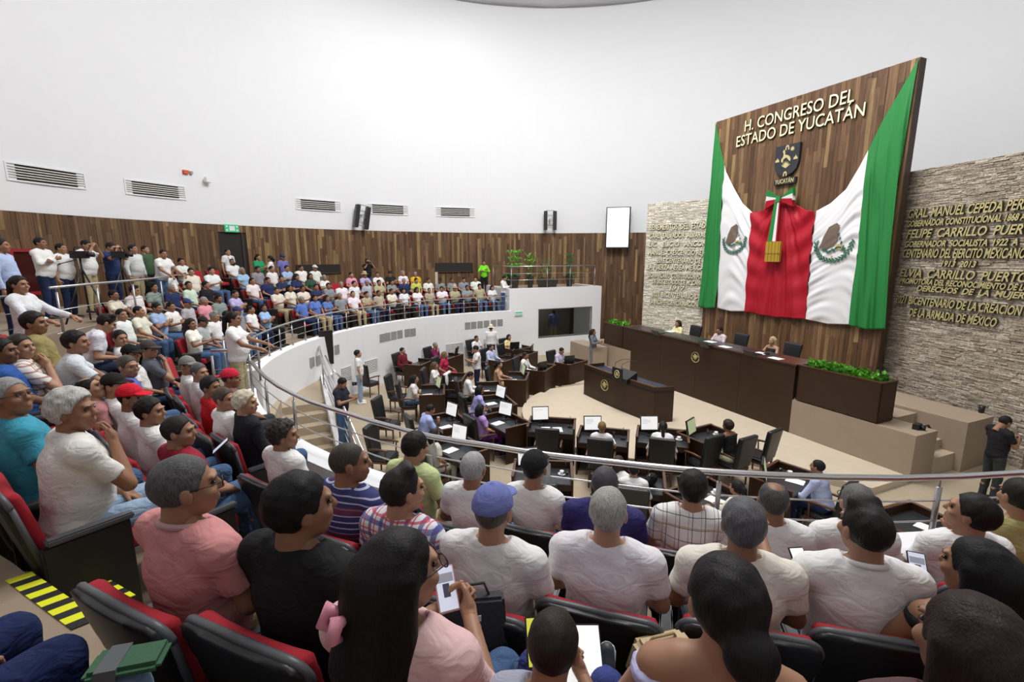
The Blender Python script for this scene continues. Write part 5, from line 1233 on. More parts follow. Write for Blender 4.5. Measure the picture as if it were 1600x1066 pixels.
def merged(name, items):
    V = []; F = []; MI = []; mats = []
    for me, dx in items:
        mt = me.materials[0]
        if mt not in mats: mats.append(mt)
        b = len(V); V += [(v.co.x+dx, v.co.y, v.co.z) for v in me.vertices]
        for p in me.polygons: F.append([b+i for i in p.vertices]); MI.append(mats.index(mt))
    me = bpy.data.meshes.new(name); me.from_pydata(V, [], F); [me.materials.append(q) for q in mats]; me.polygons.foreach_set('material_index', MI); return me
def seat(x, y, z, face, label, group, lod=0):
    t = thing('theatre_seat', label, 'seat', (x, y, z), rad(face-90), group)
    for nm, (me, kind) in SEATP.items():
        if lod == 1 and nm in ('edge_trim',): continue
        if kind == 'side':
            for dx in (-.285, .285): link(nm, me, t, (dx, 0, 0))
        else: link(nm, me, t)
    return t
# ================================================================ PEOPLE IN THE NEAR GALLERY
TGT = (6.0, 14.5)
def face_to(x, y, t=C0): return math.degrees(math.atan2(t[1]-y, t[0]-x))
def rel_yaw(x, y, face, t=TGT):
    d = (face_to(x, y, t)-face+180) % 360-180; return max(-60, min(60, d))
WHT = (.80, .80, .80); CRM = (.78, .72, .62); JEAN = (.065, .125, .25); LJEAN = (.28, .38, .52); NAVY = (.015, .025, .07); KHAKI = (.42, .34, .20); BLK = (.012, .012, .014); DGR = (.05, .055, .06)
HB = (.010, .009, .009); HG = (.30, .30, .31); HSP = (.12, .12, .12); HBR = (.045, .028, .018); HW = (.62, .61, .60)
plaid1 = pattern_cloth('plaid_red_blue', (.72, .72, .78), [('X', 14, .30, (.05, .06, .25), .1), ('Z', 14, .30, (.06, .07, .28), .2), ('X', 14, .12, (.50, .03, .06), .6), ('Z', 14, .12, (.50, .03, .06), .7)])
plaid2 = pattern_cloth('plaid_white_dark', (.78, .77, .77), [('X', 13, .07, (.06, .06, .08), 0), ('Z', 13, .07, (.06, .06, .08), .1), ('X', 13, .05, (.15, .15, .2), .3), ('Z', 6.5, .05, (.5, .35, .15), .5)])
stripe1 = pattern_cloth('stripes_navy', (.025, .03, .14), [('Z', 30, .22, (.55, .58, .75), 0), ('Z', 7, .30, (.14, .02, .05), .2)])
check1 = pattern_cloth('checks_brown', (.75, .73, .70), [('X', 16, .25, (.30, .12, .08), 0), ('Z', 16, .25, (.30, .14, .10), .1)])
tattoo = None
seatcount = {}
NEARPOS = []
LN_ = {1: 'front', 2: 'second', 3: 'third', 4: 'fourth', 5: 'fifth'}
def near(px, py, row, label, seat_ok=True, dz=0.0, seatlab=None, **kw):
    if row == 2 and px < 300 and px != 190: dz -= .15
    z = rowZ(row)+dz; x, y, _ = at(px, py, z+1.20*kw.get('scale', 1)); f = kw.pop('face', None)
    if f is None: f = face_to(x, y, (4.2, 13.4))
    if 'yaw' not in kw: kw['yaw'] = rel_yaw(x, y, f)*0.7
    kw.setdefault('group', 'spectators in the near gallery'); kw.setdefault('lod', 0)
    o = person(label, x, y, z, f, **kw); NEARPOS.append((x, y, row))
    if seat_ok: seat(x, y, z, f, seatlab or ('red theatre seat holding the '+label if len(label.split()) < 12 else 'red theatre seat under the '+' '.join(label.split()[:11])), 'near theatre seats')
    return o
R_ = 'near gallery'
near(645, 703, 1, 'man in pale green tee with thick black hair', shirt=(.52, .60, .30), hair='full', yaw=-15, nod=-10, trou=KHAKI)
near(740, 737, 1, 'grey haired man in white tee left of the black cap', shirt=WHT, hair='short', hairc=(.34, .34, .35), trou=JEAN)
near(835, 737, 1, 'man in white shirt and black cap at the rail', shirt=WHT, hat='cap', hatc=(.012, .012, .014), trou=JEAN, build='slim')
near(945, 762, 1, 'man in navy tee slouching with raised pale jeans knees', shirt=(.035, .03, .14), hair='short', hairc=(.06, .06, .07), trou=LJEAN, legs='apart', build='heavy')
near(1082, 768, 1, 'man in white plaid shirt with neat black hair', pat=plaid2, hair='full', trou=NAVY)
near(1207, 788, 1, 'balding man in white shirt, row at the handrail', shirt=WHT, hair='bald', hairc=(.07, .07, .07), trou=DGR)
near(1338, 792, 1, 'grey templed man in white shirt and glasses behind the spiky haired man', shirt=WHT, hair='short', hairc=HSP, trou=NAVY, extras=[glasses])
near(1512, 806, 1, 'reclining man in white shirt resting chin on hand', shirt=WHT, hair='full', arm='chin', yaw=45, nod=10, trou=NAVY)
near(1592, 782, 1, 'person in olive yellow shirt cut by the right edge', shirt=(.42, .40, .16), hair='short', trou=DGR)
near(545, 728, 2, 'man with receding buzz cut in navy and maroon striped shirt', pat=stripe1, hair='buzz', hairc=(.05, .045, .04), build='heavy', yaw=-40, trou=JEAN)
near(628, 772, 2, 'man in red and blue plaid shirt with dark swept hair', pat=plaid1, hair='quiff', hairc=(.02, .017, .015), yaw=-30, trou=LJEAN)
near(771, 806, 2, 'man in faded blue cap and white tee', shirt=WHT, hat='cap', hatc=(.16, .19, .46), hair='short', hairc=(.10, .09, .08), build='heavy', trou=KHAKI)
near(950, 808, 2, 'broad man with silver brush cut in white tee', shirt=(.78, .76, .80), hair='short', hairc=(.33, .33, .31), build='heavy', yaw=0, trou=JEAN)
near(1160, 828, 2, 'grey black haired man in cream shirt', shirt=(.76, .72, .64), hair='full', hairc=(.10, .10, .11), build='heavy', yaw=0, trou=DGR)
near(1352, 836, 2, 'man in white collared shirt with spiky dark hair texting', shirt=WHT, hair='quiff', hairc=(.014, .012, .012), arm='phone_left', build='heavy', yaw=15, trou=NAVY, extras=[collar(WHT)])
near(1530, 900, 2, 'woman with very long black hair holding a phone at right', fem=1, shirt=BLK, sleeve='none', hair='long', hairc=(.006, .006, .007), arm='phone', yaw=30, trou=NAVY)
near(290, 768, 3, 'man in pink polo with greying hair', shirt=(.62, .27, .27), hair='short', hairc=(.09, .09, .095), build='heavy', yaw=-30, trou=KHAKI, extras=[collar((.55, .33, .34)), glasses])
near(468, 800, 3, 'large man in black tee with thick black hair', shirt=(.010, .010, .012), hair='full', hairc=(.006, .006, .007), build='heavy', yaw=-25, trou=DGR)
near(622, 905, 3, 'woman in light pink tee with pink hair clip and glasses', fem=1, shirt=(.74, .50, .50), hair='long', hairc=(.008, .007, .008), arm='phone', build='heavy', yaw=-30, nod=0, trou=JEAN, extras=[glasses, hairclip])
near(860, 1030, 3, 'small child with brown hair holding a tablet', scale=.80, dz=.07, shirt=(.35, .36, .45), hair='short', hairc=(.020, .013, .010), arm='phone', nod=-20, yaw=0, trou=(.04, .06, .22), legs='up', shoe=(.04, .05, .06), build='slim', group='spectators in the near gallery')
near(1135, 955, 3, 'woman in lavender sleeveless top with dark bun and earring', fem=1, shirt=(.48, .48, .74), sleeve='none', hair='bun', hairc=(.010, .009, .010), arm='lap', yaw=15, trou=JEAN)
near(1520, 1030, 3, 'woman with dark brown hair at the lower right corner', fem=1, shirt=(.10, .05, .05), hair='long', hairc=(.018, .010, .008), yaw=10, trou=LJEAN, arm='lap')
# left block
near(78, 652, 3, 'large white haired man in white shirt leaning chin on hand', shirt=(.76, .75, .72), hair='fluffy', hairc=(.50, .50, .48), arm='chin', build='heavy', lean=10, yaw=-45, trou=LJEAN, face=55)
near(280, 678, 2, 'man in dark red polo with short dark hair', shirt=(.27, .012, .03), hair='short', hairc=(.02, .016, .014), build='heavy', yaw=-45, trou=JEAN)
near(236, 646, 2, 'young man in white tee with thick black hair beside the red polo', shirt=WHT, hair='full', yaw=-45, trou=JEAN, build='slim')
near(206, 625, 2, 'man in bright red cap and white shirt', shirt=WHT, hat='cap', hatc=(.62, .012, .03), yaw=-45, trou=JEAN)
near(180, 606, 2, 'man in black cap and white shirt behind the red cap', shirt=WHT, hat='cap', hatc=(.015, .013, .012), yaw=-45, trou=NAVY)
near(150, 610, 2, 'balding man with head tilted back, arms at his sides', shirt=(.45, .2, .2), hair='bald', yaw=-30, nod=20, trou=NAVY)
near(443, 683, 1, 'curly dark haired man in white shirt by the ledge', shirt=WHT, hair='curly', hairc=(.03, .026, .024), yaw=-45, arm='lap', trou=JEAN)
near(384, 632, 1, 'blond grey haired man in black jacket', shirt=(.012, .014, .02), sleeve='long', hair='fluffy', hairc=(.58, .54, .42), yaw=-45, trou=JEAN)
near(352, 626, 1, 'man in white shirt with glasses beside the black jacket', shirt=WHT, hair='short', hairc=(.07, .05, .04), yaw=-60, trou=DGR, extras=[glasses])
near(331, 607, 1, 'man in red shirt with black hair in the left block', shirt=(.50, .012, .02), hair='full', yaw=-60, trou=DGR)
near(361, 594, 1, 'brown skinned man in a red backward cap', shirt=(.2, .1, .1), hat='backcap', hatc=(.55, .02, .05), yaw=-30, trou=DGR, seat_ok=False, dz=-.10)
near(313, 584, 1, 'man in white polo with greying black hair near the steps', shirt=WHT, hair='short', hairc=(.10, .10, .10), yaw=-60, trou=JEAN)
near(295, 574, 1, 'man in camouflage grey cap at the steps', shirt=WHT, hat='cap', hatc=(.22, .22, .21), yaw=-60, trou=NAVY)
near(184, 577, 2, 'man in glasses and blue shirt leaning forward', shirt=(.12, .14, .45), hair='short', hairc=(.07, .06, .055), yaw=-60, trou=JEAN, lean=10, extras=[glasses], dz=.12)
near(206, 556, 2, 'man in black baseball cap and white shirt, block by the steps', shirt=WHT, hat='cap', hatc=(.01, .01, .01), yaw=-45, trou=NAVY)
near(234, 549, 2, 'man in charcoal cap and grey tee, hand at his chin', shirt=(.09, .10, .12), hat='cap', hatc=(.06, .05, .045), arm='chin', yaw=-45, trou=NAVY)
near(190, 531, 2, 'man in white tee with crew cut below the seated man in cream', shirt=WHT, hair='short', yaw=-60, trou=NAVY)
near(26, 625, 3, 'ruddy man with grey hair and glasses at the left edge', shirt=(.05, .32, .45), hair='short', hairc=(.28, .28, .28), yaw=-60, nod=10, trou=JEAN, extras=[glasses])
near(78, 538, 3, 'man in pale shirt stretching his arms over a red seat', shirt=(.68, .74, .80), hair='full', arm='forward', lean=20, yaw=-30, trou=(.05, .07, .09))
near(34, 545, 3, 'man in brown checked shirt with fist at his chin', pat=check1, hair='short', hairc=(.03, .025, .02), arm='chin', yaw=-45, trou=DGR)
near(5, 552, 3, 'dark skinned man in blue tee at the left edge', shirt=(.03, .10, .35), hair='short', arm='knee', yaw=-30, skin=(.20, .10, .06), trou=DGR)
near(55, 508, 3, 'black haired person half hidden behind the pale shirt', shirt=(.3, .25, .1), hair='full', yaw=-30, trou=DGR, dz=.15)
# row four knees at the lower left, heads outside the frame
def by_knee(px, py, row, label, **kw):
    z = rowZ(row); kx, ky, _ = at(px, py, z+.60); f = face_to(kx, ky); x = kx-.45*math.cos(rad(f)); y = ky-.45*math.sin(rad(f))
    person(label, x, y, z, f, lod=0, group='spectators in the near gallery', **kw); seat(x, y, z, f, 'red theatre seat of the '+' '.join(label.split()[:9]), 'near theatre seats')
by_knee(45, 985, 4, 'person in dark navy trousers seated at the lower left corner', shirt=(.02, .02, .03), trou=(.012, .022, .085), legs='std')
by_knee(235, 1075, 4, 'person in pale blue jeans with a green bag at lower left', shirt=(.02, .02, .03), trou=(.22, .32, .48))
# man sitting on the step with a phone
x, y, _ = at(112, 500, 3.4+.35)
o = person('young man in white and red jersey on the step, looking at his phone', x, y, 2.55, 40, lod=0, shirt=(.72, .72, .80), hair='quiff', arm='phone', lean=30, nod=-30, trou=(.02, .03, .07), shoe=(.5, .02, .04), group='spectators in the near gallery')
struct(MB().box(-.45, .45, -.5, .18, 0, .42).build('aisle_step', M_STEP, None, loc=(x, y, 2.55), rz=rad(-50)), 'carpeted ledge under the young man in the jersey')
# empty near seats
for i, (px_, py_, rw_, lab) in enumerate(((1440, 830, 1, 'empty red seat between the texting man and the reclining man'), (700, 712, 1, 'empty red seat between the pale green tee and the grey haired man'), (1265, 965, 3, 'empty red seat right of the woman in lavender'), (735, 950, 3, 'empty red seat left of the small child'), (1000, 985, 3, 'empty red seat right of the small child'),
                                     (380, 900, 3, 'empty red seat between the pink polo and the black tee'), (470, 690, 2, 'empty red seat behind the curly haired man'), (1050, 815, 2, 'empty red seat between silver brush cut and cream shirt'))):
    pass
def eseat(x, y, row, lab, f=None): seat(x, y, rowZ(row), f if f is not None else face_to(x, y, (4.2, 13.4)), lab, 'near theatre seats'); NEARPOS.append((x, y, row))
# complete each row by an even run of seats where nobody sits
def fill(row, a0, a1, word):
    step = math.degrees(.60/rowR(row)); a = a0; k = 0
    while a < a1:
        x, y = pol(rowR(row), a)
        if row in (1, 2, 3) and a < -120: x, y = pol(rowR(row)-.35, a)
        if all(math.hypot(x-p[0], y-p[1]) > .54 for p in NEARPOS):
            k += 1; px_ = project(x, y, rowZ(row)+.9)
            eseat(x, y, row, 'empty red theatre seat, %s from the left in the %s' % (ordinal(k), word))
        a += step
fill(1, -112.5, -62, 'near row at the handrail'); fill(2, -112.5, -68, 'second near row'); fill(3, -111.8, -78, 'third near row')
fill(2, -150, -117.5, 'second row of the left block'); fill(1, -152, -118.5, 'first row of the left block'); fill(3, -150, -118.5, 'third row of the left block'); fill(4, -148, -121, 'fourth row of the left block')

# ---- things held or lying in the near gallery
def phone(px, py, dist_z, face, tilt, lab, size=(.075, .155), screen=None, extra=None, cat='phone', name='mobile_phone', case=None, roll=0):
    x, y, z = at(px, py, dist_z); t = thing(name, lab, cat, (x, y, z)); t.rotation_euler = Euler((rad(tilt), rad(roll), rad(face)), 'XYZ')
    w_, h_ = size; me = bevel_mesh(MB().box(-w_/2, w_/2, -.005, .005, -h_/2, h_/2).mesh('case', case or M_BLACK), .003); link('case', me, t)
    MB().box(-w_/2+.005, w_/2-.005, -.0065, -.005, -h_/2+.006, h_/2-.006).build('screen', screen or simple('phone_screen', (.3, .3, .35), .2, emit=(.75, .80, .95), es=.6), t)
    if extra:
        for q, c in extra: MB().box(q[0], q[1], -.0072, -.0065, q[2], q[3]).build('picture', c, t)
    return t
pic = [((-.03, .03, .02, .05), simple('pic_a', (.2, .2, .25), .4, emit=(.25, .25, .3), es=.5)), ((-.012, .012, -.03, .015), simple('pic_b', (.05, .06, .1), .4))]
phone(697, 920, rowZ(3)+.90, 20, -50, 'phone with pale pink case in the hands of the woman with pink clip', screen=None, extra=pic, case=simple('pink_case', (.55, .35, .38), .4))
phone(1252, 882, rowZ(2)+.92, 5, -45, 'bright phone in the left hand of the texting man', screen=simple('phone_white', (.5, .5, .5), .2, emit=(1, 1, .97), es=.8))
phone(1434, 888, rowZ(2)+.88, -25, -50, 'phone held by the long haired woman at right', extra=pic)
phone(838, 1003, rowZ(3)+.80, 5, -40, 'dark phone with yellow screen edge beside the child', screen=simple('phone_yellow', (.5, .5, .05), .3, emit=(.8, .85, .1), es=.5), size=(.07, .15))
phone(905, 1040, rowZ(3)+.74, 0, -50, 'white screened tablet in the hands of the small child', size=(.16, .24), screen=simple('phone_white', (.5, .5, .5), .2, emit=(1, 1, .97), es=.8), name='tablet', cat='tablet')
phone(345, 697, rowZ(2)+.83, -60, -50, 'small phone held beside the dark red polo')
x, y, z = at(738, 975, rowZ(3)+.60); t = thing('tote_bag', 'dark grey tote bag with a white tag on the lap left of the child', 'bag', (x, y, z-.12), rad(12))
m = MB().hexa([(-.14, -.05, 0), (.14, -.05, 0), (.14, .05, 0), (-.14, .05, 0), (-.12, -.03, .26), (.13, -.03, .24), (.13, .03, .24), (-.12, .03, .26)]); link('body', bevel_mesh(m.mesh('body', simple('tote_grey', (.04, .042, .047), .8, bump=.2)), .012), t)
MB().tube([(-.07, 0, .25), (-.06, 0, .30), (.05, 0, .30), (.07, 0, .24)], .006, 6).build('handle', simple('tote_grey', (.04, .042, .047), .8), t, True); MB().box(-.02, .03, -.052, -.048, .17, .195).build('tag', M_PAPER, t)
x, y, z = at(1035, 1010, rowZ(3)+.56); t = thing('handbag', 'tan leather handbag on the lap of the woman in lavender', 'bag', (x, y, z-.12), rad(15)); t.scale = (.8, .8, .7)
m = MB().hexa([(-.17, -.09, 0), (.17, -.09, 0), (.17, .09, 0), (-.17, .09, 0), (-.14, -.06, .22), (.14, -.06, .22), (.14, .06, .22), (-.14, .06, .22)]); link('body', bevel_mesh(m.mesh('body', simple('tan_bag', (.52, .40, .22), .6, bump=.2)), .03, 3), t)
MB().tube([(-.08, 0, .2), (-.06, 0, .24), (.06, 0, .24), (.08, 0, .2)], .008, 6).build('handle', simple('tan_bag_dark', (.35, .22, .10), .5), t, True)
x, y, z = at(203, 1050, rowZ(4)+.60); t = thing('pouch', 'dark green and grey fabric pouch on the pale jeans', 'bag', (x, y, z+.02), rad(20)); t.rotation_euler = (rad(-8), rad(4), rad(20))
link('body', bevel_mesh(MB().box(-.09, .09, -.06, .06, 0, .03).mesh('body', simple('pouch_green', (.03, .10, .05), .8, bump=.2)), .012), t); MB().box(-.06, -.01, -.061, .061, -.001, .032).build('strap', simple('pouch_grey', (.08, .09, .10), .7), t)
x, y, z = at(533, 850, rowZ(2)+.75); t = thing('folded_bag', 'white plastic bag with pink print on the seat arm', 'bag', (x, y, z-.05), rad(-20))
link('body', bevel_mesh(MB().hexa([(-.12, -.04, 0), (.12, -.04, 0), (.12, .04, 0), (-.12, .04, 0), (-.10, -.02, .15), (.12, -.02, .14), (.12, .02, .14), (-.1, .02, .15)]).mesh('body', simple('bag_white', (.60, .64, .74), .5)), .01), t)
m = MB(); [m.tube([(-.06+.05*i+.02*math.cos(a), -.043+.015*0, .07+.035*math.sin(a)) for a in [2*PI*j/10 for j in range(11)]], .005, 5) for i in range(3)]; o = m.build('print', simple('bag_pink', (.7, .2, .25), .5), t); 
x, y, z = at(168, 528, rowZ(3)+.4); t = thing('backpack', 'black backpack set on the step behind the young man in the jersey', 'bag', (x, y, 2.62), rad(30))
g = SDF((-.3, -.25, -.02), (.3, .25, .55), .025); g.ell((0, 0, .22), (.19, .13, .24)); g.ell((0, -.12, .15), (.13, .07, .12), k=.03); link('body', np_mesh('body', [(*g.mesh(), 0)], [simple('backpack_black', (.012, .012, .014), .7)]), t)
MB().tube([(-.09, .12, .05), (-.10, .2, .25), (-.08, .11, .42)], .018, 6).tube([(.09, .12, .05), (.10, .2, .25), (.08, .11, .42)], .018, 6).build('strap', M_BLACK, t, True)

# ================================================================ LEFT BLOCK AND FAR GALLERY CROWD
def on_circle(px, R, c=C0):
    X, Y, Z = ray(px, 398); a = X*X+Y*Y; b = -2*(X*c[0]+Y*c[1]); cc = c[0]**2+c[1]**2-R*R; d = max(0, b*b-4*a*cc)
    t = (-b+math.sqrt(d))/(2*a); return X*t, Y*t
SHN = {'white': WHT, 'cream': (.72, .68, .56), 'khaki': (.42, .38, .24), 'tan': (.46, .40, .26), 'blue': (.10, .20, .50), 'royal blue': (.02, .09, .55), 'light blue': (.35, .50, .75), 'navy': (.02, .03, .10), 'black': (.012, .012, .015), 'grey': (.25, .27, .29), 'dark green': (.03, .08, .05), 'yellow': (.72, .45, .02), 'lime': (.50, .55, .12),
       'orange': (.75, .16, .03), 'pink': (.70, .30, .38), 'lilac': (.50, .42, .70), 'red': (.5, .02, .03), 'maroon': (.2, .02, .04), 'plaid': (.42, .42, .45), 'pale green': (.55, .70, .62)}
HINT = {('C', 1): [(300, 'white'), (322, 'plaid'), (340, 'white'), (356, 'cream'), (370, 'grey'), (383, 'tan'), (397, 'white'), (420, 'light blue'), (436, 'white'), (452, 'royal blue'), (470, 'white')],
        ('C', 2): [(250, 'white'), (280, 'white'), (303, 'plaid'), (328, 'pink'), (346, 'grey'), (362, 'lilac'), (378, 'cream'), (392, 'maroon'), (425, 'orange'), (440, 'white')],
        ('C', 3): [(195, 'cream'), (215, 'white'), (240, 'grey'), (258, 'navy'), (285, 'pale green'), (315, 'black'), (350, 'white'), (366, 'white'), (385, 'lilac'), (408, 'orange')],
        ('C', 4): [(250, 'white'), (290, 'white'), (308, 'dark green'), (335, 'white'), (360, 'white'), (372, 'cream'), (400, 'white')],
        ('C', 5): [(270, 'white'), (284, 'white'), (308, 'white'), (334, 'white'), (370, 'white')],
        ('D', 1): [(511, 'blue'), (533, 'grey'), (549, 'white'), (563, 'white'), (578, 'khaki'), (595, 'tan'), (615, 'cream'), (632, 'white'), (648, 'white'), (664, 'khaki'), (682, 'khaki'), (699, 'tan'), (715, 'khaki'), (733, 'white'), (751, 'khaki'), (768, 'white')],
        ('D', 2): [(483, 'cream'), (500, 'navy'), (520, 'cream'), (536, 'white'), (553, 'white'), (570, 'plaid'), (588, 'tan'), (607, 'white'), (623, 'navy'), (640, 'white'), (656, 'lime'), (673, 'white'), (695, 'grey'), (710, 'grey'), (724, 'grey'), (743, 'white')],
        ('D', 3): [(452, 'navy'), (475, 'black'), (495, 'dark green'), (510, 'black'), (527, 'white'), (545, 'pink'), (561, 'grey'), (577, 'lilac'), (593, 'white'), (610, 'black'), (628, 'white'), (645, 'yellow'), (660, 'yellow')],
        ('D', 4): [(432, 'white'), (445, 'white'), (473, 'white'), (485, 'white'), (506, 'white'), (522, 'grey'), (538, 'white')]}
SECN = {'C': 'left block', 'D': 'far gallery'}
RN_ = {1: 'front row', 2: 'second row', 3: 'third row', 4: 'fourth row', 5: 'fifth row'}
crowd_rng = random.Random(11)
def crowd_row(sec, row, a0, a1, skip=0.04):
    R = rowR(row); z = rowZ(row); step = math.degrees(.60/R); n = int(abs(a1-a0)/step); items = []
    for i in range(n+1):
        a = a0+(a1-a0)*i/n; x, y = pol(R+crowd_rng.uniform(-.03, .03), a); px, py = project(x, y, z+1.22); items.append((px, x, y, a))
    items.sort(); hs = HINT.get((sec, row), [])
    for i, (px, x, y, a) in enumerate(items):
        f = face_to(x, y)+crowd_rng.uniform(-6, 6); where = '%s from the left, %s of %s' % (ordinal(i+1), RN_[row], SECN[sec])
        seat(x, y, z, face_to(x, y), 'theatre seat, '+where, 'theatre seats of '+SECN[sec], lod=1)
        if crowd_rng.random() < skip: continue
        cname = min(hs, key=lambda q: abs(q[0]-px))[1] if hs else 'white'
        if cname == 'orange' and abs(min(hs, key=lambda q: abs(q[0]-px))[0]-px) > 9: cname = 'white'
        if crowd_rng.random() < .18 and cname in ('white', 'navy', 'khaki', 'cream', 'blue', 'black'): cname = crowd_rng.choice(['white', 'light blue', 'cream', 'grey', 'plaid', 'white'])
        fem = crowd_rng.random() < .16; hat = None; hatc = (.02, .02, .02); hd = 'dark hair'
        hair = 'long' if fem else crowd_rng.choice(['short', 'short', 'full', 'buzz', 'quiff']); hc = HB
        r = crowd_rng.random()
        if not fem and r < .14: hat = 'cap'; hatc, hd = crowd_rng.choice([((.02, .02, .02), 'black cap'), ((.6, .6, .6), 'white cap'), ((.03, .05, .15), 'navy cap')])
        elif not fem and r < .18: hat = 'straw'; hatc = (.5, .4, .25); hd = 'straw hat'
        elif r > .84: hc = (.25, .25, .25); hd = 'grey hair'
        elif fem: hd = 'long dark hair'
        tr, trn = crowd_rng.choice([(JEAN, 'jeans'), (NAVY, 'navy trousers'), (KHAKI, 'khaki trousers'), (BLK, 'black trousers'), (JEAN, 'jeans')])
        arm = crowd_rng.choice(['lap', 'lap', 'cross', 'knee', 'phone', 'rest', 'lap'])
        person('%s in %s, %s, %s' % ('woman' if fem else 'man', cname, hd, where), x, y, z, f, lod=1, fem=int(fem), arm=arm, build=crowd_rng.choice(['mid', 'mid', 'heavy']) if not fem else 'mid', hair=hair, hairc=hc, hat=hat, hatc=hatc,
               shirt=tuple(min(.82, c*crowd_rng.uniform(.92, 1.08)) for c in SHN[cname]), trou=tr, yaw=crowd_rng.choice([0, 0, -15, -30]), nod=crowd_rng.choice([0, 0, -10]), scale=crowd_rng.uniform(.95, 1.03), group='spectators of '+SECN[sec])
for row, b0, b1 in ((1, 174.5, 195), (2, 174, 198), (3, 173.5, 189.5), (4, 167.5, 174.5), (5, 160, 171)): crowd_row('C', row, b0, b1)
for row, b0, b1 in ((1, 112.5, 164.5), (2, 115, 164.5), (3, 128, 164.5), (4, 148, 162)): crowd_row('D', row, b0, b1)
# ---- people standing
def stand(px, R, z, label, face=None, py=None, **kw):
    if py is not None: x, y, _ = at(px, py, z+1.64*kw.get('scale', 1))
    else: x, y = on_circle(px, R)
    f = face if face is not None else face_to(x, y); kw.setdefault('lod', 1); kw.setdefault('arm', 'down')
    return person(label, x, y, z, f, pose='stand', **kw)
def neckcam(o, H, B):
    n = B['neck']; m = MB().box(-.07, .07, .17, .23, n[2]-.36, n[2]-.27); m.tube([(0, .23, n[2]-.315), (0, .30, n[2]-.315)], .035, 10); m.tube([(-.07, .19, n[2]-.28), (-.08, .13, n[2]-.1), (-.06, -.02, n[2]+.0)], .008, 5); m.tube([(.07, .19, n[2]-.28), (.08, .13, n[2]-.1), (.06, -.02, n[2]+.0)], .008, 5); m.build('neck_camera', M_BLACK, o)
G1 = 'press and people standing on the left platform'
Z5 = rowZ(5)-.18
stand(66, 13.3, 3.2, 'bearded man in white shirt with folded arms by the fire cabinet', arm='cross', sleeve='long', shirt=WHT, trou=NAVY, build='heavy', group=G1)
stand(97, 13.6, 3.1, 'round faced man in white shirt behind the rail', shirt=WHT, trou=NAVY, build='heavy', group=G1)
stand(134, 13.2, 3.2, 'cameraman in white shirt and khaki trousers bending to his camera', arm='cam', shirt=WHT, trou=KHAKI, nod=-20, build='heavy', group=G1)
stand(172, 13.0, 3.15, 'cameraman in navy shirt behind the second video camera', arm='cam', shirt=(.02, .04, .13), trou=NAVY, nod=-20, group=G1)
stand(209, 13.0, 3.1, 'bearded man in pale grey shirt with a dark shoulder strap', shirt=(.62, .64, .64), sleeve='long', trou=KHAKI, build='heavy', group=G1)
stand(228, 13.8, 3.1, 'man in dark green shirt half hidden behind the standing group', shirt=(.05, .10, .05), trou=BLK, group=G1)
stand(247, 12.6, 3.0, 'man in white polo leaning on the platform rail', arm='rail', shirt=WHT, trou=JEAN, lean=15, build='heavy', yaw=-30, nod=-10, group=G1)
stand(4, 12.3, 3.1, 'man in light blue shirt cut by the left edge', shirt=(.42, .52, .75), sleeve='long', trou=NAVY, group=G1)
x, y = on_circle(22, 11.6); person('woman with long black hair in white blouse and shoulder strap', x, y, 2.55, face_to(x, y)-20, pose='stand', arm='rail', lod=0, fem=1, sleeve='long', shirt=(.72, .74, .78), trou=NAVY, hair='pony', yaw=-15, group=G1, scale=1.0)
stand(356, 14.3, 3.05, 'photographer in white tee with a camera round his neck in the doorway', shirt=(.7, .7, .72), trou=BLK, extras=[neckcam])
G2 = 'people standing along the back wall'
stand(403, 13.9, 2.85, 'woman in green top and black trousers with a white hair bow', fem=1, hair='bun', arm='phone', shirt=(.02, .30, .12), trou=BLK, face=-20, group=G2)
stand(421, 13.7, 2.80, 'woman in white dress facing the woman in green', fem=1, hair='bun', arm='phone', shirt=WHT, trou=(.70, .74, .80), face=200, group=G2)
stand(441, 13.7, 2.85, 'man in violet blue shirt and navy cap by the wall', shirt=(.16, .16, .42), hat='cap', hatc=(.03, .04, .12), trou=NAVY, group=G2)
stand(573, 13.2, 2.66, 'photographer in black raising a camera against the board wall', arm='cam', shirt=BLK, trou=JEAN, group=G2)
stand(756, 12.3, 2.55, 'woman in lime green blouse and black trousers at the wall', fem=1, arm='cross', sleeve='long', shirt=(.18, .75, .02), trou=BLK, face=-85, group=G2)
stand(787, 9.9, 1.9, 'man in white shirt and jeans at the corner of the booth', sleeve='long', arm='phone', shirt=WHT, trou=(.04, .07, .20), face=-20, nod=-20)
stand(365, 0, 1.9, 'man in white tee and khaki trousers with black ponytail gripping the rail', py=499, lod=0, arm='rail', shirt=WHT, trou=(.40, .36, .22), hair='pony', hairc=HB, build='heavy', face=15, extras=[glasses])
G3 = 'people standing on the chamber floor'
stand(559, 0, FL, 'slim man in white polo and pale jeans holding a camera', py=553, build='slim', shirt=WHT, trou=LJEAN, shoe=(.8, .8, .8), face=20, group=G3, hair='full')
stand(531, 0, FL+.25, 'dark shirted man on the stairs looking at his phone', py=597, arm='phone', shirt=(.02, .02, .035), trou=JEAN, nod=-30, face=-10, group=G3, hair='full')
stand(745, 0, FL, 'man in white tee standing between the desks', py=545, arm='phone', shirt=WHT, trou=NAVY, face=190, group=G3, nod=-20)
stand(767, 0, FL, 'man in cream cowboy hat and white shirt seen from behind', py=513, hat='straw', hatc=(.72, .66, .5), shirt=WHT, sleeve='long', trou=NAVY, face=100, group=G3, build='heavy')
stand(927, 0, FL, 'woman in long grey dress leaning on the dais block', py=519, fem=1, hair='long', hairc=(.02, .012, .01), arm='phone', sleeve='long', shirt=(.13, .15, .18), trou=(.13, .15, .18), face=-30, group=G3)
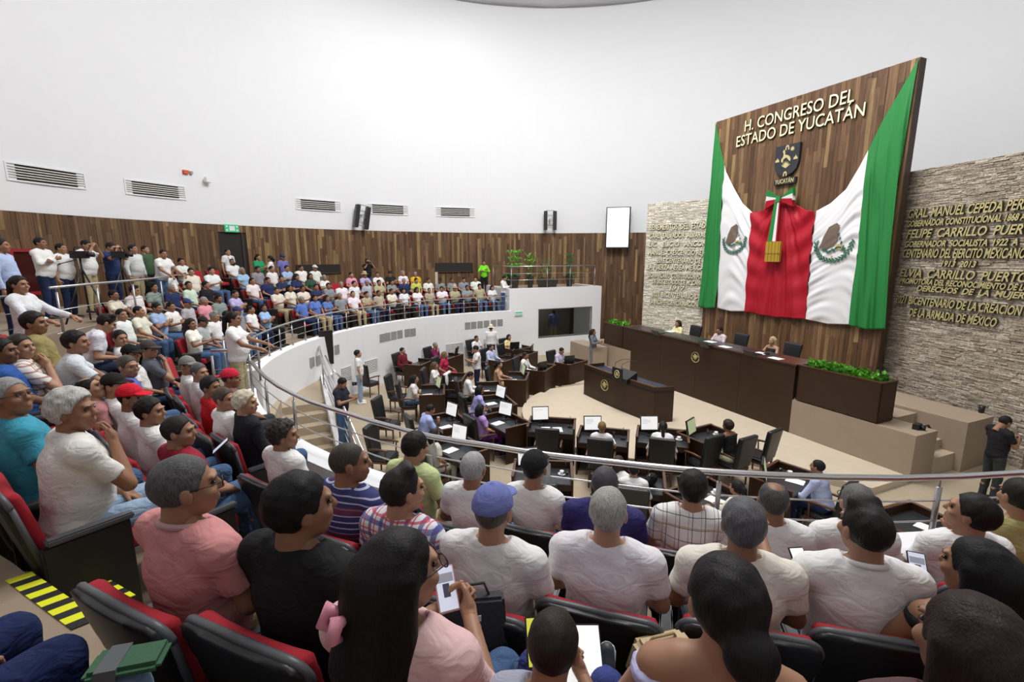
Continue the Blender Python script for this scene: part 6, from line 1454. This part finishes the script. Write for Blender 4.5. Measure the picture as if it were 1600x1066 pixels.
stand(1566, 0, FL, 'man in black tee and dark trousers reading his phone at the right edge', py=658, lod=0, arm='phone', shirt=(.012, .012, .014), trou=(.03, .035, .035), nod=-30, face=0, build='mid', shoe=(.015, .015, .015), group=G3)
stand(858, 0, FL, 'person in grey shirt inside the dark booth window', py=478+12, shirt=(.5, .5, .52), trou=BLK, face=100, group='people inside the booth')
o = COL.objects[-1]
for px_, s_off, c_, lab in ((884, 1.3, (.15, .2, .45), 'person in blue shirt inside the dark booth window'),):
    s_, z_ = on_booth(px_, 500); x, y = bp(s_+.05, s_off); person(lab, x, y, FL+.25, 100, pose='stand', arm='down', shirt=c_, trou=KHAKI, group='people inside the booth')
# ---- video cameras on tripods
def tripod(px, R, z, lab):
    x, y = on_circle(px, R); f = face_to(x, y); t = thing('video_camera_tripod', lab, 'camera', (x, y, z), rad(f-90)); H_ = 1.42
    MB().tube([(0, 0, .9), (0, 0, H_)], .02, 8).build('column', M_BLACK, t, True)
    for a in (90, 210, 330): MB().tube([(0, 0, 1.2), (.45*math.cos(rad(a)), .45*math.sin(rad(a)), 0)], .018, 6).build('leg', M_BLACK, t, True)
    c = MB().box(-.06, .06, -.16, .16, H_, H_+.16).build('camera_body', M_BLACK, t); MB().tube([(0, .16, H_+.08), (0, .28, H_+.08)], [.045, .055], 12).build('lens', M_BLACK, c, True)
    MB().box(-.14, -.07, -.14, -.02, H_+.06, H_+.15).build('viewfinder', M_BLACK, t); MB().tube([(0, -.1, H_+.16), (0, -.08, H_+.24), (0, .1, H_+.24), (0, .12, H_+.16)], .012, 6).build('handle', M_BLACK, t, True)
    MB().tube([(.02, -.05, H_-.03), (.12, -.50, H_-.16)], .01, 6).build('pan_bar', M_BLACK, t, True)
tripod(124, 12.75, 3.1, 'black video camera on a tripod, left one on the press platform'); tripod(187, 12.6, 3.1, 'black video camera on a tripod, right one on the press platform')
struct(sector(12.45, 25, -178, -130, rowZ(3), 3.1).build('platform', M_STEP), 'raised carpeted press platform behind the left rail')
# ================================================================ CHAMBER DESKS
def chair_proto():
    P = {}
    g = SDF((-.33, -.42, .38), (.33, .1, 1.22), .018)
    def fn(X, Y, Z):
        yc = -.20-.16*(Z-.45)+.12*X*X; wz = .235+.03*np.clip((Z-.5)/.5, 0, 1); q1 = np.abs(X)-(wz-.04); q2 = np.abs(Z-.79)-(.36-.04); q3 = np.abs(Y-yc)-.02
        return np.sqrt(np.maximum(q1, 0)**2+np.maximum(q2, 0)**2+np.maximum(q3, 0)**2)+np.minimum(np.maximum(np.maximum(q1, q2), q3), 0)-.035
    g.put(fn, (-.33, -.42, .38), (.33, .1, 1.22)); P['backrest'] = [(np_mesh('backrest', [(*g.mesh(), 0)], [M_LEATHER]), (0, 0, 0))]
    P['seat'] = [(bevel_mesh(MB().box(-.25, .25, -.21, .25, .40, .485).mesh('seat', M_LEATHER), .03, 3), (0, 0, 0))]
    P['seat_frame'] = [(MB().box(-.24, .24, -.20, .24, .355, .40).mesh('seat_frame', M_CHAIRWOOD), (0, 0, 0))]
    a = MB(); a.tube([(0, -.22, .69), (0, 0, .70), (0, .20, .68), (0, .22, .66)], [.022, .024, .024, .018], 6); a.tube([(0, .17, .68), (0, .15, .40)], .016, 6); am = a.mesh('armrest', M_CHAIRWOOD, True)
    P['armrest'] = [(am, (-.28, 0, 0)), (am, (.28, 0, 0))]
    l = MB().tube([(0, 0, .38), (0, 0, .0)], [.026, .018], 6).mesh('leg', M_CHAIRWOOD, True); P['leg'] = [(l, (sx*.21, sy, 0)) for sx in (-1, 1) for sy in (-.18, .21)]
    return P
CHP = chair_proto()
def office_chair(x, y, z, face, lab, group='black leather chairs of the chamber'):
    t = thing('leather_chair', lab, 'chair', (x, y, z), rad(face-90), group)
    for nm, items in CHP.items():
        for me, off in items: link(nm, me, t, off)
    return t
def deskp():
    W, D, Hh = 1.10, .68, .76; P = []
    bx = lambda nm, q, mt, bv=.004: P.append((nm, bevel_mesh(MB().box(*q).mesh(nm, mt), bv, 1)))
    bx('top', (-W/2+.02, W/2-.02, -D/2, D/2, Hh-.035, Hh-.01), M_DESK); bx('desk_mat', (-W/2+.05, W/2-.05, -D/2+.01, D/2-.05, Hh-.01, Hh-.004), M_MAT)
    bx('front_panel', (-W/2, W/2, D/2, D/2+.03, 0, Hh+.11), M_DESK); bx('side_panel', (-W/2, -W/2+.03, -D/2, D/2, 0, Hh+.10), M_DESK); bx('side_panel', (W/2-.03, W/2, -D/2, D/2, 0, Hh+.10), M_DESK)
    bx('rim', (-W/2-.008, W/2+.008, D/2-.02, D/2+.04, Hh+.11, Hh+.13), M_DESKEDGE); bx('rim', (-W/2-.008, -W/2+.045, -D/2-.005, D/2-.02, Hh+.10, Hh+.12), M_DESKEDGE); bx('rim', (W/2-.045, W/2+.008, -D/2-.005, D/2-.02, Hh+.10, Hh+.12), M_DESKEDGE)
    bx('apron', (-W/2+.03, W/2-.03, -D/2+.02, -D/2+.04, Hh-.14, Hh-.035), M_DESK)
    return P
DKP = deskp()
def mdesk(x, y, face, lab, z=FL):
    t = thing('chamber_desk', lab, 'desk', (x, y, z), rad(face-90), 'dark wood desks of the chamber')
    for nm, me in DKP: link(nm, me, t)
    return t
def loc(x, y, face, lx, ly):      # local (right, forward) -> world
    f = rad(face); return (x+ly*math.cos(f)+lx*math.sin(f), y+ly*math.sin(f)-lx*math.cos(f))
def monitor(x, y, z, face, lab, lit):
    """face = direction the screen looks towards"""
    t = thing('desk_monitor', lab, 'monitor', (x, y, z), rad(face+90), 'monitors on the chamber desks')
    S = Matrix.Translation((0, 0, .10)) @ Matrix.Rotation(rad(-12), 4, 'X')
    MB().box(-.20, .20, -.002, .035, .0, .33, M=S).build('bezel', M_BLACK, t); MB().box(-.182, .182, -.006, -.002, .022, .312, M=S).build('screen', {1: M_SCREEN, 2: M_SCREENG, 0: M_SCREENOFF}[lit], t)
    MB().box(-.02, .02, .03, .06, .0, .22).build('stand', M_BLACK, t); MB().lathe([(0, 0), (.11, 0), (.11, .012), (0, .014)], n=14).build('base', M_BLACK, t)
    if lit == 1:
        m = MB(); [m.box(-.15, -.15+random.uniform(.1, .25), -.0075, -.006, .25-.03*i, .255-.03*i, M=S) for i in range(random.randint(1, 4))]; o = m.build('page_text', simple('page_text', (.35, .38, .45), .5), t); o['kind'] = 'stuff'
    return t
def paper(x, y, z, ang, lab, n=1, size=(.21, .29)):
    t = MB(); 
    for i in range(n): t.box(-size[0]/2, size[0]/2, -size[1]/2, size[1]/2, .002*i, .002*i+.0015, M=Matrix.Rotation(.06*i, 4, 'Z'))
    return tag(t.build('paper_sheet', M_PAPER, None, loc=(x, y, z), rz=rad(ang)), lab, 'paper', 'papers on the chamber desks')
def cup(x, y, z, lab):
    t = thing('coffee_cup', lab, 'cup', (x, y, z), random.uniform(0, 6), 'cups on the chamber desks'); MB().lathe([(0, 0), (.065, .004), (.075, .014), (.03, .008), (0, .008)], n=16).build('saucer', M_WHITEP, t, True)
    MB().lathe([(0, .012), (.026, .012), (.040, .07), (.037, .07), (.024, .02), (0, .02)], n=16).build('cup', M_WHITEP, t, True); MB().tube([(.034, 0, .06), (.058, 0, .055), (.055, 0, .03), (.030, 0, .025)], .004, 6).build('handle', M_WHITEP, t, True)
M_CLEAR = simple('clear_glass', (.9, .95, 1), .02); M_CLEAR.node_tree.nodes['Principled BSDF'].inputs['Transmission Weight'].default_value = 1.0
def tumbler(x, y, z, lab): return tag(MB().lathe([(0, 0), (.028, 0), (.034, .11), (.031, .11), (.026, .008), (0, .008)], n=14).build('water_glass', M_CLEAR, None, True, loc=(x, y, z)), lab, 'glass', 'water glasses on the chamber desks')
def mic(x, y, z, face, lab):
    t = thing('desk_microphone', lab, 'microphone', (x, y, z), rad(face+90), 'microphones on the chamber desks'); MB().box(-.05, .05, -.07, .07, 0, .03).build('base', M_BLACK, t); MB().tube([(0, .04, .03), (0, .03, .16), (0, -.05, .24)], .006, 6).build('gooseneck', M_BLACK, t, True)
FC = (5.0, 14.3)
DESKPOS = []
def deputy(px, py, label, desk=True, mon=1, empty=False, items='p', lx=0.0, face=None, monx=None, dwhere=None, **kw):
    zt = FL+1.225 if not empty else FL+.76
    x, y, _ = at(px, py, zt); f = face if face is not None else face_to(x, y, FC)
    if empty: dx_, dy_ = x, y; x, y = loc(dx_, dy_, f, 0, -.78)
    else: dx_, dy_ = loc(x, y, f, lx, .68)
    w = dwhere or ('in front of the '+' '.join(label.split()[:9]))
    if not empty:
        kw.setdefault('arm', 'type'); kw.setdefault('lean', 10); person(label, x, y, FL+.02, f, lod=1, group='deputies seated at the chamber desks', **kw)
        office_chair(x, y, FL, f, 'black leather chair of the '+' '.join(label.split()[:9]))
    else: office_chair(x, y, FL, f, label)
    if desk:
        mdesk(dx_, dy_, f, 'dark wood desk '+w); z = FL+.76
        if mon is not None:
            mx, my = loc(dx_, dy_, f, monx if monx is not None else -.28, .16); monitor(mx, my, z, face_to(mx, my, (x, y)), ('lit monitor ' if mon else 'dark monitor ')+w, mon)
        if 'p' in items: q = loc(dx_, dy_, f, .15, -.12); paper(*q, z, f-90+10, 'white papers '+w, 2)
        if 'q' in items: q = loc(dx_, dy_, f, -.12, -.14); paper(*q, z, f-80, 'loose white sheet '+w, 1)
        if 'c' in items: q = loc(dx_, dy_, f, .35, .05); cup(*q, z, 'white coffee cup '+w)
        if 'g' in items: q = loc(dx_, dy_, f, .22, .17); tumbler(*q, z, 'water glass '+w)
        if 'm' in items: q = loc(dx_, dy_, f, .42, .12); mic(*q, z, f, 'small black microphone '+w)
    DESKPOS.append((x, y))
deputy(870, 546, 'man in lilac shirt writing at the end desk of the far arc', mon=0, monx=.35, shirt=(.55, .50, .66), sleeve='long', build='heavy', nod=-20, items='pm', trou=BLK, lean=20, arm='desk')
deputy(817, 556, 'man in white shirt beside the lilac shirted man', mon=0, monx=.35, shirt=WHT, sleeve='long', items='pm', trou=BLK)
deputy(775, 570, 'woman with red flower in her dark hair and tan dress', mon=2, fem=1, hair='bun', shirt=(.55, .35, .2), sleeve='none', items='pc', trou=(.5, .3, .15))
deputy(739, 610, 'woman in lavender blouse with short black hair', mon=1, fem=1, hair='bob', shirt=(.42, .40, .78), items='qm', trou=(.3, .28, .6), lean=20, arm='desk')
deputy(751, 641, 'woman in violet top and purple trousers leaning back', mon=1, fem=1, hair='bob', shirt=(.45, .28, .62), arm='lap', lean=0, items='qg', trou=(.08, .01, .10))
deputy(862, 668, 'empty black leather chair before the middle desk with papers', empty=True, mon=1, items='pqm', dwhere='in the middle with several white papers', face=80)
deputy(940, 671, 'woman with light brown hair and white tee, back turned', mon=1, fem=1, hair='short', hairc=(.20, .13, .05), shirt=WHT, items='pgm', face=75, trou=BLK, monx=-.25)
deputy(1036, 671, 'woman with long black hair bent over her desk in white blouse', mon=1, fem=1, hair='pony', shirt=WHT, sleeve='long', lean=35, arm='desk', items='pc', face=72, trou=BLK, nod=-20)
deputy(1150, 669, 'woman with curly dark hair in black tank top', mon=2, fem=1, hair='curly', hairc=(.03, .02, .015), shirt=BLK, sleeve='none', items='pcg', face=118, trou=(.6, .62, .4), lean=20, arm='desk')
deputy(1298, 735, 'man in light blue shirt writing at the nearest right desk', mon=2, shirt=(.48, .55, .82), sleeve='long', lean=20, arm='desk', items='pcg', face=128, trou=NAVY, monx=-.35)
deputy(764, 543, 'man in pale blue shirt and dark tie', mon=0, shirt=(.5, .55, .75), sleeve='long', items='pg', trou=BLK, build='heavy')
deputy(728, 587, 'man in white shirt with dark hair at a laptop desk', mon=None, shirt=WHT, sleeve='long', items='p', trou=BLK, nod=-20)
deputy(675, 572, 'woman with white headband and long hair in white tee', mon=None, fem=1, hair='long', hairc=(.10, .06, .03), shirt=WHT, items='p', trou=JEAN)
deputy(691, 555, 'woman in crimson dress with light brown hair', mon=None, fem=1, hair='bob', hairc=(.16, .10, .05), shirt=(.40, .02, .07), desk=False, trou=(.4, .02, .07), arm='rest')
deputy(637, 592, 'woman with long dark hair in white printed tee', mon=2, fem=1, hair='long', shirt=(.74, .70, .70), items='pg', trou=JEAN, lean=20, arm='desk')
deputy(657, 641, 'bearded man in sky blue shirt at the left inner desk', mon=1, shirt=(.38, .46, .80), build='heavy', items='pg', trou=BLK, lean=20, arm='desk', nod=-20)
deputy(672, 683, 'woman in patterned black and white trousers behind the handrail', mon=1, fem=1, hair='bob', shirt=(.6, .6, .5), items='q', trou=(.42, .42, .36), arm='lap')
deputy(848, 742, 'empty black chair behind the handrail near the black cap', empty=True, mon=1, items='cm', dwhere='behind the handrail near the black cap', face=85)
deputy(958, 728, 'person with brown hair in white hoodie leaning on a neighbour', mon=None, shirt=WHT, sleeve='long', lean=20, arm='desk', hair='bob', hairc=HBR, face=50, items='', desk=False, trou=WHT)
deputy(990, 742, 'dark haired person in white shirt, a hand on the shoulder', mon=None, shirt=WHT, sleeve='long', lean=20, arm='desk', face=75, items='p', trou=BLK)
deputy(1160, 768, 'woman in cream top with long dark ponytail', mon=1, fem=1, hair='pony', shirt=(.66, .62, .50), items='pcg', face=118, trou=KHAKI, monx=-.2, lean=10, arm='desk')
deputy(1425, 822, 'empty black chair at the last desk by the right rail', empty=True, mon=None, items='p', dwhere='at the right end below the handrail', face=110)
deputy(629, 549, 'man in dark maroon shirt leaning back in his chair', mon=None, shirt=(.13, .012, .02), sleeve='long', arm='rest', lean=0, items='cg', trou=BLK, build='heavy')
deputy(677, 540, 'grey haired man in maroon shirt with a hand at his mouth', mon=0, shirt=(.17, .015, .06), sleeve='long', arm='chin', hairc=(.22, .20, .18), items='p', trou=BLK)
deputy(742, 529, 'man in white shirt at the outermost desk near the hat', mon=None, shirt=WHT, items='', trou=BLK, desk=False)
deputy(793, 527, 'woman in pale yellow shawl at the far outer desk', mon=0, monx=.35, fem=1, hair='bob', shirt=(.72, .64, .32), items='p', trou=BLK)
deputy(818, 556, 'empty black chair at the far outer arc before a dark monitor', empty=True, mon=0, items='', dwhere='behind the empty chair of the far arc', face=-30)
for px_, py_, f, lab in ((577, 598, 60, 'empty black leather chair next to the slim man in white polo'), (622, 620, -5, 'empty black leather chair left of the woman in printed tee'), (607, 662, -10, 'empty black leather chair in front of the stairs'), (600, 712, -10, 'empty black leather chair hidden partly by the handrail'), (712, 618, -15, 'empty black chair with a white jacket over its back'),
                         (1095, 722, 118, 'empty black leather chair behind the woman in black tank top'), (1185, 712, 125, 'large empty black chair right of the black tank top')):
    x, y, _ = at(px_, py_, FL+.45); office_chair(x, y, FL, f, lab)
    if 'jacket' in lab:
        q = loc(x, y, f, 0, -.27); g = SDF((-.35, -.15, -.5), (.35, .15, .15), .02); g.cap((-.20, 0, .05), (.20, 0, .05), .05); g.ell((-.14, -.05, -.16), (.13, .035, .22), k=.03); g.ell((.15, .05, -.14), (.11, .03, .20), k=.03); g.noise(.008, 40)
        tag(link('jacket', np_mesh('jacket', [(*g.mesh(), 0)], [simple('jacket_white', (.75, .75, .74), .8)]), None, (q[0], q[1], FL+1.08), rad(f-90)), 'white jacket hung over the back of an empty chair', 'jacket')
x, y, _ = at(685, 662, FL+.78); t = thing('drink_bottle', 'orange drink bottle beside the sky blue shirt', 'bottle', (x, y, FL+.76)); MB().lathe([(0, 0), (.035, 0), (.037, .13), (.03, .15), (0, .15)], n=12).build('body', simple('orange_plastic', (.75, .22, .04), .3), t, True); MB().lathe([(0, .15), (.036, .15), (.036, .185), (0, .185)], n=12).build('cap', simple('bottle_cap', (.35, .33, .3), .4), t, True)
x, y, _ = at(1017, 755, FL+.80); t = thing('handbag', 'glossy black handbag on the desk beside the white hoodie', 'bag', (x, y, FL+.76), .5)
g = SDF((-.2, -.12, -.01), (.2, .12, .3), .016); g.ell((0, 0, .11), (.14, .07, .12)); link('body', np_mesh('body', [(*g.mesh(), 0)], [simple('bag_gloss', (.012, .014, .016), .15)]), t); MB().tube([(-.08, 0, .19), (-.06, 0, .29), (.06, 0, .29), (.08, 0, .19)], .008, 6).build('handle', M_BLACK, t, True)

# ---- presiding board on the dais
def board(px, py, lab, **kw):
    P = DQ+DESKN*(-1.02); s_, zh = on_plane(px, py, (P.x, P.y), (DESKD.x, DESKD.y)); x, y = dk(s_, -1.02); f = math.degrees(math.atan2(DESKN.y, DESKN.x)); z = zh-1.11
    person(lab, x, y, z, f, lod=1, group='presiding board behind the long desk', arm='desk', lean=10, **kw); return x, y, f
for q, lab, cl, cpx, kw in (((1062, 510), 'woman with curly dark hair and pale yellow jacket on the dais', 'tall black chair behind the woman in pale yellow', (1083, 518), dict(fem=1, hair='long', hairc=(.03, .015, .01), shirt=(.72, .68, .40), sleeve='long')),
                        ((1128, 521), 'man in pale striped shirt at the centre of the dais desk', 'black chair right of the man in the striped shirt', (1154, 530), dict(shirt=(.60, .50, .56), sleeve='long', nod=-10)),
                        ((1210, 538), 'blonde woman in black top at the dais desk', 'black chair behind the blonde woman', (1234, 547), dict(fem=1, hair='long', hairc=(.42, .33, .20), shirt=BLK, sleeve='none'))):
    x, y, f = board(*q, lab, **kw); P = DQ+DESKN*(-1.40); s_, zh = on_plane(cpx[0], cpx[1], (P.x, P.y), (DESKD.x, DESKD.y)); cx, cy = dk(s_, -1.25); office_chair(cx, cy, .93, f, cl, 'chairs of the presiding board')
for px_, py_, lab in ((1030, 520, 'dark laptop on the dais desk left of the woman in yellow'), (1106, 538, 'dark slanted monitor left of the centre man'), (1178, 552, 'dark slanted monitor left of the blonde woman')):
    x, y, _ = at(px_, py_, 1.86); t = thing('laptop', lab, 'laptop', (x, y, 1.846), RZD); MB().box(-.18, .18, -.12, .12, 0, .015).build('keyboard_base', M_BLACK, t); MB().box(-.18, .18, -.14, -.12, .0, .22, M=Matrix.Rotation(rad(35), 4, 'X')).build('screen', M_BLACK, t)
for px_, py_, lab in ((1047, 518, 'white papers before the woman in pale yellow'), (1110, 534, 'open white papers before the centre man'), (1133, 542, 'white sheet right of the centre man'), (1190, 552, 'white papers before the blonde woman'), (1212, 560, 'white sheet near the end of the dais desk')):
    x, y, _ = at(px_, py_, 1.85); paper(x, y, 1.848, math.degrees(RZD), lab, 2, (.34, .26))
for px_, py_, lab in ((1122, 524, 'thin microphone before the centre man'), (1198, 548, 'thin microphone before the blonde woman')):
    x, y, _ = at(px_, py_, 1.95); mic(x, y, 1.846, math.degrees(math.atan2(DESKN.y, DESKN.x))+180, lab)
# ---- speaker's lectern desk
a = Vector(at(912, 616, 0)[:2]); b = Vector(at(1020, 662, 0)[:2]); c = Vector(at(1044, 661, 0)[:2])
t = thing('lectern_desk', 'curved dark wood lectern desk with brass emblem on the chamber floor', 'desk', (a.x, a.y, 0)); O = Vector((a.x, a.y))
mid = (a+b)/2+Vector(((b-a).y, -(b-a).x)).normalized()*(-.0)+Vector((-.12, -.05)); fr = []
for i in range(9):
    s = i/8; p = (1-s)**2*a+2*s*(1-s)*mid+s*s*b; fr.append(p)
nb = Vector((.9165, .40))*.95; bk = [p+nb*0.8 for p in fr]; bk[-1] = c+Vector((.15, .1))
Hl = 1.02
def lp(poly, z0, z1, nm, mt):
    q = [(p.x-O.x, p.y-O.y) for p in poly]; ar = sum(q[i][0]*q[(i+1) % len(q)][1]-q[(i+1) % len(q)][0]*q[i][1] for i in range(len(q)))
    if ar < 0: q = q[::-1]
    return MB().prism(q, z0, z1).build(nm, mt, t)
for k in range(8): 
    i_ = Vector((.05, .02)); lp([fr[k], fr[k+1], fr[k+1]+i_, fr[k]+i_], 0, Hl, 'front_panel', M_DESK)
lp([fr[-1], bk[-1], bk[-1]+Vector((-.03, .04)), fr[-1]+Vector((-.02, .05))], 0, Hl, 'side_panel', M_DESK); lp([fr[0], bk[0], bk[0]+Vector((.02, -.05)), fr[0]+Vector((.02, -.05))], 0, Hl, 'side_panel', M_DESK)
lp(fr+bk[::-1], Hl-.16, Hl-.10, 'top', simple('lectern_top', (.03, .04, .07), .25))
for k in range(8):
    i_ = Vector((.07, .03)); lp([fr[k]-i_*.2, fr[k+1]-i_*.2, fr[k+1]+i_, fr[k]+i_], Hl, Hl+.025, 'rim', M_DESKEDGE)
e_ = Vector(at(952, 614, .5)[:2]); p_ = fr[3]; emblem('brass_emblem', p_.x-.035, p_.y-.01, .62, RZD+.12, .17, M_GOLD, 'round brass national emblem on the front of the lectern desk')
x, y, _ = at(975, 585, Hl+.1); t = thing('lectern_stand', 'black slanted reading stand with gold crest and two microphones', 'lectern', (x, y, Hl-.10), RZD+.1)
MB().hexa([(-.32, -.18, 0), (.32, -.18, 0), (.32, .22, 0), (-.32, .22, 0), (-.32, -.18, .12), (.32, -.18, .12), (.32, .22, .30), (-.32, .22, .30)]).build('base', M_BLACK, t)
fp = MB().box(-.22, .22, -.27, -.25, .05, .42).build('front_plate', M_BLACK, t); 
m = MB().tube([(.10*math.cos(q), -.275, .24+.11*math.sin(q)) for q in [2*PI*i/16 for i in range(17)]], .012, 6); m.build('crest_ring', M_GOLD, fp, True); MB().box(-.05, .05, -.28, -.272, .19, .30).build('crest', M_GOLD, fp)
for sx in (-1, 1): MB().tube([(sx*.14, -.24, .42), (sx*.14, -.22, .55), (sx*.14+.15, -.1, .66), (sx*.14+.35, .0, .70)], .008, 6).build('microphone', M_BLACK, t, True)
# ---- odds and ends
x, y, _ = at(1433, 667, .95); t = thing('camera_bag', 'black camera with dangling strap on the carpeted block', 'camera', (x, y, .90), .6)
MB().box(-.10, .10, -.06, .06, 0, .12).build('body', M_BLACK, t); MB().tube([(0, -.06, .06), (0, -.14, .06)], [.045, .05], 12).build('lens', M_BLACK, t, True); MB().tube([(.1, 0, .1), (.25, -.05, .03), (.42, -.08, .02), (.50, -.12, -.10), (.52, -.12, -.28)], [.012, .015, .02, .03, .03], 6).build('strap', M_BLACK, t, True)
x, y, _ = at(1533, 645, 1.0); t = thing('black_cup', 'black cup standing on the block by the stone wall', 'cup', (x, y, 1.0)); MB().lathe([(0, 0), (.05, 0), (.06, .17), (.055, .17), (.045, .01), (0, .01)], n=14).build('cup', M_BLACK, t, True)
x, y = at(508, 584, .85)[:2]; t = thing('floor_screen', 'black television panel on a pole beside the stairs', 'screen', (x+.12, y-.1, .85), rad(30))
MB().tube([(0, 0, 0), (0, 0, 1.0)], .03, 8).build('pole', M_STEELD, t, True); MB().lathe([(0, 0), (.22, 0), (.22, .03), (0, .04)], n=14).build('base', M_WHITEP, t)
MB().box(-.20, .20, -.03, .03, 0.35, 1.45, M=Matrix.Rotation(rad(8), 4, 'X')).build('panel', M_BLACK, t)
# handheld cameras
def handcam(o_px, z, lab): 
    x, y, _ = at(*o_px, z); t = thing('photo_camera', lab, 'camera', (x, y, z-.04)); MB().box(-.07, .07, -.035, .035, 0, .095).build('body', M_BLACK, t); MB().tube([(0, -.03, .045), (0, -.11, .045)], [.035, .04], 10).build('lens', M_BLACK, t, True)
x, y = on_circle(573, 13.0); t = thing('photo_camera', 'black camera held up by the photographer in black', 'camera', (x, y, 2.66+1.55), rad(face_to(x, y)+90)); MB().box(-.08, .08, -.04, .04, 0, .10).build('body', M_BLACK, t); MB().tube([(0, -.03, .05), (0, -.15, .05)], [.035, .04], 10).build('lens', M_BLACK, t, True)
handcam((554, 600), FL+.78, 'black camera hanging from the hand of the slim man')
dx__ = MB().box(-.9, .9, -.35, .35, 0, 1.0).build('platform', M_DAIS, None, loc=(*dk(9.0, .45), FL), rz=math.atan2(DESKD.y, DESKD.x)); struct(dx__, 'beige carpeted block the woman in grey leans on')
